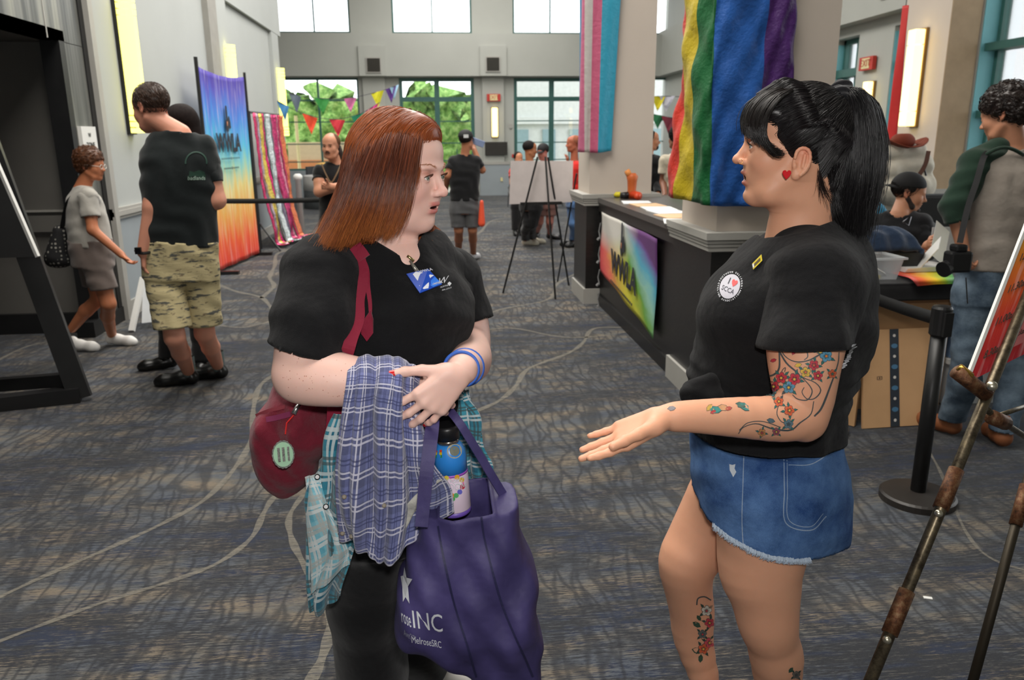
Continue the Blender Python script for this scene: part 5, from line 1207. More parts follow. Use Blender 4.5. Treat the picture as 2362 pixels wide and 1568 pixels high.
# legs and a plain trunk under the clothes keep the body one figure
trunk = [cap(P(880, 780, 1.66), P(890, 1150, 1.70), .10, .11), cap(P(850, 1150, 1.66), (P(852, 1560, 1.72)[0], 1.74, .10), .075, .04), cap(P(940, 1150, 1.78), (P(962, 1500, 1.95)[0], 1.97, .10), .075, .04)]
VT, FT = Vol(trunk, .012).mesh()
Vb = np.vstack([V1, VA, VT]); Fb = np.vstack([F1, FA+len(V1), FT+len(V1)+len(VA)])
bodyR = mesh('body', Vb, Fb, m_skin, RH, True, cols=colsR(Vb))
treeR = BVHTree.FromPolygons([tuple(v) for v in V1], [tuple(int(i) for i in f) for f in F1])
eyes(Ro, Rf, Rs, RH, (120, 132, 120), lash=(84, 52, 36), look=(1, -.05, .08), brow=(176, 120, 88), h=treeR, brow_n=60)
for t_ in tL: nail(t_, (200, 24, 28), RH)
# t-shirt
secR = sections([(548, 830, 955, 1.62, .07), (575, 775, 1000, 1.64, .10), (610, 735, 1040, 1.66, .13), (660, 712, 1062, 1.66, .155), (720, 722, 1074, 1.66, .165), (770, 742, 1070, 1.66, .165), (820, 757, 1062, 1.67, .16), (900, 762, 1062, 1.68, .165), (1000, 760, 1075, 1.70, .18), (1060, 756, 1080, 1.70, .185)], 1.66, .15)
tee = [loft(secR, .03), ell(P(945, 725, 1.56), (.095, .085, .070), k=.05), ell(P(1012, 722, 1.62), (.066, .08, .066), k=.05), cap(P(830, 598, 1.62), aR[0], .060, .078, .05), cap(P(975, 600, 1.70), aL[0], .055, .074, .05), cap(P(800, 590, 1.62), P(990, 590, 1.68), .05, .05, .04)]
sl = chain(aR[:2], [.088, .080], .03)+[cap(aR[1], aR[2], .080, .074, .02)]+chain(aL, [.080, .068, .060], .03)
cutR = P(708, 806, 1.46); cutL = P(1072, 752, 1.80)
neckc = [ (P(945, 603, 1.50), (.0, -.62, .9)) ]
vt = Vol(tee+sl, .0045, inf=.004, k=.02)
vt.disp(wrinkle(.004, 38, .5)); 
# v-neck opening carved out
def carve(vol, prim, kk=.008):
    lo, hi = pbounds(prim, kk+.02); s_, X, Y, Z = vol.blk(lo, hi); vol.D[s_] = np.maximum(vol.D[s_], -peval(prim, X, Y, Z, 0))
carve(vt, cap(Ro+Rf @ A_([-.03, 0, -.03]), P(893, 592, 1.62), .066, .070)); carve(vt, cap(P(885, 545, 1.56), P(938, 590, 1.50), .050, .010)); carve(vt, cap(P(930, 545, 1.60), P(940, 592, 1.50), .045, .010))
def armcut(vol, c, n, R0):
    """cut only inside a ball (so a sleeve plane leaves the trunk alone)"""
    n = nrm(n); sl_, X, Y, Z = vol.blk(A_(c)-R0, A_(c)+R0); pl = (X-f4(c[0]))*f4(n[0])+(Y-f4(c[1]))*f4(n[1])+(Z-f4(c[2]))*f4(n[2])
    far = np.sqrt((X-f4(c[0]))**2+(Y-f4(c[1]))**2+(Z-f4(c[2]))**2)-f4(R0*.98)
    vol.D[sl_] = np.maximum(vol.D[sl_], np.minimum(pl, -far))
VS, FS = Vol(sl, .0045, inf=.004, k=.02).disp(wrinkle(.003, 45, 1.)).cut((0, 0, -9), (0, 0, -1)).mesh()
# body of the shirt without lower sleeves, then the sleeves as their own hemmed pieces of the same mesh
def piece(prims, h, cuts, inf=.004, k=.02, disp=None, carves=(), polys=()):
    v = Vol(prims, h, inf, k)
    if disp: v.disp(disp)
    for c in carves: carve(v, c)
    for c in polys: carve_poly(v, *c)
    for p_, n_ in cuts: v.cut(p_, n_)
    V, Fc = v.mesh(); c = V[Fc].mean(1); keep = np.ones(len(Fc), bool)
    for p_, n_ in cuts: keep &= ((c-A_(p_)) @ nrm(n_)) < -h*.55
    Fc = Fc[keep]; u = np.unique(Fc); mp = np.full(len(V), -1); mp[u] = np.arange(len(u)); V = V[u]
    for p_, n_ in cuts:      # clean hem: the last ring lies on the cut
        dd = (V-A_(p_)) @ nrm(n_); near = dd > -h*.95; V[near] -= dd[near][:, None]*nrm(n_)
    return V, mp[Fc]
def joined(name, pieces, m, parent, solid=.003, cols=None, sm=0):
    V = np.vstack([p[0] for p in pieces]); Fc = []; k = 0
    for p in pieces: Fc.append(p[1]+k); k += len(p[0])
    Fc = np.vstack(Fc)
    for _ in range(sm): V = lap(V, Fc, .5)
    o = mesh(name, V, Fc, m, parent, True, cols=None if cols is None else cols(V))
    if solid: s_ = o.modifiers.new('solid', 'SOLIDIFY'); s_.thickness = solid; s_.offset = -1
    return o
axR = nrm(A_([-.30, -.1, -1])); axL = nrm(aL[2]-aL[0])
wr = lambda X, Y, Z: wrinkle(.0060, 30, .5)(X, Y, Z)+wrinkle(.0025, 80, 2., (1, .3, .4))(X, Y, Z)
vneck = [(828, 540), (868, 556), (905, 578), (945, 601), (955, 575), (972, 546), (990, 500), (800, 480), (790, 530)]
p1 = piece(tee, .0045, [(P(900, 1075, 1.7), (0, 0, -1))], disp=wr, polys=[(vneck, 1.2, 1.9)])
p2 = piece([cap(P(800, 612, 1.60), aR[0], .050, .074, .04)]+chain(aR[:2], [.080, .076], .03)+[cap(aR[1], aR[2], .076, .068, .02)], .0045, [(cutR, axR)], disp=wrinkle(.003, 50, 1.))
p3 = piece(chain(aL, [.080, .068, .060], .03), .005, [(cutL, axL)], disp=wrinkle(.003, 50, 1.))
teeR = joined('tshirt', [p1, p2, p3], m_tee, RH)
# trousers and shoes
m_pant = fabric('black_trousers', (20, 20, 22), fold=9, bs=.5)
pant = [loft(sections([(1050, 758, 1076, 1.71, .17), (1120, 752, 1080, 1.72, .18), (1200, 758, 1070, 1.73, .17)], 1.72, .17), .05)]
kR = P(850, 1390, 1.72); kL = P(955, 1400, 1.90)
pant += [cap(P(845, 1160, 1.68), kR, .115, .090, .05), cap(kR, (P(856, 1568, 1.76)[0], 1.78, .05), .090, .085, .03), cap(P(965, 1160, 1.80), kL, .11, .088, .05), cap(kL, (kL[0]+.01, 2.02, .06), .088, .082, .03)]
joined('trousers', [piece(pant, .007, [((0, 0, .035), (0, 0, -1))], disp=wrinkle(.005, 22, .5))], m_pant, RH)
def shoe(parent, heel, direc, L=.26, w=.045, m=None, sole=None, hh=.07, h=.006, name='shoe', high=False):
    d = nrm(A_([direc[0], direc[1], 0])); hl = A_([heel[0], heel[1], 0]); T = lambda a, z: hl+d*a*L+A_([0, 0, z])
    pr_ = [cap(T(.12, .05), T(.35, .05), w*.92, w*.95, .03), cap(T(.35, .05), T(.75, .034), w*.95, w*.95, .03), cap(T(.75, .034), T(.88, .028), w*.95, w*.7, .03), cap(T(.12, .05), T(.16, hh+.02), w*.8, w*.78, .02)]
    if high: pr_.append(cap(T(.14, .06), T(.15, .17), w*.85, w*.9, .02))
    V, Fc = Vol(pr_, h).cut((0, 0, .004), (0, 0, -1)).mesh()
    o = mesh(name, V, Fc, m, parent, True)
    if sole is not None:
        V, Fc = Vol([cap(T(.10, .012), T(.4, .012), w*1.0, w*.98, .03), cap(T(.4, .012), T(.86, .012), w*.98, w*.82, .03)], h).cut((0, 0, .0), (0, 0, -1)).cut((0, 0, .026), (0, 0, 1)).mesh()
        mesh('sole', V, Fc, sole, o, True)
    return o
m_shoeW = pm('shoe_white', (232, 230, 226), .5); m_blueacc = pm('shoe_blue', (40, 140, 190), .5)
s_ = shoe(RH, (P(962, 1500, 1.98)[0]-.04, 2.02), (1, -.25), .27, .047, m_shoeW, m_shoeW)
shoe(RH, (P(850, 1568, 1.78)[0]-.05, 1.80), (.8, -.6), .26, .046, m_shoeW, m_shoeW)
# hair
HL = lambda x, y, z: Ro+Rf @ (A_([x, y, z])*Rs)
hv = [ell(HL(-.022, 0, .042), A_([.098, .086, .092])*Rs, Rf, .02), ell(HL(.026, 0, .084), A_([.054, .058, .040])*Rs, Rf, .02), cap(HL(-.050, -.01, .02), HL(-.062, .0, -.12), .058, .050, .03), cap(HL(-.02, -.055, .03), P(870, 520, 1.53), .045, .034, .03), cap(HL(-.05, -.05, -.02), P(800, 540, 1.55), .05, .034, .03), cap(HL(-.08, .0, -.09), P(790, 545, 1.62), .055, .03, .03), cap(HL(-.02, .055, .02), HL(-.01, .075, -.17), .045, .03, .03), cap(HL(.0, .06, -.12), P(1005, 552, 1.72), .03, .02, .03)]
vh = Vol(hv, .004)
carve(vh, ell(HL(.085, 0, -.035), A_([.095, .12, .105])*Rs, Rf)); carve(vh, ell(HL(.12, 0, .012), A_([.070, .1, .078])*Rs, Rf)); carve(vh, cap(HL(.03, -.02, -.11), P(925, 570, 1.50), .055, .055))
Vh, Fh = vh.mesh()
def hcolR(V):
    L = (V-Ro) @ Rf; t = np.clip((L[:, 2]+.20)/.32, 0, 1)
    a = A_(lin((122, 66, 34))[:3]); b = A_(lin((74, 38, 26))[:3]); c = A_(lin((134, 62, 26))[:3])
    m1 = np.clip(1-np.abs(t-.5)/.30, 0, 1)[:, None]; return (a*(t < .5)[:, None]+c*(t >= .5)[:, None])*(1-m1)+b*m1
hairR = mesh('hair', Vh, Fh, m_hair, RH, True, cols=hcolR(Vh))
def flowR(p, n):
    l = Rf.T @ (p-Ro); d = A_([-.25 if l[2] > .05 else -.08, np.sign(l[1])*max(0, .7-abs(l[1])*9)*(1 if l[2] > .07 else 0), -1.0 if l[2] < .09 else -.5]); return Rf @ d
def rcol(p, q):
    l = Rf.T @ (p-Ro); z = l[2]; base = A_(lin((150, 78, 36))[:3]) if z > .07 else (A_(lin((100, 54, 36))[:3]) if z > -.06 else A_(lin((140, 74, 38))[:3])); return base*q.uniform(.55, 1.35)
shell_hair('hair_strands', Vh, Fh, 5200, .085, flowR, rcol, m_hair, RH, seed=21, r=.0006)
gd = [[P(962, 283, 1.57), P(972, 306, 1.545), P(963, 360, 1.515), P(950, 430, 1.50), P(930, 495, 1.50), P(902, 540, 1.50)],
      [P(948, 274, 1.58), P(940, 312, 1.53), P(925, 390, 1.495), P(905, 470, 1.485), P(880, 545, 1.49)],
      [P(930, 271, 1.59), P(902, 310, 1.53), P(878, 390, 1.49), P(856, 470, 1.48), P(825, 550, 1.49)],
      [P(915, 271, 1.60), P(872, 312, 1.54), P(842, 390, 1.50), P(818, 470, 1.49), P(776, 570, 1.50)],
      [P(905, 273, 1.61), P(852, 315, 1.56), P(818, 380, 1.54), P(795, 460, 1.53), P(762, 540, 1.52), P(726, 602, 1.51)],
      [P(900, 274, 1.63), P(842, 316, 1.60), P(806, 385, 1.58), P(780, 465, 1.56), P(746, 545, 1.54), P(712, 606, 1.53)],
      [P(905, 273, 1.66), P(838, 318, 1.66), P(802, 385, 1.66), P(776, 465, 1.64), P(745, 540, 1.60), P(718, 592, 1.56)]]
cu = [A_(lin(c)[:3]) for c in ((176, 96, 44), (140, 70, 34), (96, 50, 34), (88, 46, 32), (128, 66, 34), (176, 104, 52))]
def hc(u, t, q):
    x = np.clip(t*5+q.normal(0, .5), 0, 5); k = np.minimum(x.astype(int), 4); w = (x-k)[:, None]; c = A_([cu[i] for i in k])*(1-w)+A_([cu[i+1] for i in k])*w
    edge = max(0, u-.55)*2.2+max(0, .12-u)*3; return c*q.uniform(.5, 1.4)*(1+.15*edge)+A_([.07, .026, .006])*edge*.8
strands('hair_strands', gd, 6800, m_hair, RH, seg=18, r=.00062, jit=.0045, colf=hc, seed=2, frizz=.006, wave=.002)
strands('hair_strands', [gd[0][:], [P(958, 270, 1.62), P(985, 300, 1.60), P(1000, 330, 1.60)], ], 1, m_hair, RH, seg=8) if False else None
strands('hair_strands', [[P(950, 272, 1.60), P(966, 290, 1.59), P(972, 320, 1.56), P(962, 400, 1.53), P(955, 440, 1.52)], [P(935, 268, 1.60), P(962, 282, 1.59), P(975, 310, 1.57), P(968, 350, 1.54), P(950, 420, 1.515)]], 500, m_hair, RH, seg=14, r=.0005, jit=.003, colf=lambda u, t, q: np.tile(A_(lin((170, 92, 44))[:3])*q.uniform(.7, 1.3), (14, 1)), seed=3, frizz=.004)
strands('hair_strands', [[P(925, 267, 1.60), P(972, 275, 1.60), P(998, 294, 1.61), P(1008, 324, 1.615)], [P(925, 267, 1.59), P(962, 276, 1.575), P(985, 296, 1.56), P(980, 322, 1.545), P(960, 356, 1.53)]], 700, m_hair, RH, seg=12, r=.0005, jit=.003, colf=lambda u, t, q: np.tile(A_(lin((164, 88, 42))[:3])*q.uniform(.6, 1.35), (12, 1)), seed=15, frizz=.003)
strands('hair_strands', [[HL(-.02, .05, .0), P(965, 520, 1.70), P(985, 545, 1.71), P(1012, 558, 1.69)], [HL(-.02, .06, .0), P(958, 530, 1.68), P(968, 552, 1.66), P(980, 572, 1.62)]], 500, m_hair, RH, seg=12, r=.0007, jit=.005, colf=lambda u, t, q: np.tile(A_(lin((168, 100, 52))[:3])*q.uniform(.6, 1.2), (12, 1)), seed=4, frizz=.006)
# ================================================================ person with black ponytail
BH_ = thing('person', 'woman with a black ponytail, tattooed arm, black t-shirt and denim shorts', 'person', (.9, 1.68, 0))
Bf = frame((-.968, .25, .03), (.02, 0, 1)); Bs = .97
Bo = P(1728, 337, 1.60)-Bf @ (A_([.088, .0315, .003])*Bs)
hp = head_prims(Bo, Bf, Bs, mouth=.0095, fat=.05, ear=(.010, -.028))
BL = lambda x, y, z: Bo+Bf @ (A_([x, y, z])*Bs)
neckB = [cap(P(1850, 560, 1.62), P(1835, 640, 1.65), .062, .079, .03), cap(BL(-.038, 0, -.05), P(1862, 560, 1.62), .060, .066, .03), cap(P(1820, 528, 1.61), P(1808, 600, 1.61), .038, .045, .04)]
V1, F1 = Vol(hp+neckB, .0017, lo=Bo-A_([.17, .16, .25]), hi=Bo+A_([.15, .16, .15])).mesh()
skinB = (226, 168, 136)
aB = [P(1880, 655, 1.50), P(1857, 800, 1.435), P(1856, 945, 1.41)]
fB = [P(1852, 958, 1.41), P(1790, 965, 1.39), P(1690, 962, 1.36), P(1600, 960, 1.34), P(1535, 962, 1.33)]
armB = schain(aB, [.085, .070, .048])+schain(fB, [.044, .0425, .035, .0275, .0225])+[cap(P(1868, 985, 1.41), P(1860, 990, 1.41), .02, .02, .03)]
hB, tB = hand_prims(P(1528, 962, 1.33), (-.88, -.06, -.36), (-.32, -.20, .93), thumb=-1, s=1.02, curl=(.10, .04, .03, .05), tcurl=.0, spread=.10, tang=.38)
vB = Vol(armB+hB, .0030, lo=P(1325, 1080, 1.30)-A_([.02, .10, .03]), hi=A_([P(1960, 640, 1.5)[0]+.05, 1.60, P(1880, 600, 1.5)[2]])); VA, FA = vB.mesh()
# far (right) arm hangs behind the trunk
aB2 = [P(1800, 640, 1.85), P(1790, 800, 1.92), P(1760, 930, 1.92)]
legN = [P(1768, 1180, 1.62), P(1753, 1308, 1.60), P(1763, 1362, 1.59), P(1771, 1435, 1.58), P(1782, 1478, 1.59), P(1792, 1530, 1.60), A_([P(1800, 1568, 1.62)[0]+.02, 1.66, .09])]
legF = [P(1700, 1120, 1.80), P(1645, 1190, 1.82), P(1610, 1254, 1.82), P(1584, 1300, 1.81), P(1588, 1360, 1.82), P(1596, 1410, 1.83), P(1600, 1475, 1.83), A_([P(1600, 1568, 1.86)[0]+.02, 1.80, .09])]
trunkB = schain(legN, [.112, .094, .078, .067, .0575, .060, .036], 22)+schain(legF, [.11, .086, .080, .071, .060, .057, .051, .034], 22)+[cap(P(1810, 780, 1.66), P(1780, 1100, 1.70), .10, .13)]
trunkB += chain(aB2, [.06, .05, .03])
VT, FT = Vol(trunkB, .005).mesh()
def colsB(V):
    C = head_cols(V, Bo, Bf, Bs, skinB, (190, 112, 98), (224, 146, 118), (150, 104, 90), mouth=.0095); return C
Vb = np.vstack([V1, VA, VT]); Fb = np.vstack([F1, FA+len(V1), FT+len(V1)+len(VA)])
bodyB = mesh('body', Vb, Fb, m_skin, BH_, True, cols=colsB(Vb))
treeB = BVHTree.FromPolygons([tuple(v) for v in V1], [tuple(int(i) for i in f) for f in F1])
eyes(Bo, Bf, Bs, BH_, (110, 124, 122), lash=(20, 16, 16), look=(1, .04, .05), brow=(96, 62, 44), h=treeB, brow_n=60, seed=5)
# t-shirt
secB = sections([(505, 1870, 1948, 1.63, .05), (525, 1800, 1960, 1.63, .085), (550, 1760, 1972, 1.64, .125), (590, 1712, 1984, 1.65, .155), (640, 1668, 1992, 1.65, .165), (700, 1632, 1996, 1.65, .165), (760, 1624, 1990, 1.65, .16), (820, 1612, 1974, 1.65, .155), (880, 1602, 1945, 1.66, .155), (930, 1600, 1928, 1.67, .16), (980, 1599, 1922, 1.68, .17), (1060, 1600, 1918, 1.69, .178)], 1.65, .15)
teeb = [loft(secB, .03), ell(P(1700, 725, 1.60), (.070, .10, .072), k=.05), ell(P(1700, 725, 1.74), (.060, .09, .07), k=.05), cap(P(1850, 590, 1.58), aB[0], .08, .092, .05)]
cvB = []; crew = [(1735, 532), (1758, 549), (1800, 545), (1850, 534), (1900, 517), (1950, 499), (1990, 440), (1700, 440)]
wr = lambda X, Y, Z: wrinkle(.0050, 32, 1.5)(X, Y, Z)+(.004*np.sin(150*Z+8*np.sin(9*X))*np.clip(1-np.abs(Z-1.03)/.10, 0, 1)).astype(f4)
def hemB(X, Y, Z): return Z*0
q1 = piece(teeb, .005, [(P(1760, 1052, 1.52), (-.02, .0, -1))], disp=wr, polys=[(crew, 1.2, 2.0)])
q2 = piece([cap(P(1850, 590, 1.58), aB[0], .07, .092, .05)]+chain(aB, [.092, .0815, .06], .03), .0045, [(P(1852, 797, 1.44), (.02, -.14, -1))], disp=wrinkle(.0045, 34, 1.))
q3 = piece([cap(P(1800, 600, 1.75), aB2[0], .07, .08, .04)]+chain(aB2[:2], [.08, .07]), .008, [(P(1790, 790, 1.9), (0, 0, -1))])
teeB = joined('tshirt', [q1, q2, q3], m_tee, BH_)
# knot at the front hem
kc = P(1600, 905, 1.60); V, Fc = Vol([cap(P(1612, 893, 1.60), P(1600, 903, 1.58), .016, .018, .01), cap(P(1600, 903, 1.58), P(1580, 905, 1.57), .015, .012, .01), cap(P(1584, 903, 1.57), P(1578, 918, 1.57), .011, .008, .008), cap(P(1590, 893, 1.59), P(1640, 880, 1.58), .012, .02, .02), cap(P(1600, 905, 1.59), P(1650, 915, 1.56), .012, .02, .02)], .003).mesh()
mesh('knot', V, Fc, m_tee, teeB, True)
# denim shorts
def denim(name, c, c2):
    t = NT(name); v = t.coord(); n = t.noise(v, 9, 5, .6); tw = t.noise(t.coord(scale=(1400, 1400, 260)), 1, 2)
    f = t.math('ADD', t.math('MULTIPLY', n, .75), t.math('MULTIPLY', tw, .25)); col = t.ramp(f, [(.35, lin(c)), (.62, lin(c2))])
    t.set(col, .9, t.math('ADD', t.math('MULTIPLY', tw, .15), t.noise(v, 24, 3)), .5, .01, Specular_IOR_Level=.2); return t.m
m_denim = denim('denim_blue', (36, 66, 118), (92, 128, 178)); m_denim2 = denim('denim_edge', (110, 134, 168), (170, 186, 206)); m_stitch = pm('stitch_gold', (140, 130, 110), .7)
secS = sections([(1000, 1606, 1912, 1.69, .17), (1060, 1608, 1926, 1.69, .178), (1110, 1612, 1934, 1.70, .185), (1160, 1620, 1934, 1.70, .185), (1210, 1634, 1926, 1.70, .18), (1260, 1648, 1900, 1.70, .17)], 1.69, .17)
shn = [loft(secS, .05), cap(P(1770, 1150, 1.62), P(1755, 1320, 1.60), .125, .113, .06)]
r1 = piece(shn, .0055, [(P(1760, 1278, 1.50), (-.17, .10, -1))], disp=wrinkle(.003, 36, .3))
r2 = piece([cap(P(1720, 1100, 1.78), P(1640, 1240, 1.80), .118, .10, .05)], .0055, [(P(1630, 1128, 1.80), (-.75, .0, -.85))], disp=wrinkle(.003, 36, .3))
shorts = joined('denim_shorts', [r1, r2], m_denim, BH_, solid=.004)
treeS = bvh_of(shorts)
def line_decal(name, pts, w, tree, m, parent, off=.0012, n=40, dash=None):
    c = cr([(a, b, 0) for a, b in pts], n); vs = []; fs = []
    for i in range(n):
        d = nrm(c[min(i+1, n-1)]-c[max(i-1, 0)]); ww = w if np.isscalar(w) else np.interp(i/(n-1), np.linspace(0, 1, len(w)), w); vs += [(c[i][0]-d[1]*ww/2, c[i][1]+d[0]*ww/2), (c[i][0]+d[1]*ww/2, c[i][1]-d[0]*ww/2)]
    for i in range(n-1):
        if dash and i % dash == 0: continue
        fs.append((2*i, 2*i+1, 2*i+3, 2*i+2))
    return decal(name, vs, fs, tree, m, parent, off)
for pts, w in (([(1716, 1052), (1714, 1120), (1712, 1200), (1716, 1275)], 2.2), ([(1808, 1060), (1809, 1130), (1812, 1205), (1870, 1222), (1905, 1190)], 2.5), ([(1815, 1062), (1816, 1130), (1819, 1198), (1868, 1214), (1898, 1184)], 1.8), ([(1818, 1072), (1870, 1070), (1922, 1040)], 2)):
    line_decal('seam', pts, w, treeS, m_denim2, shorts)
fr = MB(); q = random.Random(4)
hemp = cr([(1637, 1232, 0), (1665, 1252, 0), (1700, 1272, 0), (1740, 1286, 0), (1790, 1292, 0), (1830, 1288, 0), (1868, 1282, 0)], 150)
for p_ in hemp:       # frayed hem
    hit = None
    for dy in range(-14, 12, 2):
        d = Vector(ray(p_[0], p_[1]-dy)).normalized(); hh = treeS.ray_cast(Vector(CAM), d, 5)
    for dy in range(16, -30, -2):
        d = Vector(ray(p_[0], p_[1]+dy)).normalized(); hh = treeS.ray_cast(Vector(CAM), d, 2.2)
        if hh[0] is not None and hh[0].z > .5: hit = A_(hh[0]); break
    if hit is None: continue
    for k in range(5): fr.tube([hit+A_([q.uniform(-.003, .003), 0, .006]), hit+A_([q.uniform(-.005, .005), -.004, -.002]), hit+A_([q.uniform(-.007, .007), -.003, -q.uniform(.004, .010)])], [.0008, .0007, .0004], 3)
fr.build('frayed_hem', pm('fray_white', (176, 190, 206), .9), shorts)['kind'] = 'stuff'
decal('worn_patch', [(1683, 1070), (1690, 1072), (1697, 1070), (1695, 1080), (1699, 1088), (1692, 1100), (1689, 1094), (1684, 1084)], [tuple(range(8))], treeS, pm('worn_white', (206, 214, 222), .9), shorts, .0015)
for d_, hx in ((( -1, -.3), 1800), ((-1, -.1), 1600)):
    shoe(BH_, ((legN if hx == 1800 else legF)[-1][0]+.05, (legN if hx == 1800 else legF)[-1][1]), d_, .25, .044, m_black, m_black)
# hair: scalp, fringe, ponytail
m_hairB = m_hair
hv = [ell(BL(-.026, 0, .040), A_([.098, .086, .096])*Bs, Bf, .02), ell(BL(.043, 0, .074), A_([.047, .066, .036])*Bs, Bf, .02), cap(BL(-.066, 0, .0), BL(-.075, 0, -.070), .055*Bs, .045*Bs, .03)]
vh = Vol(hv, .0035); carve(vh, ell(BL(.085, 0, -.050), A_([.098, .12, .100])*Bs, Bf)); carve(vh, ell(BL(-.012, .090, -.038), A_([.030, .03, .046])*Bs, Bf)); carve(vh, ell(BL(-.012, -.090, -.038), A_([.030, .03, .046])*Bs, Bf))
carve(vh, ell(BL(-.005, .0, -.10), A_([.06, .1, .07])*Bs, Bf))
Vh, Fh = vh.mesh(); mesh('hair', Vh, Fh, m_hair, BH_, True, cols=np.tile(A_(lin((22, 19, 20))[:3]), (len(Vh), 1)))
_el = P(1942, 228, 1.60)
shell_hair('hair_strands', Vh, Fh, 3600, .055, lambda p, n: _el-p, lambda p, q: A_(lin((24, 21, 22))[:3])*q.uniform(.5, 1.5), m_hair, BH_, seed=31, r=.0006)
bc = lambda c0, sg, v=.5: (lambda u, t, q: np.tile(A_(lin(c0)[:3])*q.uniform(1-v, 1+v), (sg, 1)))
el = P(1942, 228, 1.60)      # elastic
# swept-back strands from hairline to elastic, both sides
gB = []
for sy in (1, -1):
    g = []
    for (a, b) in (((.075, .02, .112), (.02, .03, .140)), ((.070, .045, .085), (.0, .060, .118)), ((.045, .066, .055), (-.02, .082, .085)), ((.020, .074, .022), (-.03, .092, .055)), ((-.030, .078, .032), (-.06, .084, .06)), ((-.045, .076, -.01), (-.085, .075, .04)), ((-.055, .066, -.045), (-.105, .055, .03)), ((-.07, .045, -.07), (-.125, .03, .03)), ((-.08, .0, -.085), (-.138, 0, .02))):
        g.append([BL(a[0], a[1]*sy, a[2]), (BL(a[0], a[1]*sy, a[2])+BL(b[0], b[1]*sy, b[2]))/2+Bf @ A_([0, .004*sy, .004]), BL(b[0], b[1]*sy, b[2]), el+Bf @ A_([.014, .012*sy, -.006])])
    strands('hair_strands', g, 1900, m_hair, BH_, seg=14, r=.0007, jit=.0022, colf=bc((24, 20, 22), 14), seed=6+sy, taper=.8)
# fringe falling from the crown and sweeping to the temple
g = [[P(1835, 204, 1.60), P(1772, 212, 1.60), P(1728, 240, 1.60), P(1713, 275, 1.60), P(1716, 308, 1.59)], [P(1835, 200, 1.58), P(1775, 212, 1.57), P(1738, 245, 1.56), P(1724, 285, 1.55), P(1732, 318, 1.545)], [P(1838, 202, 1.57), P(1790, 220, 1.55), P(1755, 255, 1.54), P(1745, 300, 1.53), P(1762, 338, 1.525)], [P(1840, 204, 1.56), P(1800, 225, 1.53), P(1770, 270, 1.52), P(1765, 320, 1.515), P(1790, 358, 1.51), P(1812, 352, 1.51)]]
strands('fringe', g, 1700, m_hair, BH_, seg=16, r=.0007, jit=.003, colf=bc((26, 21, 20), 16), seed=9, taper=.6, frizz=.001)
V, Fc = Vol([cap(P(1935, 222, 1.58), P(1925, 255, 1.59), .022, .030, .02), cap(P(1940, 210, 1.62), P(1932, 260, 1.61), .024, .026, .02)], .003).disp(lambda X, Y, Z: (.002*np.sin(300*Z+200*Y)).astype(f4)).mesh(); mesh('scrunchie', V, Fc, fabric('scrunchie_black', (22, 22, 26)), BH_, True)
pt = [[el+A_([.01, dy*.3, 0]), P(1972+q_*.35, 208+abs(q_)*.3, 1.60+dy), P(1995+q_*.8, 250, 1.60+dy*1.4), P(2004+q_, 330, 1.60+dy*1.6), P(1996+q_*.95, 410, 1.60+dy*1.6), P(1980+q_*.75, 480, 1.60+dy*1.3), P(1966+q_*.4, 565, 1.60+dy)] for dy, q_ in ((.0, 34), (-.02, 26), (-.035, 8), (-.04, -12), (-.035, -32), (.0, -52), (.03, -30), (.035, 5), (.02, 28))]
ptl = sections([(206, 1952, 1978, 1.60, .02), (222, 1940, 2000, 1.60, .034), (260, 1938, 2020, 1.60, .040), (320, 1938, 2031, 1.60, .044), (390, 1938, 2032, 1.60, .044), (450, 1942, 2020, 1.60, .040), (500, 1950, 2000, 1.60, .030), (545, 1958, 1984, 1.60, .018)], 1.6, .04)
V, Fc = Vol([loft(ptl, .01, n=2)], .0045).mesh()
mesh('ponytail', V, Fc, m_hair, BH_, True, cols=np.tile(A_(lin((18, 16, 17))[:3]), (len(V), 1)))
_c = P(1985, 350, 1.60)
shell_hair('ponytail_strands', V, Fc, 3600, .13, lambda p, n: A_([(p[0]-_c[0])*(2.5 if p[2] > _c[2] else -3), 0, -1.0 if p[2] < el[2]-.02 or p[0] > el[0]+.03 else .2]), lambda p, q: A_(lin((25, 22, 24))[:3])*q.uniform(.4, 1.9), m_hair, BH_, seed=33, r=.0007, seg=9, lift=.004)
strands('ponytail_strands', pt, 3600, m_hair, BH_, seg=20, r=.0007, jit=.006, colf=bc((24, 22, 24), 20, .6), seed=11, frizz=.012, wave=.003)
strands('ponytail_strands', [[BL(-.09, .05, -.02), P(1925, 420, 1.56), P(1940, 480, 1.56), P(1962, 560, 1.57)], [BL(-.07, .05, -.05), P(1915, 440, 1.56), P(1925, 500, 1.55), P(1955, 575, 1.56)], [BL(-.10, .02, .0), P(1950, 400, 1.56), P(1965, 480, 1.57), P(1972, 560, 1.58)]], 600, m_hair, BH_, seg=14, r=.0007, jit=.007, colf=bc((22, 20, 21), 14), seed=12, frizz=.008)
strands('loose_hair', [[BL(-.05, .072, -.04), BL(-.055, .066, -.07), BL(-.065, .06, -.095)], [BL(-.06, .06, -.06), BL(-.07, .05, -.09), BL(-.085, .04, -.115)], [BL(-.08, .04, -.08), BL(-.09, .03, -.10), BL(-.10, .02, -.12)]], 160, m_hair, BH_, seg=8, r=.0004, jit=.004, colf=bc((40, 30, 28), 8), seed=13, frizz=.008)
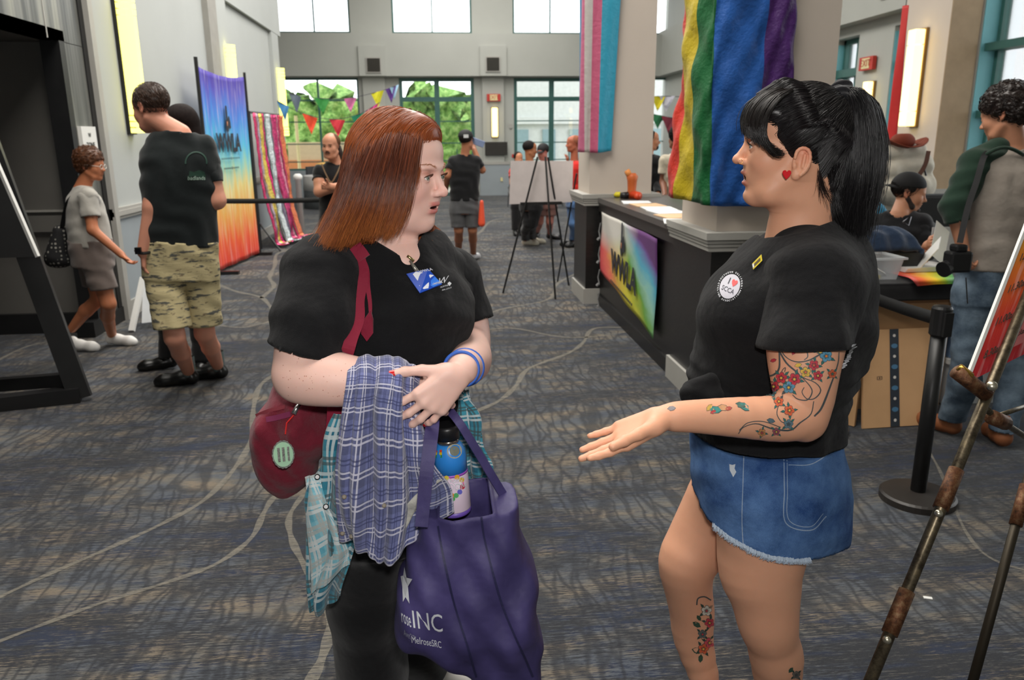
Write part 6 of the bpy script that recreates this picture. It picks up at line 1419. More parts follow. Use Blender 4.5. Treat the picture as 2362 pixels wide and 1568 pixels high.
# ================================================================ things held and worn by the two in front
treeT = bvh_of(teeR)
def surf(px, py, tree, off=.004, y=None):
    d = Vector(ray(px, py)).normalized(); h = tree.ray_cast(Vector(CAM), d, 6)
    if h[0] is None: return P(px, py, y if y else 1.5)
    n = A_(h[1]); n = n if n.dot(A_(d)) < 0 else -n; return A_(h[0])+n*off
def ribbon(name, pts, w, m, parent, t=.003, n=40, up=None, tw=None):
    """strap: points with width across, thin box section"""
    c = cr(pts, n); rows = []
    vs = []; fs = []
    for i in range(n):
        d = nrm(c[min(i+1, n-1)]-c[max(i-1, 0)]); nn = nrm(CAM-c[i]) if up is None else A_(up, float); s_ = nrm(np.cross(d, nn)); nn = np.cross(s_, d)
        ww = w if np.isscalar(w) else np.interp(i/(n-1), np.linspace(0, 1, len(w)), w)
        if tw: a = tw*i/(n-1); s_, nn = s_*math.cos(a)+nn*math.sin(a), nn*math.cos(a)-s_*math.sin(a)
        vs += [c[i]-s_*ww/2, c[i]+s_*ww/2, c[i]+s_*ww/2-nn*t, c[i]-s_*ww/2-nn*t]
    for i in range(n-1):
        for j in range(4): fs.append((4*i+j, 4*i+(j+1) % 4, 4*i+4+(j+1) % 4, 4*i+4+j))
    fs += [(0, 1, 2, 3)[::-1], tuple(4*(n-1)+j for j in range(4))]
    return mesh(name, vs, fs, m, parent, False)
def plaid(name, base, l1, l2, du, dv, wl=.06, wd=.5, base2=None):
    """woven check: pairs of light lines and broad darker bands in both directions"""
    t = NT(name); tc = t.n('ShaderNodeTexCoord'); sp = t.n('ShaderNodeSeparateXYZ'); t.link(tc.outputs['UV'], sp.inputs[0]); v = t.coord()
    nz = t.math('MULTIPLY', t.math('SUBTRACT', t.noise(v, 30, 2), .5), .03)
    def lines(c, k, w, off):
        f = t.math('FRACT', t.math('ADD', t.math('ADD', t.math('MULTIPLY', c, k), off), nz)); return t.math('LESS_THAN', t.math('ABSOLUTE', t.math('SUBTRACT', f, .5)), w)
    col = lin(base)
    bands = t.math('ADD', t.math('MULTIPLY', lines(sp.outputs[0], du, wd*.5, .0), .5), t.math('MULTIPLY', lines(sp.outputs[1], dv, wd*.5, .0), .5))
    col = t.mix(bands, lin(base), lin(base2 if base2 else [q*.72 for q in base]))
    for c, k in ((sp.outputs[0], du), (sp.outputs[1], dv)):
        for off in (.0, .16): col = t.mix(t.math('MULTIPLY', lines(c, k, wl*.5, off+.03), .85), col, lin(l1))
        for off in (.42, .55): col = t.mix(t.math('MULTIPLY', lines(c, k, wl*.45, off+.03), .75), col, lin(l2))
    t.set(t.mix(t.math('MULTIPLY', t.noise(v, 240, 2), .25), col, lin(base)), .95, t.math('ADD', t.noise(v, 26, 3), t.math('MULTIPLY', t.noise(v, 700, 1), .1)), .45, .012, Sheen_Weight=.3, Specular_IOR_Level=.15); return t.m
m_plb = plaid('plaid_blue', (112, 118, 164), (214, 212, 226), (52, 56, 96), 6.5, 11.5)
m_plt = plaid('plaid_teal', (72, 152, 172), (206, 214, 214), (70, 66, 60), 3.2, 5.2, wl=.09, base2=(34, 96, 122))
m_plt2 = plaid('plaid_teal_pale', (150, 204, 216), (226, 228, 226), (190, 184, 176), 2.6, 4.2, wl=.12, base2=(96, 176, 198))
# --- blue plaid shirt over the forearm
def Rw(*a): return [P(*q) for q in a]
fl_ = thing('plaid_shirt', 'blue and white plaid flannel shirt draped over the forearm of the red-haired woman', 'shirt', tuple(P(880, 900, 1.40)))
rows = [Rw((812, 925, 1.50), (850, 930, 1.50), (900, 930, 1.50), (945, 930, 1.49), (975, 925, 1.48)),
        Rw((808, 872, 1.49), (850, 866, 1.50), (900, 868, 1.50), (945, 872, 1.49), (972, 885, 1.47)),
        Rw((805, 838, 1.43), (850, 824, 1.43), (900, 824, 1.43), (945, 836, 1.42), (974, 862, 1.41)),
        Rw((801, 875, 1.365), (850, 870, 1.36), (900, 872, 1.36), (940, 885, 1.37), (962, 900, 1.42)),
        Rw((790, 955, 1.365), (840, 955, 1.35), (890, 955, 1.35), (938, 965, 1.365), (972, 985, 1.41)),
        Rw((776, 1075, 1.38), (835, 1080, 1.36), (890, 1080, 1.36), (945, 1075, 1.365), (995, 1060, 1.38)),
        Rw((777, 1180, 1.40), (835, 1188, 1.375), (888, 1195, 1.375), (950, 1165, 1.38), (1038, 1120, 1.405)),
        Rw((784, 1250, 1.42), (838, 1262, 1.39), (880, 1300, 1.385), (932, 1268, 1.39), (1048, 1180, 1.415))]
fold = lambda U, V: (.010*np.sin(U*15+2.2*np.sin(V*3.1)+.8)+.0055*np.sin(U*31+V*6+2*np.sin(V*5))+.006*np.sin(U*7-V*11)+.003*np.sin(U*55-V*9))*np.clip((V-.18)*2.2, 0.12, 1)*np.clip(np.minimum(U, 1-U)*9, .25, 1)
sheet('cloth', rows, 90, 150, m_plb, fl_, .003, disp=fold)
m_lining = fabric('lining_grey', (186, 184, 176), fold=30, bs=.6)
rows = [Rw((912, 1238, 1.383), (926, 1244, 1.384)), Rw((935, 1175, 1.368), (972, 1168, 1.37)), Rw((980, 1120, 1.375), (1005, 1110, 1.375)), Rw((1000, 1098, 1.385), (1014, 1090, 1.385))]
sheet('lining', rows, 8, 30, m_lining, fl_, .002, disp=lambda U, V: .003*np.sin(V*20)-.012)
t_fl = bvh_of(fl_.children[0])
for px, py in ((794, 1145), (790, 1229), (812, 1236), (885, 1165)): MB().lathe([(.0045, 0), (.0045, .0015), (.003, .002)], tuple(surf(px, py, t_fl, .001)), 12, R=A_(Vector(nrm(CAM-P(px, py, 1.4))).to_track_quat('Z', 'Y').to_matrix())).build('button', pm('button_horn', (110, 98, 78), .5), fl_)
# --- teal plaid shirt tied behind
tl_ = thing('plaid_shirt', 'teal and white plaid flannel shirt hanging at the waist of the red-haired woman', 'shirt', tuple(P(760, 1150, 1.5)))
rows = [Rw((775, 960, 1.50), (790, 955, 1.47), (815, 955, 1.46)), Rw((742, 1050, 1.50), (772, 1050, 1.46), (820, 1050, 1.44)), Rw((712, 1130, 1.50), (755, 1130, 1.455), (825, 1140, 1.44)), Rw((706, 1200, 1.51), (760, 1210, 1.46), (825, 1215, 1.45)), Rw((722, 1290, 1.52), (765, 1290, 1.48), (812, 1285, 1.47)), Rw((713, 1370, 1.53), (745, 1362, 1.50), (790, 1345, 1.49)), Rw((722, 1405, 1.54), (740, 1412, 1.52), (778, 1372, 1.51))]
sheet('cloth', rows, 60, 110, m_plt, tl_, .003, disp=lambda U, V: .012*np.sin(U*12+V*6)+.007*np.sin(V*17-U*9))
rows = [Rw((703, 1100, 1.475), (722, 1095, 1.47), (735, 1090, 1.465)), Rw((704, 1180, 1.475), (740, 1170, 1.45), (762, 1180, 1.45)), Rw((722, 1290, 1.485), (765, 1270, 1.455), (800, 1265, 1.45)), Rw((714, 1372, 1.50), (752, 1345, 1.475), (808, 1300, 1.46))]
sheet('cuff', rows, 40, 60, m_plt2, tl_, .003, disp=lambda U, V: .007*np.sin(U*9+V*7))
t_tl = bvh_of(*tl_.children)
for px, py in ((731, 1100), (753, 1168), (783, 1226)): MB().lathe([(.006, 0), (.006, .0015), (.004, .0025)], tuple(surf(px, py, t_tl, .001)), 12, R=A_(Vector(nrm(CAM-P(px, py, 1.4))).to_track_quat('Z', 'Y').to_matrix())).build('button', pm('button_black', (24, 24, 26), .3), tl_)
rows = [Rw((1050, 895, 1.60), (1064, 900, 1.56), (1072, 905, 1.58)), Rw((1055, 960, 1.58), (1082, 958, 1.545), (1102, 965, 1.57)), Rw((1052, 1030, 1.57), (1088, 1030, 1.54), (1120, 1035, 1.57)), Rw((1055, 1090, 1.57), (1095, 1090, 1.54), (1128, 1085, 1.57)), Rw((1070, 1150, 1.58), (1098, 1145, 1.55), (1130, 1142, 1.58))]
sheet('cloth', rows, 40, 60, m_plt, tl_, .003, disp=lambda U, V: .010*np.sin(U*14+V*4)+.005*np.sin(V*16))
# --- maroon backpack
bp = thing('backpack', 'maroon cloth backpack slung from the shoulder of the red-haired woman', 'backpack', tuple(P(680, 1000, 1.6)))
m_mar = fabric('maroon_nylon', (112, 22, 42), rough=.6, fold=14, bs=.9, var=.25); m_mar2 = fabric('maroon_strap', (128, 26, 50), rough=.7, fold=30, bs=.3); 
sb_ = sections([(830, 680, 770, 1.60, .03), (870, 638, 775, 1.60, .06), (920, 614, 776, 1.60, .085), (965, 588, 778, 1.60, .095), (1000, 585, 782, 1.60, .095), (1040, 592, 764, 1.60, .09), (1080, 600, 738, 1.60, .075), (1115, 610, 706, 1.60, .05), (1140, 640, 695, 1.60, .03)], 1.6, .09)
V, Fc = Vol([loft(sb_, .02)], .005).disp(lambda X, Y, Z: wrinkle(.008, 42, .7, (1, .5, .8))(X, Y, Z)+(.005*np.abs(np.sin(38*X-26*Z+3*np.sin(14*Z)))-.003*np.abs(np.sin(60*X+45*Z))).astype(f4)).mesh(); bag = mesh('bag_body', V, Fc, m_mar, bp, True); tb_ = bvh_of(bag)
ribbon('shoulder_strap', [surf(x, y, treeT, .006, 1.5) for x, y in ((793, 552), (812, 562), (826, 590), (830, 640), (829, 690), (820, 735), (806, 775), (793, 815))]+[P(783, 850, 1.50), P(778, 890, 1.52)], [.022, .022, .022, .024, .030], m_mar2, bp)
ribbon('strap_tail', [surf(x, y, treeT, .010, 1.5) for x, y in ((826, 585), (834, 620), (843, 660), (850, 700), (856, 722))], [.008, .010, .008, .006], m_mar2, bp)
q = [surf(x, y, treeT, .012, 1.48) for x, y in ((856, 718), (864, 735), (864, 766), (851, 784), (840, 768), (838, 742))]; MB().prism(q, nrm(A_([0, 1, 0]))*.004).build('strap_tab', m_mar2, bp)
ribbon('buckle', [surf(x, y, treeT, .012, 1.5) for x, y in ((816, 575), (828, 588), (838, 600))], .026, m_mar2, bp, t=.006)
ribbon('side_panel', [P(770, 905, 1.50), P(772, 950, 1.495), P(768, 1000, 1.50)], .03, m_mar2, bp)
ribbon('zip_tape', [surf(x, y, tb_, .002, 1.5) for x, y in ((592, 960), (620, 948), (650, 940), (676, 932))], .007, pm('zip_maroon', (140, 60, 70), .5), bp)
ribbon('pull_tab', [surf(x, y, tb_, .006, 1.5) for x, y in ((615, 968), (640, 963), (672, 955))], .011, pm('tab_plum', (128, 48, 84), .6), bp)
zp = surf(684, 940, tb_, .010, 1.5); MB().tube([surf(690, 928, tb_, .010, 1.5), zp, surf(680, 955, tb_, .012, 1.5)], [.0035, .0045, .0055], 8).build('zip_pull', pm('zip_steel', (190, 190, 190), .25, .9), bp, smooth=True)
kt = thing('keyring_medallion', 'mint green oval monogram medallion on red cord hanging from the maroon backpack', 'keyring', tuple(surf(662, 1038, tb_, .02)))
MB().tube([surf(680, 958, tb_, .012, 1.5), surf(671, 975, tb_, .014, 1.5), surf(668, 1000, tb_, .014, 1.5)], .0015, 6).build('cord', pm('cord_red', (214, 40, 36), .5), kt)
mc_ = surf(662, 1037, tb_, .018); vw_ = nrm(CAM-mc_); uxk = nrm(np.cross((0, 0, 1), vw_)); uyk = np.cross(vw_, uxk)
K = lambda a, b, o: mc_+uxk*a+uyk*b+vw_*o
MB().prism([K(.0215*math.cos(a)*(1+.02*math.cos(18*a)), .028*math.sin(a)*(1+.02*math.cos(18*a)), 0) for a in np.linspace(0, 2*math.pi, 73)[:-1]], -vw_*.003).build('rim', pm('glitter_silver', (92, 94, 88), .6, .2, var=.9, scale=500), kt)
MB().prism([K(.019*math.cos(a), .0245*math.sin(a), .001) for a in np.linspace(0, 2*math.pi, 40)[:-1]], vw_*.001).build('face', pm('mint', (150, 190, 158), .7), kt)
for a0, a1 in ((-.011, -.006), (-.002, .003), (.008, .012)): MB().prism([K(a0, -.014, .0022), K(a1, -.014, .0022), K(a1, .014, .0022), K(a0, .014, .0022)], vw_*.0006).build('monogram', pm('glitter_silver', (92, 94, 88)), kt)
# --- navy tote bag
tt = thing('tote_bag', 'large navy tote bag with white star and lettering held by the red-haired woman', 'bag', tuple(P(1080, 1400, 1.4)))
def navy():
    t = NT('navy_tote'); v = t.coord(); n = t.noise(v, 6, 4, .6); f2 = t.noise(v, 1500, 1); t.set(t.ramp(n, [(.3, lin((54, 48, 90))), (.7, lin((78, 70, 122)))]), .5, t.math('ADD', t.noise(v, 11, 3, .5), t.math('MULTIPLY', f2, .04)), .5, .02, Specular_IOR_Level=.4); return t.m
m_navy = navy()
YT = 1.42
st_ = sections([(1150, 968, 1186, YT, .08), (1200, 955, 1196, YT, .085), (1250, 936, 1216, YT, .095), (1330, 920, 1224, YT, .105), (1390, 916, 1230, YT, .11), (1425, 924, 1234, YT, .11), (1455, 955, 1236, YT, .10), (1485, 1020, 1238, YT, .09), (1530, 1085, 1240, YT, .08), (1600, 1120, 1235, YT, .07)], YT, .1)
def tfold(X, Y, Z): return (.008*np.sin(24*X+9*Z+2*np.sin(13*Z))*np.sin(11*Z+1)+.004*np.sin(60*X-25*Z)+.003*np.sin(90*(X+.6*Z))).astype(f4)
zt_ = P(1080, 1203, YT-.09)[2]
pc = piece([loft(st_, .02, n=3.6)], .005, [((0, 0, zt_), (-.10, 0, 1))], inf=0, disp=tfold)
tb2 = joined('bag_body', [pc], m_navy, tt, solid=.003); ttr = BVHTree.FromPolygons([tuple(v) for v in pc[0]], [tuple(int(i) for i in f) for f in pc[1]])
for pts in ([(1012, 1212), (1022, 1280), (1045, 1380), (1075, 1480), (1100, 1560)], [(1110, 1192), (1122, 1260), (1150, 1370), (1190, 1470), (1228, 1560)]):
    line_decal('seam', pts, 5, ttr, pm('navy_seam', (34, 32, 70), .6), tt, .0025)
ribbon('handle', [P(972, 1215, 1.325), P(978, 1150, 1.33), P(985, 1080, 1.335), P(994, 1010, 1.36), P(1000, 960, 1.42), P(1006, 935, 1.47)], [.024, .025, .026, .022], m_navy, tt, n=30)
ribbon('handle', [P(1010, 925, 1.50), P(1035, 945, 1.44), P(1060, 975, 1.41), P(1095, 1030, 1.41), P(1140, 1105, 1.42), P(1178, 1168, 1.44)], [.018, .016, .017, .020], m_navy, tt, n=30, tw=.6)
m_prt = pm('print_white', (206, 208, 214), .6)
st5 = [(935, 1308), (940, 1332), (953, 1335), (943, 1352), (946, 1392), (937, 1377), (931, 1388), (930, 1355), (926, 1330), (932, 1328)]
decal('star_print', st5, [tuple(range(10))], ttr, m_prt, tt, .002)
def tdecal(s, o, ux, uy, size, tree, m, parent, off=.002, name='lettering', **kw):
    vs, fs = text_geo(s, size, 0, **kw); return decal(name, [(o[0]+v[0]*ux[0]+v[1]*uy[0], o[1]+v[0]*ux[1]+v[1]*uy[1]) for v in vs], fs, tree, m, parent, off)
tdecal('INC', (986, 1434), (.72, .10), (-.08, -1), 58, ttr, m_prt, tt)
tdecal('rose', (938, 1426), (.26, .16), (-.10, -1), 46, ttr, m_prt, tt)
tdecal('MelroseSRC', (984, 1480), (.62, .12), (-.08, -1), 22, ttr, m_prt, tt)
tdecal('AveOTS.', (948, 1467), (.40, .26), (-.08, -1), 20, ttr, pm('print_grey', (130, 130, 146), .6), tt)
# --- water bottle
wb = thing('water_bottle', 'blue steel water bottle with black lid and pink sticker in front of the teal plaid', 'bottle', tuple(P(1040, 1165, 1.45)))
bt = P(1050, 1180, 1.47); tp = P(1028, 962, 1.47); ax_ = nrm(tp-bt); Rb = A_(Vector(ax_).to_track_quat('Z', 'Y').to_matrix()); Lb_ = np.linalg.norm(tp-bt)
rB = .0335
def bl(prof, name, m, par=wb): return MB().lathe(prof, tuple(bt), 32, R=Rb).build(name, m, par, smooth=False)
for nm, prof, m in (('base', [(rB*.9, 0), (rB, .004), (rB, .012)], pm('bottle_purple', (120, 90, 190), .4)), ('label', [(rB, .012), (rB*1.01, .013), (rB*1.01, .092), (rB, .093)], pm('label_pink', (236, 214, 232), .35)), ('label_edge', [(rB*1.012, .090), (rB*1.012, .095)], pm('label_violet', (170, 90, 200), .4)), ('body', [(rB, .093), (rB, .125), (rB*.96, .137), (rB*.80, .149), (rB*.66, .154)], pm('bottle_blue', (50, 140, 226), .35)), ('collar', [(rB*.64, .153), (rB*.64, .163)], pm('bottle_steel', (170, 160, 150), .2, .9)), ('lid', [(rB*.72, .163), (rB*.74, .185), (rB*.66, .192)], pm('lid_black', (24, 24, 26), .4))):
    o_ = bl(prof, nm, m); [setattr(p_, 'use_smooth', len(p_.vertices) == 4) for p_ in o_.data.polygons]
tbt = bvh_of(*[c_ for c_ in wb.children]); heart = [(0, -18), (-14, -4), (-20, 8), (-18, 17), (-10, 21), (-3, 18), (0, 12), (3, 18), (10, 21), (18, 17), (20, 8), (14, -4)]
def px_poly(name, pts, c, s, col, tree, parent, off, rot=0.0, rough=.5):
    ca, sa = math.cos(rot), math.sin(rot); return decal(name, [(c[0]+(a*ca-b*sa)*s, c[1]-(a*sa+b*ca)*s) for a, b in pts], [tuple(range(len(pts)))], tree, pm('print_%d_%d_%d' % tuple(col), col, rough), parent, off)
circ = lambda n=14, rx=1, ry=1: [(rx*math.cos(2*math.pi*i/n), ry*math.sin(2*math.pi*i/n)) for i in range(n)]
px_poly('sticker', heart, (1044, 1126), 1.3, (236, 130, 180), tbt, wb, .0008); px_poly('sticker', heart, (1044, 1125), 1.12, (240, 226, 240), tbt, wb, .0010)
for k, (dx, dy, c_) in enumerate(((-22, -14, (190, 180, 230)), (-12, -20, (226, 206, 70)), (12, -22, (230, 170, 40)), (22, -16, (226, 190, 40)), (-20, 14, (150, 90, 190)), (-10, 18, (220, 60, 50)), (0, 20, (240, 150, 40)), (10, 20, (90, 180, 110)), (18, 12, (110, 110, 210)), (24, 0, (200, 60, 80)), (2, 28, (80, 170, 90)))): px_poly('sticker_flower', circ(8), (1042+dx, 1122+dy), 6, c_, tbt, wb, .0012)
tdecal('MY HEART', (1045, 1108), (.62, -.08), (.05, -1), 16, tbt, pm('print_white', (206, 208, 214)), wb, .0016, offset=.02); tdecal('BLOOM', (1045, 1124), (.80, -.06), (.05, -1), 22, tbt, m_prt, wb, .0016, offset=.02)
px_poly('sticker', circ(20), (1048, 1040), 17, (170, 168, 150), tbt, wb, .0010); px_poly('sticker', circ(20), (1048, 1040), 11, (120, 124, 110), tbt, wb, .0014)
for k, c_ in enumerate(((226, 80, 40), (236, 200, 30), (60, 160, 50))): px_poly('sticker', [(-8, 0), (8, 0), (8, 6), (-8, 6)], (1012, 1043+k*6), 1, c_, tbt, wb, .0012)
# --- name badge, shirt print, wristbands
bd = thing('name_badge', 'blue and white volunteer badge clipped to the black v-neck shirt', 'badge', tuple(surf(975, 653, treeT, .02)))
Q = [surf(x, y, treeT, .012, 1.47) for x, y in ((936, 641), (984, 626), (1015, 663), (968, 682))]; bn_ = nrm(np.cross(Q[1]-Q[0], Q[3]-Q[0])); bn_ = bn_ if bn_.dot(CAM-Q[0]) > 0 else -bn_
W_ = lambda u, v, o=.0: (Q[0]*(1-u)+Q[1]*u)*(1-v)+(Q[3]*(1-u)+Q[2]*u)*v+bn_*o
MB().prism([W_(0, 0), W_(1, 0), W_(1, 1), W_(0, 1)], -bn_*.002).build('card', pm('badge_blue', (36, 80, 190), .3), bd)
def bpoly(pts, col, o): MB().prism([W_(a, b, o) for a, b in pts], bn_*.0003).build('badge_print', pm('badge_%d_%d' % (col[0], col[1]), col, .35), bd)
bpoly([(.22, .10), (.40, .02), (.62, .12), (.66, .30), (.55, .56), (.36, .62), (.22, .45)], (236, 238, 246), .0008)
bpoly([(.45, .55), (.62, .38), (.86, .34), (.98, .44), (.80, .50), (.64, .62), (.50, .84), (.40, .96), (.22, .92), (.14, .70), (.30, .64)], (232, 236, 246), .0009)
bpoly([(.36, .56), (.50, .52), (.46, .62), (.40, .64)], (206, 150, 90), .0014); bpoly([(.55, .90), (.70, .66), (.96, .52), (1, .98), (.6, .99)], (60, 130, 236), .0010)
text_on('lettering', 'VOLUNTEER', .0058, W_(.74, .88, .0012), Q[1]-Q[0], Q[0]-Q[3], m_prt, bd, off=.0004); text_on('lettering', 'WWLA', .0085, W_(.82, .09, .0012), Q[1]-Q[0], Q[0]-Q[3], m_prt, bd, off=.0004)
MB().tube([surf(x, y, treeT, .008, 1.47) for x, y in ((944, 604), (952, 617), (962, 632))], [.0025, .0035, .004], 8).build('clip_strap', pm('clip_clear', (150, 146, 136), .3, .5), bd, smooth=True)
MB().tube([surf(x, y, treeT, .008, 1.47) for x, y in ((933, 596), (942, 600), (953, 606))], [.003, .0028, .0032], 8).build('clip', pm('clip_brass', (180, 160, 110), .25, .9), bd, smooth=True)
tdecal('W', (1021, 648), (.9, -.25), (.28, -.95), 24, treeT, m_prt, teeR, .0012, offset=.03)
px_poly('print', [(-6, 0), (0, 5), (6, 0), (0, -8)], (1036, 654), .8, (206, 208, 212), treeT, teeR, .0012)
tdecal('NORTHERN', (1027, 660), (.72, -.22), (.28, -.95), 6, treeT, m_prt, teeR, .0012); tdecal('REAL ESTATE', (1030, 667), (.72, -.22), (.28, -.95), 5, treeT, m_prt, teeR, .0012)
m_wb = pm('band_blue', (46, 96, 190), .5)
def band(c, ax, r, t, lab, rx=1.0):
    R_ = A_(Vector(nrm(ax)).to_track_quat('Z', 'Y').to_matrix()); mb = MB(); pts = [A_(c)+R_ @ A_([r*math.cos(a)*rx, r*math.sin(a), 0]) for a in np.linspace(0, 2*math.pi, 33)]; mb.tube(pts, t, 8, cap=False); return tag(mb.build('wristband', m_wb, None, smooth=True), lab, 'wristband')
band(P(1064, 851, 1.405), P(1084, 832, 1.60)-P(1060, 857, 1.42), .0325, .0032, 'blue rubber wristband nearer the hand of the red-haired woman')
band(P(1073, 847, 1.45), P(1084, 832, 1.60)-P(1060, 857, 1.42), .035, .0032, 'blue rubber wristband farther up the wrist of the red-haired woman')
# --- the other: shirt print, pin, earring, nose ring, tattoos
tree2 = bvh_of(teeB)
def emblem(cx, cy, a, b, ang):
    """oval badge print: maps unit disc to the picture"""
    ca, sa = math.cos(ang), math.sin(ang); return lambda u, v: (cx+u*a*ca-v*b*sa, cy-(u*a*sa+v*b*ca))
E_ = emblem(1684, 661, 26, 34, -.42)
decal_disc('print', lambda u, v: E_(u*.86, v*.86), tree2, pm('print_disc', (190, 188, 198), .8), teeB, .0010)
def etext(s, c, size, m, off=.0018, **kw):
    vs, fs = text_geo(s, size, 0, **kw); return decal('lettering', [E_(c[0]+v[0], c[1]+v[1]) for v in vs], fs, tree2, m, teeB, off)
etext('I', (-.22, .30), .62, pm('ink_navy', (30, 34, 50), .7), offset=.01); etext('SCCA', (-.02, -.28), .46, pm('ink_navy', (30, 34, 50), .7))
hp_ = [(a/20*.26+.26, b/20*.26+.28) for a, b in heart]; decal('print', [E_(*q) for q in hp_], [tuple(range(12))], tree2, pm('print_heart', (206, 50, 52), .6), teeB, .0018)
def ringtext(s, a0, a1, out=True):
    n = len(s)
    for i, ch in enumerate(s):
        if ch == ' ': continue
        a = a0+(a1-a0)*i/(n-1); vs, fs = text_geo(ch, .17, 0, offset=.006); rot = a-math.pi/2 if out else a+math.pi/2; c_, s_2 = math.cos(rot), math.sin(rot)
        decal('lettering', [E_(1.0*math.cos(a)+v[0]*c_-v[1]*s_2, 1.0*math.sin(a)+v[0]*s_2+v[1]*c_) for v in vs], fs, tree2, m_prt, teeB, .0012)
ringtext('SOUTHERN CALIFORNIA', math.pi*.98, 0.02); ringtext('CYCLING ASSOCIATION', math.pi*1.04, math.pi*1.96, False)
pn = tag(MB().prism([surf(x, y, tree2, .004) for x, y in ((1739, 610), (1760, 589), (1762, 602), (1741, 623))], nrm(A_([0, 1, 0]))*.002).build('lapel_pin', pm('pin_yellow', (222, 200, 50), .3)), 'small yellow diamond pin on the black shirt of the ponytailed woman', 'pin')
MB().prism([surf(x, y, tree2, .0045) for x, y in ((1742, 611), (1757, 596), (1758, 602), (1743, 617))], nrm(A_([0, 1, 0]))*.0002).build('pin_face', pm('pin_dark', (96, 80, 50), .4), pn)
MB().prism([surf(x, y, tree2, .0050) for x, y in ((1739, 612), (1743, 609), (1744, 617), (1741, 621))], nrm(A_([0, 1, 0]))*.0002).build('pin_edge', m_white, pn)
q = random.Random(8)
for k in range(30):
    u = k/29; x = 1972-28*u+q.uniform(-3, 3); y = 795+55*u
    if surf(x-8, y, tree2)[1] > 1.56 or surf(x+8, y-3, tree2)[1] > 1.75: continue
    line_decal('print', [(x-4-2*q.random(), y+1), (x+4, y-2)], 1.5, tree2, m_prt, teeB, .001, n=3)
er = thing('earring', 'red enamel heart earring on the ear of the ponytailed woman', 'earring', tuple(BL(-.010, .082, -.036)))
ec = P(1814, 404, BL(-.010, .082, -.036)[1]-.006); MB().prism([ec+Bf @ A_([a/20*.0085, 0, b/20*.0095])+A_([0, -.002, 0]) for a, b in heart], A_([0, .003, 0])).build('heart', pm('enamel_red', (206, 24, 34), .15), er, bevel=.001)
nr_ = BL(.1005, .0170, -.0300); nrr = [nr_+Bf @ A_([.0035*math.cos(a), .0005, .0042*math.sin(a)])*1.0 for a in np.linspace(.6, 5.4, 14)]
MB().tube(nrr, .00055, 6).build('nose_ring', pm('gold', (214, 160, 80), .2, .9), BH_, smooth=True)
treeSk = bvh_of(bodyB); _acc = {}
def tat(poly, c, s, col, lay, rot=0.0):
    ca, sa = math.cos(rot), math.sin(rot); pts = []
    for a, b in poly:
        x, y = c[0]+(a*ca-b*sa)*s, c[1]-(a*sa+b*ca)*s; d = Vector(ray(x, y)).normalized(); h_ = treeSk.ray_cast(Vector(CAM), d, 4)
        if h_[0] is None or h_[0].y > c[2] if len(c) > 2 else h_[0] is None: return
        n_ = A_(h_[1]); n_ = n_ if n_.dot(A_(d)) < 0 else -n_; pts.append(A_(h_[0])+n_*(.0003+.00025*lay))
    v_, f_ = _acc.setdefault(col, ([], [])); k = len(v_); v_ += pts; f_.append(tuple(range(k, k+len(pts))))
inkT = (72, 78, 80)
def flower(x, y, r, col, core, rot=0.0, leaves=(44, 110, 104), n=5, nl=4):
    for i in range(nl):
        a = rot+.5+2*math.pi*i/nl; c = (x+math.cos(a)*r*1.15, y-math.sin(a)*r*1.15); tat([(-.5, 0), (0, -.28), (.6, 0), (0, .28)], c, r*1.05, inkT, 0, a); tat([(-.4, 0), (0, -.2), (.45, 0), (0, .2)], c, r*1.0, leaves, 1, a)
    for i in range(n):
        a = rot+2*math.pi*i/n; c = (x+math.cos(a)*r*.62, y-math.sin(a)*r*.62); tat(circ(9), c, r*.46, inkT, 2); tat(circ(9), c, r*.37, col, 3); tat(circ(6), (x+math.cos(a)*r*.40, y-math.sin(a)*r*.40), r*.15, tuple(int(q*.72) for q in col), 4)
    tat(circ(8), (x, y), r*.28, inkT, 4); tat(circ(8), (x, y), r*.21, core, 5)
RD, BLU, YL, ORr = (186, 52, 66), (88, 148, 176), (216, 176, 70), (206, 96, 60)
for f_ in ((1803, 871, 13, RD, YL, .2), (1833, 874, 14, RD, YL, .8), (1820, 893, 14, BLU, YL, .3), (1786, 891, 13, RD, YL, 1.), (1781, 905, 10, (72, 132, 140), YL, 0.), (1858, 858, 12, YL, ORr, .4), (1877, 842, 12, RD, ORr, .9), (1886, 866, 11, RD, YL, .1), (1905, 821, 14, BLU, (214, 120, 50), .6), (1890, 806, 9, YL, RD, .0), (1796, 927, 11, ORr, YL, .5), (1820, 947, 12, ORr, YL, 1.2), (1818, 978, 11, (96, 122, 134), (70, 80, 90), .2), (1790, 995, 9, (150, 80, 90), YL, .3), (1757, 997, 9, (190, 130, 80), RD, .8), (1919, 862, 10, ORr, (60, 110, 90), .3)): flower(*f_)
leaf = [(-1, 0), (-.3, -.55), (.5, -.45), (1, 0), (.4, .5), (-.4, .5)]
for x, y, s_, r_, c_ in ((1780, 793, 7, 1.2, ORr), (1831, 812, 7, 1.1, RD), (1784, 831, 7, .3, RD), (1841, 842, 8, .3, YL), (1815, 795, 6, 0, BLU), (1650, 945, 14, -.1, (70, 140, 132)), (1636, 940, 9, .9, (196, 160, 80)), (1645, 950, 7, .4, (190, 70, 70)), (1668, 940, 12, -.2, (200, 150, 110)), (1680, 942, 8, .2, (190, 90, 80)), (1717, 938, 13, -.7, (72, 132, 126)), (1708, 934, 11, -.3, (80, 110, 100)), (1549, 942, 9, .1, (126, 120, 124)), (1778, 970, 9, -.2, (84, 104, 114))):
    tat(leaf, (x, y), s_*1.15, inkT, 0, r_); tat(leaf, (x, y), s_, c_, 1, r_)
for y in (1395, 1420, 1450, 1475): pass
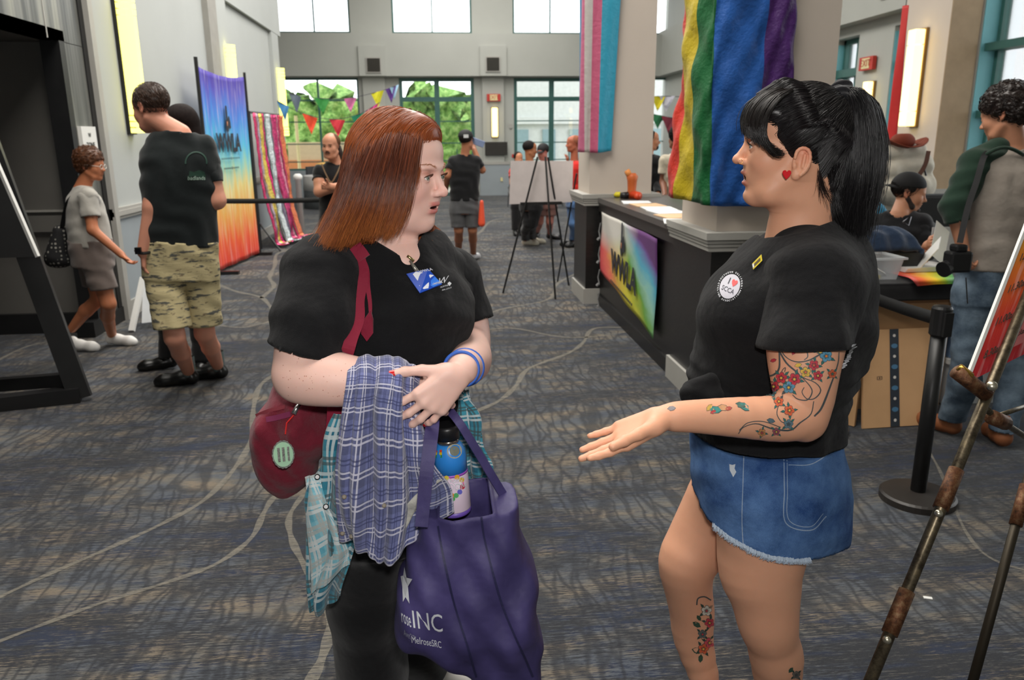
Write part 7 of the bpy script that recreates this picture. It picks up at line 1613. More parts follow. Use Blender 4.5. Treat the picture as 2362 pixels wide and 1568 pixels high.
for f_ in ((1629, 1408, 12, (206, 206, 196), (176, 60, 66), .2), (1636, 1436, 11, (190, 60, 76), YL, .8), (1620, 1462, 10, (96, 104, 104), RD, .3), (1636, 1482, 12, (200, 80, 90), YL, .6), (1622, 1496, 12, (206, 96, 60), YL, .1), (1836, 1556, 9, (110, 104, 96), inkT, .2)): flower(*f_, leaves=(46, 74, 60))
for x, y, s_, r_ in ((1607, 1440, 11, 2.6), (1608, 1500, 13, 2.9), (1616, 1518, 10, 4.6), (1612, 1425, 8, 2.2), (1824, 1545, 8, .9), (1846, 1562, 8, .2)): tat(leaf, (x, y), s_, (52, 78, 62), 1, r_)
for k_, (v_, f_) in enumerate(_acc.items()):
    vv, ff = f_; mesh('tattoo', vv, ff, pm('tattoo_%d_%d_%d' % v_, v_, .55, var=.12, scale=120), bodyB)['kind'] = 'stuff'
m_tink = pm('tattoo_72_78_80', inkT, .55)
for pts, w in (([(1795, 785), (1798, 820), (1797, 850), (1785, 864), (1768, 868)], [3, 4, 5, 3]), ([(1798, 800), (1812, 822), (1835, 834), (1865, 831), (1895, 815)], [3, 2, 3, 4]), ([(1799, 812), (1815, 838), (1838, 858), (1850, 870), (1880, 882), (1893, 900), (1880, 918), (1862, 920), (1850, 905), (1855, 893)], [4, 4, 2, 3, 2, 2]), ([(1850, 870), (1868, 890), (1873, 905), (1862, 922), (1840, 920), (1828, 910)], [2, 3, 2]), ([(1877, 925), (1870, 955), (1845, 975), (1822, 992), (1780, 988), (1745, 977), (1715, 985), (1703, 1000)], [2, 3, 4, 2, 2]), ([(1800, 985), (1760, 972), (1725, 975), (1705, 992)], 2), ([(1795, 935), (1792, 955), (1802, 972), (1815, 975)], 2), ([(1935, 812), (1932, 840), (1915, 890), (1895, 940), (1878, 960)], [2, 3, 5, 4]), ([(1800, 864), (1806, 852), (1812, 848), (1810, 858)], 2), ([(1885, 815), (1888, 795), (1895, 785)], [3, 2]), ([(1860, 805), (1863, 822), (1855, 830)], [3, 2])):
    line_decal('tattoo', pts, w, treeSk, m_tink, bodyB, .0004, n=30)
line_decal('tattoo', [(1607, 1395), (1610, 1380), (1625, 1376), (1640, 1384)], 3, treeSk, m_tink, bodyB, .0004)
m_fr = pm('freckle', (176, 112, 90), .6); q = random.Random(3)
treeA = bvh_of(bodyR); v_, f_ = [], []
for k in range(60):
    x, y = q.uniform(650, 800), q.uniform(800, 915); d = Vector(ray(x, y)).normalized(); h_ = treeA.ray_cast(Vector(CAM), d, 3)
    if h_[0] is None: continue
    n_ = A_(h_[1]); n_ = n_ if n_.dot(A_(d)) < 0 else -n_; c = A_(h_[0])+n_*.0003; a1 = nrm(np.cross(n_, (0, 0, 1))); a2 = np.cross(n_, a1); r_ = q.choice([.0005, .0007, .0010]); k0 = len(v_)
    v_ += [c+(a1*math.cos(i*1.047)+a2*math.sin(i*1.047))*r_ for i in range(6)]; f_.append(tuple(range(k0, k0+6)))
mesh('freckles', v_, f_, m_fr, bodyR)['kind'] = 'stuff'
m_hair_far = hair_mat('hair_soft', .75, .2)
# ================================================================ everyone else
SK = {'fair': (214, 160, 134), 'tan': (196, 134, 100), 'brown': (150, 96, 66)}
def limb(js, rs, k=.02): return chain(js, rs, k)
def person(label, head, face, sh, el_, wr, pel, kn, an, toes, s=1.0, h=.010, skin='fair', fwd=(0, 1), top=None, bot=None, shoes=None, hair=None, sleeve=.6, leglen=1.0, hem=.0, tw=(.165, .105), waist=(.155, .11), hip=(.17, .12), handdir=None, mouth=0, shoe_h=False, detail=None, extra_body=(), socks=None, loc=None, curl=.4, hfat=0.0, armr=1.0, legr=1.0, bot_inf=.022, top_m=None, nolegs=False, cols=None):
    """sh/el_/wr/kn/an: pairs (left of picture, right of picture) of 3-D points"""
    e = thing('person', label, 'person', tuple(loc if loc is not None else (pel[0], pel[1], 0)))
    det = h <= .006 if detail is None else detail
    fR_ = frame(face); f2 = nrm((fwd[0], fwd[1], 0)); side = nrm(A_(sh[1])-A_(sh[0])); nb = (A_(sh[0])+A_(sh[1]))/2+A_([0, 0, .068*s])
    ho = A_(head); prims = head_prims(ho, fR_, s, detail=det, mouth=mouth, fat=hfat)+[cap(ho+fR_ @ A_([-.02, 0, -.06])*s, nb, .052*s, .06*s, .02)]
    up = nrm(nb-A_(pel)); rt = nrm(side-up*side.dot(up)); fw = np.cross(up, rt); R_ = np.stack([rt, fw, up], 1); T = np.linalg.norm(nb-A_(pel)); sw = np.linalg.norm(A_(sh[1])-A_(sh[0]))/2
    secs = [(-.10*s, 0, 0, hip[0]*s*.92, hip[1]*s), (.0, 0, 0, hip[0]*s, hip[1]*s), (.38*T, 0, 0, waist[0]*s, waist[1]*s), (.70*T, 0, 0, tw[0]*s, tw[1]*s), (.86*T, 0, 0, max(tw[0]*s, sw*.9), tw[1]*s*.85), (.95*T, 0, 0, sw*.62, .065*s), (T, 0, 0, .06*s, .05*s)]
    tor = [loft(secs, .03, R_, A_(pel), n=2.4)]
    arms = []; hands = []
    for i in (0, 1):
        if el_[i] is None: continue
        arms.append([A_(sh[i]), (A_(sh[i])+A_(el_[i]))/2, A_(el_[i]), A_(wr[i])])
        hd = nrm(A_(wr[i])-A_(el_[i])) if handdir is None or handdir[i] is None else nrm(handdir[i]); pn_ = nrm(np.cross(hd, np.cross(f2, hd))+A_([0, 0, -.01])) if abs(hd[2]) < .9 else -f2*0+(-side if i == 1 else side)
        hands += hand_prims(A_(wr[i]), hd, pn_, thumb=(-1 if i == 0 else 1), s=.95*s, curl=(curl,)*4)[0]
    ar = [.052, .048, .040, .028]; skinp = prims+tor+sum([limb(a, [q*s*armr for q in ar], .02) for a in arms], [])+hands
    hips = [A_(pel)+rt*(-.09*s)-up*.04*s, A_(pel)+rt*(.09*s)-up*.04*s]; legs = []
    for i in (0, 1):
        if kn[i] is None: continue
        k_ = A_(kn[i]); a_ = A_(an[i]); c_ = k_*.62+a_*.38-f2*.02*s; legs.append([hips[i], k_, c_, a_]); 
    lr = [.088, .058, .054, .036]
    for l in legs: skinp += limb(l, [q*s*legr for q in lr], .02)
    sk = SK.get(skin, skin)
    def cf(V):
        C = head_cols(V, ho, fR_, s, sk, [int(q*.86) for q in sk], None, None); return C if cols is None else cols(V, C)
    V, Fc = Vol(skinp, h).mesh(); body = mesh('body', V, Fc, m_skin, e, True, cols=cf(V)); 
    if top:
        tp_ = tor+[cap(nb-up*.05*s, A_(sh[0]), .05*s, .062*s, .04), cap(nb-up*.05*s, A_(sh[1]), .05*s, .062*s, .04)]
        cut = A_(pel)+up*hem; pcs = [piece(tp_, h, [(cut, -up)], inf=.014*s, k=.03, disp=wrinkle(.005, 30, 1), carves=[cap(ho, nb+up*.012*s, .062*s, .066*s)])]
        for a in arms:
            q = [a[0], a[1], a[2], a[3]]; r_ = [.066*s, .060*s, .052*s, .040*s]
            if sleeve <= 1: tot = a[2]-a[0]; cp = a[0]+tot*sleeve; cn = nrm(tot); pr_ = limb(q[:3], r_[:3])
            else: cn = nrm(a[3]-a[2]); cp = a[2]+(a[3]-a[2])*(sleeve-1); pr_ = limb(q, r_)
            pcs.append(piece(pr_, h*.8, [(cp, cn)], inf=.006, disp=wrinkle(.004, 40, 2)))
        tsh = joined('shirt', pcs, top, e, solid=.004)
    if bot and legs:
        pr_ = [loft([(-.08*s, 0, 0, hip[0]*s, hip[1]*s), (.10*s, 0, 0, hip[0]*s, hip[1]*s)], .03, R_, A_(pel))]
        pcs = []
        for l in legs:
            if leglen >= 1: kk = limb([l[0], l[1], l[2], l[3]], [.095*s, .07*s, .066*s, .056*s]); cp = l[3]+A_([0, 0, .01]); cn = A_([0, 0, -1.])
            else: d = l[1]-l[0]; cp = l[0]+d*leglen; cn = nrm(nrm(d)+A_([0, 0, -1.2])); kk = limb([l[0], l[1]], [.097*s, .086*s])
            pcs.append(piece(kk+pr_, h, [(cp, cn), (A_(pel)+up*.12*s, up)], inf=bot_inf*s*.5, disp=wrinkle(.004, 35, 2)))
        joined('shorts' if leglen < 1 else 'trousers', pcs, bot, e, solid=.004)
    for i, l in enumerate(legs):
        if socks is not None: joined('sock', [piece([cap(l[3]+A_([0, 0, .11*s]), l[3]-A_([0, 0, .02]), .042*s, .042*s)], h*.6, [(l[3]+A_([0, 0, .10*s]), (0, 0, 1))], inf=0)], socks, e, solid=0)
        if shoes is not None: td = A_([toes[i][0], toes[i][1], 0.]); shoe(e, l[3][:2]-nrm(td)[:2]*.05*s, td, .27*s, .044*s, shoes, None, h=h*.6, high=shoe_h)
    if hair:
        kind, hc_ = hair; mm = m_hair if h < .009 else m_hair_far; HH = lambda x, y, z: ho+fR_ @ (A_([x, y, z])*s)
        if kind == 'short': hv = [ell(HH(-.026, 0, .045), A_([.098, .081, .086])*s, fR_, .02)]
        elif kind == 'curly': hv = [ell(HH(-.022, 0, .055), A_([.112, .096, .100])*s, fR_, .02), ell(HH(-.06, 0, -.01), A_([.06, .07, .06])*s, fR_, .03)]
        elif kind == 'long': hv = [ell(HH(-.026, 0, .045), A_([.104, .088, .09])*s, fR_, .02), cap(HH(-.06, 0, 0), HH(-.07, 0, -.20), .075*s, .06*s, .03)]
        else: hv = [ell(HH(-.030, 0, .042), A_([.096, .080, .080])*s, fR_, .02)]
        v = Vol(hv, h*.7); carve(v, ell(HH(.095, 0, -.045), A_([.105, .13, .098])*s, fR_))
        if kind == 'short': carve(v, ell(HH(-.0, 0, -.14), A_([.14, .14, .11])*s, fR_))
        if kind == 'curly': v.disp(lambda X, Y, Z: (.007*np.sin(130*X+3*np.sin(90*Z))*np.sin(120*Z+2*np.sin(70*Y))*np.sin(110*Y)).astype(f4))
        V, Fc = v.mesh(); mesh('hair', V, Fc, mm, e, True, cols=np.tile(A_(lin(hc_)[:3]), (len(V), 1))*NR.uniform(.7, 1.3, (len(V), 1)))
        if h < .009: shell_hair('hair_strands', V, Fc, 1500, .03 if kind != 'long' else .09, (lambda p, n: A_([0, 0, -1.])-.6*fR_[:, 0]) if kind != 'curly' else (lambda p, n: A_([math.sin(p[2]*160), math.cos(p[0]*160), -.6])), lambda p, q: A_(lin(hc_)[:3])*q.uniform(.5, 1.6), mm, e, seed=5, r=.0012, lift=.006)
    e['_'] = 0; del e['_']
    return e, ho, fR_, R_, body
# tall man seen from behind
m_tealtee = fabric('dark_green_tee', (24, 30, 31), fold=8, bs=.6)
def camo():
    t = NT('camo_shorts'); v = t.coord(scale=(1, 1, 4.5)); n = t.noise(v, 10, 4, .6); n2 = t.noise(t.coord(scale=(1.4, 1.4, 3.2)), 16, 3, .6)
    c = t.mix(t.ramp(n, [(.54, (0, 0, 0, 1)), (.60, (1, 1, 1, 1))]), lin((190, 176, 134)), lin((84, 84, 78))); c = t.mix(t.ramp(n2, [(.60, (0, 0, 0, 1)), (.66, (1, 1, 1, 1))]), c, lin((132, 118, 92))); t.set(c, .9, n, .2, .02); return t.m
m_camo = camo(); YM = 4.80
e, ho, hR_, tR_, bd_ = person('tall man seen from behind in a dark t-shirt, patterned tan shorts and black slip-on shoes', P(347, 252, YM+.02), (-.80, .50, -.22), (P(368, 338, YM-.02), P(468, 342, YM+.04)), (P(352, 478, YM-.08), P(500, 462, YM+.02)), (P(331, 582, YM-.10), P(470, 470, YM+.30)), P(418, 600, YM+.02), (P(403, 778, YM-.10), P(472, 768, YM+.06)), (G(428, 898)+A_([0, .1, .09]), G(497, 884)+A_([0, .1, .09])), ((-1, -.02), (-1, .05)), s=1.06, h=.0075, skin=(222, 156, 130), fwd=(-.45, .9), armr=1.2, legr=.95, top=m_tealtee, bot=m_camo, shoes=pm('shoe_black_gloss', (18, 18, 18), .3), hair=('short', (64, 46, 36)), sleeve=.66, leglen=.86, hem=.10, tw=(.19, .125), waist=(.18, .125), hip=(.185, .13), socks=pm('sock_grey', (84, 100, 100), .9), handdir=((-.05, -.0, -1), None), bot_inf=.03, curl=.3, detail=True, loc=tuple(G(450, 915)))
tsh_ = [c for c in e.children if c.name.startswith('shirt')][0]; t3 = bvh_of(tsh_)
tdecal('badlands', (453, 411), (.9, .0), (0, -1), 13, t3, pm('print_pale', (150, 176, 160), .8), tsh_, .004)
for k in range(14): px_poly('print', [(-3, -1.5), (3, -1.5), (3, 1.5), (-3, 1.5)], (452+24*math.cos(math.pi*k/13), 375-24*math.sin(math.pi*k/13)), 1, (30, 66, 54), t3, tsh_, .004, rot=math.pi*k/13+1.57)
px_poly('print', [(-20, -8), (20, -8), (16, 4), (4, 8), (-8, 3), (-18, 6)], (455, 400), 1, (24, 58, 44), t3, tsh_, .003)
sw_ = thing('wrist_watch', 'black smart watch on the wrist of the tall man in shorts', 'watch', tuple(P(329, 578, YM-.1)))
MB().tube([P(330+18*math.cos(a)+1, 578+6*math.sin(a), YM-.10+.045*math.sin(a+3.14)) for a in np.linspace(0, 6.28, 17)], .009, 6, cap=False).build('strap', m_black, sw_)
MB().box(-.018, .018, -.012, .012, -.02, .02, None, P(319, 578, YM-.14)).build('watch_case', pm('watch_glass', (16, 16, 18), .1), sw_, bevel=.004)
# person hidden behind him
person('person in black with long dark hair, mostly hidden behind the tall man', P(412, 288, 5.45), (-.8, -.3, -.1), (P(396, 350, 5.5), P(450, 350, 5.6)), (None, None), (None, None), P(420, 560, 5.5), (P(385, 720, 5.5), P(455, 720, 5.55)), (G(392, 850)+A_([.0, 0, .08]), G(470, 860)+A_([0, 0, .08])), ((-1, -.2), (-.1, -1)), s=.98, h=.012, skin='fair', fwd=(-.6, -.6), top=fabric('plain_black', (22, 22, 24)), bot=fabric('plain_black', (22, 22, 24)), shoes=pm('shoe_black_gloss', (18, 18, 18), .3), hair=('long', (30, 22, 20)), sleeve=1.9, hem=.0)
# woman walking at the left
m_grt = fabric('grey_tee', (176, 172, 164), fold=9, bs=.5); m_tsk = fabric('taupe_skirt', (112, 100, 94), fold=8, bs=.6); YW = 6.05
e, ho, hR_, tR_, bd_ = person('short woman with curly brown hair and glasses walking right in grey t-shirt and taupe shorts', P(210, 382, YW), (.98, -.1, -.12), (P(183, 452, YW+.14), P(203, 455, YW-.14)), (P(200, 520, YW+.2), P(214, 530, YW-.20)), (P(222, 560, YW+.1), P(281, 588, YW-.22)), P(212, 585, YW), (P(228, 690, YW+.08), P(250, 700, YW-.08)), (P(166, 758, YW+.12), G(262, 796)+A_([0, 0, .08])), ((.9, -.1), (1, -.12)), s=.90, h=.0085, skin=(190, 120, 84), fwd=(1, -.05), top=m_grt, bot=m_tsk, shoes=pm('shoe_white', (232, 230, 226), .5), hair=('curly', (96, 58, 34)), sleeve=.62, leglen=.66, hem=.06, tw=(.16, .13), waist=(.165, .14), hip=(.17, .15), bot_inf=.03, curl=.5, detail=True)
gl = MB()
for y_ in (-1, 1): gl.tube([ho+hR_ @ (A_([.098, y_*(.030+.020*math.cos(a)), .002+.017*math.sin(a)])*.9) for a in np.linspace(0, 6.28, 15)], .0022, 5, cap=False); gl.tube([ho+hR_ @ (A_([.096, y_*.050, .006])*.9), ho+hR_ @ (A_([-.01, y_*.082, .008])*.9)], .002, 5)
gl.build('glasses', pm('glasses_clear', (214, 210, 200), .2), e)
hb = thing('shoulder_bag', 'black and white dotted shoulder bag behind the curly-haired woman', 'bag', tuple(P(135, 560, YW)))
def dots():
    t = NT('dotted_bag'); v = t.coord(scale=(1, 1, 1)); vo = t.n('ShaderNodeTexVoronoi'); t.link(v, vo.inputs['Vector']); vo.inputs['Scale'].default_value = 34; vo.inputs['Randomness'].default_value = .15
    t.set(t.mix(t.ramp(vo.outputs['Distance'], [(.22, (1, 1, 1, 1)), (.32, (0, 0, 0, 1))]), lin((24, 24, 26)), lin((150, 148, 140))), .8); return t.m
V, Fc = Vol([cap(P(140, 535, YW+.05), P(133, 590, YW+.05), .055, .085, .03), cap(P(120, 600, YW+.05), P(150, 600, YW+.05), .05, .05, .03)], .010).mesh(); mesh('bag_body', V, Fc, dots(), hb, True)
ribbon('strap', [P(142, 530, YW+.02), P(150, 490, YW-.05), P(158, 465, YW-.10), P(175, 447, YW-.08)], .03, m_black, hb)
# moustached man, arms folded
m_blk = fabric('plain_black', (22, 22, 24)); YK = 7.6
e, ho, hR_, tR_, bd_ = person('balding man with moustache and arms folded in a black t-shirt, behind the red-haired woman', P(763, 338, YK), (-.25, -.95, -.05), (P(740, 398, YK), P(812, 394, YK+.12)), (P(736, 442, YK-.10), P(828, 440, YK)), (P(800, 426, YK-.22), P(760, 430, YK-.25)), P(782, 505, YK+.05), (P(768, 620, YK), P(806, 620, YK+.1)), (G(766, 705)+A_([0, 0, .08]), G(812, 705)+A_([0, 0, .08])), ((-.2, -1), (.2, -1)), s=1.0, h=.0095, skin=(206, 146, 116), fwd=(-.2, -1), top=m_blk, bot=m_blk, shoes=m_black, hair=('bald', (96, 66, 46)), sleeve=.42, hem=.10, tw=(.185, .12), curl=1.0, armr=1.2, detail=False)
HH = lambda x, y, z: ho+hR_ @ A_([x, y, z]); MB().tube([HH(.090, -.024, -.052), HH(.098, -.012, -.046), HH(.100, 0, -.045), HH(.098, .012, -.046), HH(.090, .024, -.052)], [.003, .006, .006, .006, .003], 6).build('moustache', pm('moustache_brown', (70, 44, 34), .9), e, smooth=True)
MB().tube([HH(-.08, .045, .0), HH(-.075, .06, -.06), HH(-.06, .06, -.13)], [.022, .026, .012], 8).build('ponytail', pm('hair_dark', (44, 32, 28), .8), e, smooth=True)
for y_ in (-1, 1): MB().tube([HH(.084, y_*.031, .006), HH(.086, y_*.03, .004)], .006, 6).build('eye', pm('eye_dark', (50, 34, 30), .3), e); MB().tube([HH(.086, y_*.045, .022), HH(.094, y_*.015, .024)], .003, 5).build('eyebrow', pm('moustache_brown', (70, 44, 34)), e)
ribbon('lanyard', [P(742, 378, YK-.14), P(752, 402, YK-.16), P(764, 420, YK-.17), P(776, 402, YK-.16), P(786, 380, YK-.12)], .012, pm('lanyard_tan', (120, 96, 70), .8), e)
# man with cap filming, seen from behind
YC = 9.9
e, ho, hR_, tR_, bd_ = person('man in black cap, black t-shirt and grey shorts seen from behind holding up a phone', P(1076, 326, YC), (.5, .85, 0), (P(1047, 372, YC), P(1098, 372, YC)), (P(1032, 405, YC-.05), P(1112, 392, YC+.05)), (P(1028, 440, YC+.15), P(1094, 345, YC+.2)), P(1071, 475, YC), (P(1058, 530, YC), P(1090, 530, YC)), (G(1058, 600)+A_([0, 0, .09]), G(1092, 600)+A_([0, 0, .09])), ((-.1, 1), (.4, .9)), s=.97, h=.0105, skin=(176, 116, 84), fwd=(0, 1), top=m_blk, bot=fabric('grey_shorts', (84, 84, 86)), shoes=pm('sneaker_grey', (200, 200, 204), .5), hair=('bald', (30, 24, 22)), sleeve=.62, leglen=.86, hem=.07, socks=m_black, tw=(.185, .12), waist=(.175, .12), armr=1.1)
def cap_hat(ho, R_, s, e, m, backward=False, badge=False):
    H_ = lambda x, y, z: ho+R_ @ (A_([x, y, z])*s); sg = -1 if backward else 1; v = Vol([ell(H_(-.02, 0, .055), A_([.108, .090, .088])*s, R_)], .006*max(1, s)); v.cut(H_(0, 0, .045), R_ @ A_([-.10*sg, 0, -1])); V, Fc = v.mesh(); o = mesh('cap', V, Fc, m, e, True)
    a = np.linspace(-1.15, 1.15, 11); q0 = [H_(sg*(-.01+.085*math.cos(x)) if not backward else -.02-.085*math.cos(x), .080*math.sin(x), .050) for x in a]; q1 = [H_(sg*(.02+.135*math.cos(x)) if not backward else -.04-.125*math.cos(x), .072*math.sin(x), .030) for x in a]
    mb = MB(); mb.add(q0+q1+[p-R_ @ A_([0, 0, .006]) for p in q0+q1], [(i, i+1, 12+i, 11+i) for i in range(10)]+[(22+11+i, 22+12+i, 22+i+1, 22+i) for i in range(10)]+[(11+i, 12+i, 34+i, 33+i) for i in range(10)]); mb.build('cap_brim', m, o); return o
o_ = cap_hat(ho, hR_, 1.0, e, pm('cap_black', (20, 20, 22), .8))
MB().box(-.03, .03, -.004, 0, -.02, .02, None, P(1075, 314, YC-.12)).build('cap_print', pm('cap_white', (200, 200, 200), .8), o_)
ph = tag(MB().box(-.09, .09, -.008, .008, -.04, .04, Matrix.Rotation(.35, 3, 'Y'), P(1101, 328, YC+.1)).build('phone', pm('phone_blue', (120, 136, 170), .3), bevel=.006), 'phone held up by the man in the black cap', 'phone')
V, Fc = Vol([cap(P(1111, 466, YC-.1), P(1111, 515, YC-.1), .025, .045, .02)], .01).mesh(); tag(mesh('plastic_bag', V, Fc, pm('bag_orange', (232, 84, 50), .4), None, True), 'bright orange plastic bag hanging beside the man in the black cap', 'bag')
# group behind the blank board
YG = 11.3
person('dark-haired man in black trousers and white shoes behind the left half of the white board', P(1223, 345, YG), (.9, .1, -.1), (P(1205, 385, YG+.1), P(1240, 385, YG-.1)), (P(1203, 420, YG), P(1243, 420, YG)), (P(1210, 450, YG), P(1250, 440, YG)), P(1225, 470, YG), (P(1218, 515, YG), P(1228, 515, YG)), (G(1212, 566)+A_([0, 0, .08]), G(1228, 562)+A_([0, 0, .08])), ((1, -.1), (1, -.1)), s=.96, h=.012, skin=(170, 110, 74), fwd=(1, 0), top=fabric('grey_top', (84, 92, 86)), bot=m_blk, shoes=pm('shoe_cream', (214, 208, 190), .6), hair=('short', (26, 22, 22)), sleeve=.7, hem=.05)
e, ho, hR_, tR_, bd_ = person('person in black cap, shorts and black boots behind the middle of the white board', P(1252, 352, YG+.3), (-.6, -.7, -.2), (P(1240, 388, YG+.3), P(1272, 388, YG+.35)), (P(1235, 420, YG+.3), P(1278, 420, YG+.3)), (P(1245, 440, YG+.1), P(1270, 445, YG+.1)), P(1258, 468, YG+.3), (P(1245, 512, YG+.3), P(1268, 512, YG+.3)), (G(1240, 548)+A_([0, 0, .1]), G(1268, 552)+A_([0, 0, .1])), ((-.3, -.9), (.9, -.4)), s=.93, h=.012, skin=(206, 136, 120), fwd=(0, -1), top=fabric('white_top', (206, 206, 212)), bot=fabric('pink_brown_shorts', (150, 110, 100)), shoes=m_black, sleeve=.7, leglen=.6, hem=.05, hair=('bald', (30, 24, 22)), shoe_h=True)
cap_hat(ho, hR_, .93, e, pm('cap_black', (20, 20, 22), .8))
person('person in red top and blue jeans half hidden by the farther pillar', P(1322, 332, YG+.1), (-.95, -.1, 0), (P(1318, 385, YG+.2), P(1332, 385, YG)), (P(1312, 425, YG), P(1336, 425, YG)), (P(1310, 375, YG-.2), P(1336, 450, YG-.1)), P(1328, 462, YG+.1), (P(1324, 515, YG+.1), P(1334, 515, YG+.1)), (G(1322, 566)+A_([0, 0, .08]), G(1334, 570)+A_([0, 0, .08])), ((-1, -.2), (-1, -.2)), s=1.0, h=.012, skin=(176, 100, 72), fwd=(-1, 0), top=fabric('red_top', (206, 46, 40)), bot=fabric('jeans_light', (84, 116, 160)), shoes=m_black, hair=('bald', (150, 90, 66)), sleeve=.7, hem=.05)
person('seated person in red seen past the left edge of the white board', P(1196, 366, 13.5), (.3, -.9, 0), (P(1184, 395, 13.5), P(1208, 395, 13.5)), (P(1180, 420, 13.4), P(1210, 420, 13.4)), (P(1186, 430, 13.2), P(1204, 430, 13.2)), P(1196, 440, 13.5), (P(1188, 445, 13.1), P(1202, 445, 13.1)), (A_([P(1188, 470, 13.1)[0], 13.1, .08]), A_([P(1202, 470, 13.1)[0], 13.1, .08])), ((0, -1), (0, -1)), s=.92, h=.014, skin='tan', fwd=(0, -1), top=fabric('red_top', (206, 46, 40)), bot=m_blk, shoes=m_black, hair=('short', (26, 22, 22)))
# behind the desk
e, ho, hR_, tR_, bd_ = person('bearded man in black jacket behind the desk, between the two pillars', P(1502, 325, 9.6), (.9, -.2, 0), (P(1478, 372, 9.6), P(1512, 372, 9.5)), (P(1474, 420, 9.6), P(1516, 420, 9.5)), (P(1480, 450, 9.4), P(1518, 450, 9.3)), P(1494, 470, 9.6), (P(1488, 530, 9.6), P(1504, 530, 9.6)), (A_([P(1488, 590, 9.6)[0], 9.6, .08]), A_([P(1504, 590, 9.6)[0], 9.6, .08])), ((1, -.2), (1, -.2)), s=1.0, h=.011, skin='tan', fwd=(.9, -.2), top=m_blk, bot=m_blk, shoes=m_black, hair=('short', (26, 22, 22)), sleeve=1.9, hem=-.05)
V, Fc = Vol([ell(ho+hR_ @ A_([.045, 0, -.075]), (.05, .05, .04), hR_)], .008).mesh(); mesh('beard', V, Fc, pm('hair_dark', (44, 32, 28)), e, True)
person('person with curly black hair and pale printed t-shirt behind the desk by the rainbow flag', P(1560, 320, 8.9), (-.2, .95, 0), (P(1535, 372, 8.9), P(1590, 372, 8.9)), (P(1530, 420, 8.9), P(1596, 420, 8.9)), (P(1534, 450, 8.7), P(1592, 450, 8.7)), P(1562, 470, 8.9), (P(1552, 545, 8.9), P(1574, 545, 8.9)), (A_([P(1552, 620, 8.9)[0], 8.9, .08]), A_([P(1574, 620, 8.9)[0], 8.9, .08])), ((0, 1), (0, 1)), s=1.0, h=.011, skin=(140, 92, 70), fwd=(0, 1), top=fabric('cream_tee', (206, 196, 176)), bot=m_blk, shoes=m_black, hair=('curly', (24, 20, 20)), sleeve=.6, hem=.08)
# seated man at the table
YS = 5.02
e, ho, hR_, tR_, bd_ = person('bearded man in backwards black cap and black shirt seated reading papers at the table', P(2098, 447, YS), (.86, -.48, -.18), (P(2022, 520, YS+.05), P(2124, 518, YS-.10)), (P(2012, 600, YS-.12), P(2134, 592, YS-.22)), (P(2096, 590, YS-.36), P(2142, 566, YS-.40)), P(2060, 640, YS+.05), (P(2120, 680, YS-.4), P(2150, 680, YS-.35)), (A_([3.05, 4.62, .08]), A_([3.25, 4.65, .08])), ((.5, -.8), (.5, -.8)), s=1.0, h=.008, skin=(206, 148, 116), fwd=(.7, -.6), top=fabric('black_shirt', (26, 26, 29)), bot=m_blk, shoes=m_black, hair=('short', (30, 24, 22)), sleeve=1.5, hem=.0, armr=1.25, tw=(.225, .15), waist=(.22, .16), hip=(.19, .14), hfat=.05, detail=True, curl=.7)
cap_hat(ho, hR_, 1.0, e, pm('cap_black', (20, 20, 22), .8), backward=True)
HH = lambda x, y, z: ho+hR_ @ A_([x, y, z])
v = Vol([cap(HH(-.005, -.064, -.03), HH(.03, -.050, -.075), .016, .020), cap(HH(-.005, .064, -.03), HH(.03, .050, -.075), .016, .020), cap(HH(.03, -.050, -.075), HH(.070, 0, -.098), .020, .020), cap(HH(.03, .050, -.075), HH(.070, 0, -.098), .020, .020), cap(HH(.086, -.02, -.044), HH(.086, .02, -.044), .006, .006)], .004); V, Fc = v.mesh(); mesh('beard', V, Fc, pm('hair_dark', (44, 32, 28)), e, True)
MB().tube([HH(-.01, -.075, -.10)+A_([0, -.06, -.05]), P(2082, 512, YS-.19), P(2096, 520, YS-.20), P(2102, 500, YS-.17)], .003, 6).build('chain_necklace', pm('steel_chain', (170, 170, 176), .3, .9), e, smooth=True)
def pageset(name, c, lab, u, v, m=m_white):
    o = MB().prism([c, c+u, c+u+v, c+v], nrm(np.cross(u, v))*.004).build(name, m); return tag(o, lab, 'paper')
pageset('paper_sheet', P(2145, 585, YS-.5), 'white paper sheet held upright by the seated man', P(2170, 610, YS-.5)-P(2145, 585, YS-.5)+A_([0, -.02, 0]), P(2160, 508, YS-.5)-P(2145, 585, YS-.5))
pageset('paper_sheet', P(2120, 598, YS-.52), 'white paper sheet tilted low in the hand of the seated man', P(2170, 545, YS-.6)-P(2120, 598, YS-.52), P(2108, 612, YS-.6)-P(2120, 598, YS-.52)+A_([.02, 0, -.04]))
tag(MB().box(-.12, .12, -.006, .006, -.11, .11, None, P(2187, 563, YS-.3)).build('clipboard', pm('clipboard_grey', (186, 186, 184), .5)), 'pale grey clipboard standing right of the papers of the seated man', 'clipboard')
e = thing('office_chair', 'black chair standing behind the table, right of the seated man', 'chair', tuple(P(2120, 560, 5.6)*A_([1, 1, 0])))
B(3.55, 4.05, 5.6, 5.68, .5, 1.15).build('backrest', m_black, e, bevel=.03); B(3.55, 4.05, 5.15, 5.6, .42, .5).build('seat', m_black, e, bevel=.03)
for x_, y_ in ((3.6, 5.2), (4.0, 5.2), (3.6, 5.6), (4.0, 5.6)): MB().tube([(x_, y_, 0), (x_, y_, .43)], .015, 6).build('leg', m_black, e)
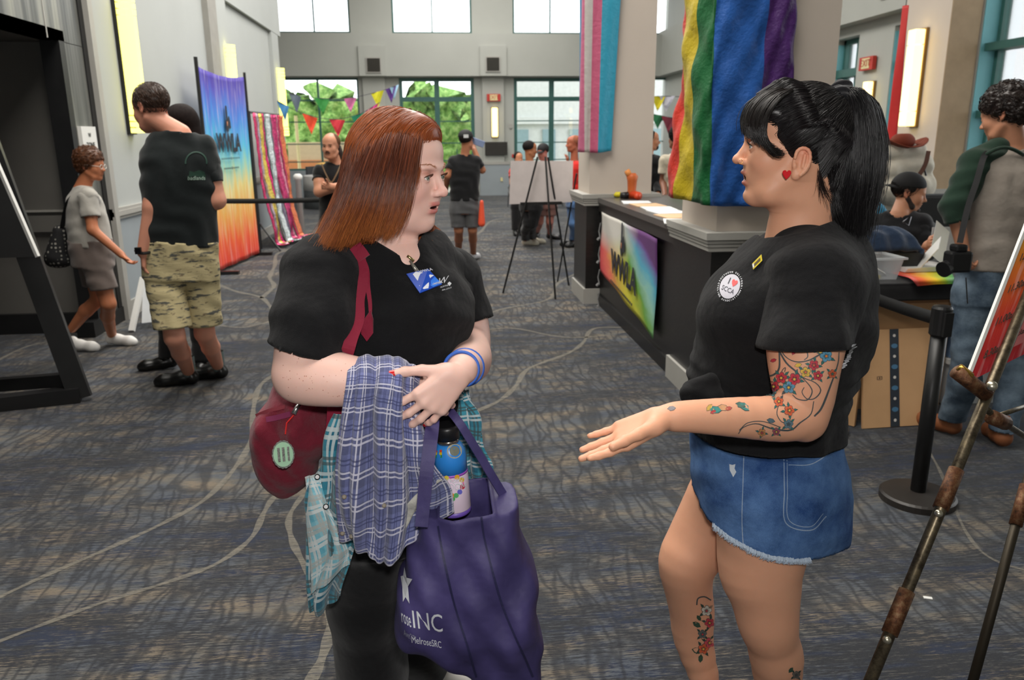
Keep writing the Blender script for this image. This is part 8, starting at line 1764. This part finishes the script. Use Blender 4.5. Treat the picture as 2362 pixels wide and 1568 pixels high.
# blonde person behind
person('blonde person in a tie-dyed sleeveless top seated behind the ponytailed woman', P(2000, 420, 5.9), (-.7, .6, 0), (P(1965, 492, 5.9), P(2020, 488, 5.8)), (P(1955, 560, 5.9), P(2030, 560, 5.75)), (P(1960, 600, 5.7), P(2015, 600, 5.6)), P(1992, 610, 5.9), (P(1985, 650, 5.5), P(2010, 650, 5.5)), (A_([P(1985, 650, 5.5)[0], 5.45, .08]), A_([P(2010, 650, 5.5)[0], 5.45, .08])), ((0, -1), (0, -1)), s=.95, h=.011, skin=(226, 170, 140), fwd=(-.6, .6), top=grad_mat('tie_dye', [(0, (60, 150, 190)), (.4, (110, 190, 120)), (.7, (226, 210, 70)), (1, (90, 110, 180))]), bot=m_blk, shoes=m_black, hair=('curly', (176, 130, 76)), sleeve=.06, hem=.0)
# man with the camera at the right edge
def raglan(name):
    t = NT(name); v = t.coord(); t.set(t.ramp(t.noise(v, 6, 3), [(.3, lin((150, 140, 130))), (.7, lin((172, 162, 152)))]), .9, t.noise(v, 9, 3), .5, .02); return t.m
YJ = 3.62; m_rg = raglan('beige_shirt'); m_jean = denim('jeans_washed', (64, 80, 98), (118, 136, 152)); m_gs = fabric('green_sleeve', (34, 56, 44), fold=9, bs=.6)
e, ho, hR_, tR_, bd_ = person('man in beige shirt with green sleeves and washed jeans, seen from behind with a camera', P(2316, 266, YJ+.02), (-.50, .82, -.30), (P(2252, 380, YJ), P(2412, 384, YJ)), (P(2200, 478, YJ-.02), P(2440, 500, YJ)), (P(2222, 575, YJ-.06), P(2400, 590, YJ+.2)), P(2290, 655, YJ), (P(2235, 810, YJ-.02), P(2336, 810, YJ+.04)), (G(2205, 1010)+A_([0, .06, .08]), G(2320, 1035)+A_([0, .04, .08])), ((-.3, .9), (.3, .9)), s=1.0, h=.007, skin=(206, 146, 114), fwd=(-.2, 1), top=m_rg, bot=m_jean, shoes=pm('boot_tan', (140, 84, 50), .6), hair=('curly', (38, 28, 24)), sleeve=.02, hem=.08, tw=(.19, .12), waist=(.17, .12), hip=(.165, .12), bot_inf=.018, curl=.9, detail=True, shoe_h=True)
for a_ in ((P(2252, 380, YJ), P(2200, 478, YJ-.02), P(2222, 575, YJ-.06)), (P(2412, 384, YJ), P(2440, 500, YJ), P(2400, 590, YJ+.2))):
    joined('sleeve', [piece(chain([P(2300 if a_[0][0] < P(2300, 380, YJ)[0] else 2370, 345, YJ), a_[0], a_[1], a_[2]], [.06, .078, .064, .05]), .008, [(a_[1]+(a_[2]-a_[1])*.35, a_[2]-a_[1])], inf=.0, disp=wrinkle(.006, 40, 1))], m_gs, e)
MB().tube([nb_ for nb_ in [P(2272+90*u, 356-18*math.sin(math.pi*u)+2, YJ-.09+.0*u) for u in np.linspace(0, 1, 9)]], .009, 6).build('collar', m_gs, e, smooth=True)
cmr = thing('camera', 'black camera with strap hanging at the hip of the man in jeans', 'camera', tuple(P(2210, 600, YJ-.15)))
MB().box(-.055, .055, -.035, .035, -.05, .05, None, P(2208, 603, YJ-.18)).build('camera_body', pm('camera_black', (20, 20, 22), .4), cmr, bevel=.012); MB().box(-.03, .03, -.03, .03, 0, .035, None, P(2210, 580, YJ-.18)).build('viewfinder', pm('camera_black', (20, 20, 22)), cmr, bevel=.01)
MB().tube([P(2195, 612, YJ-.17), P(2175, 622, YJ-.19)], [.034, .038], 20).build('lens', pm('camera_black', (20, 20, 22)), cmr)
MB().tube([P(2228, 640, YJ-.2), P(2232, 700, YJ-.2)], .003, 5).build('cord', m_black, cmr)
ribbon('camera_strap', [P(2214, 560, YJ-.2), P(2232, 480, YJ-.17), P(2252, 420, YJ-.15), P(2268, 365, YJ-.12), P(2280, 350, YJ-.06)], .026, pm('strap_black', (26, 26, 28), .7), cmr)
# plush animal with a cowboy hat
pl = thing('plush_horse', 'large white stuffed horse with brown strap, standing behind the seated man', 'toy', tuple(P(2090, 440, 6.6)*A_([1, 1, 0])))
YP = 6.6
V, Fc = Vol([cap(P(2050, 352, YP), P(2120, 350, YP), .06, .07, .03), cap(P(2048, 392, YP), P(2125, 380, YP), .08, .10, .03), cap(P(2048, 440, YP), P(2120, 430, YP), .12, .13, .03), cap(P(2060, 480, YP+.1), P(2120, 600, YP+.1), .14, .16, .03), cap(P(2130, 395, YP), P(2140, 430, YP), .05, .05, .02), cap(P(2085, 600, YP+.1), A_([P(2085, 600, YP)[0], YP+.1, .14]), .15, .14, .04)], .014).disp(wrinkle(.010, 26, 1)).mesh(); mesh('stuffed_body', V, Fc, fabric('plush_cream', (214, 206, 190), fold=14), pl, True)
ribbon('halter', [P(2142, 348, YP-.16), P(2134, 380, YP-.18), P(2116, 410, YP-.2)], .035, pm('leather_brown', (84, 48, 34), .6), pl)
MB().tube([P(2130, 380, YP-.17), P(2136, 405, YP-.17)], .008, 6).build('tassel', m_black, pl)
ht = thing('cowboy_hat', 'brown cowboy hat resting on the head of the white stuffed horse', 'hat', tuple(P(2085, 338, YP)))
v = Vol([ell(P(2082, 326, YP), (.105, .085, .075), k=.01), ell(P(2082, 304, YP), (.05, .03, .02), k=.02, sub=True)], .008); V, Fc = v.mesh(); mesh('crown', V, Fc, pm('felt_brown', (122, 52, 30), .85), ht, True)
rows = [[tuple(P(2084, 340, YP)+A_([.20*u*r_, .16*v_*r_, .05*(abs(u)*r_)**2.2*1.6+(.0)])) for u, v_ in [(math.cos(a), math.sin(a)) for a in np.linspace(0, 2*math.pi, 17)]] for r_ in (.35, .6, .85, 1.0)]
sheet('brim', rows, 40, 8, pm('felt_brown', (122, 52, 30)), ht, .008)
print('DONE', len(bpy.data.objects))
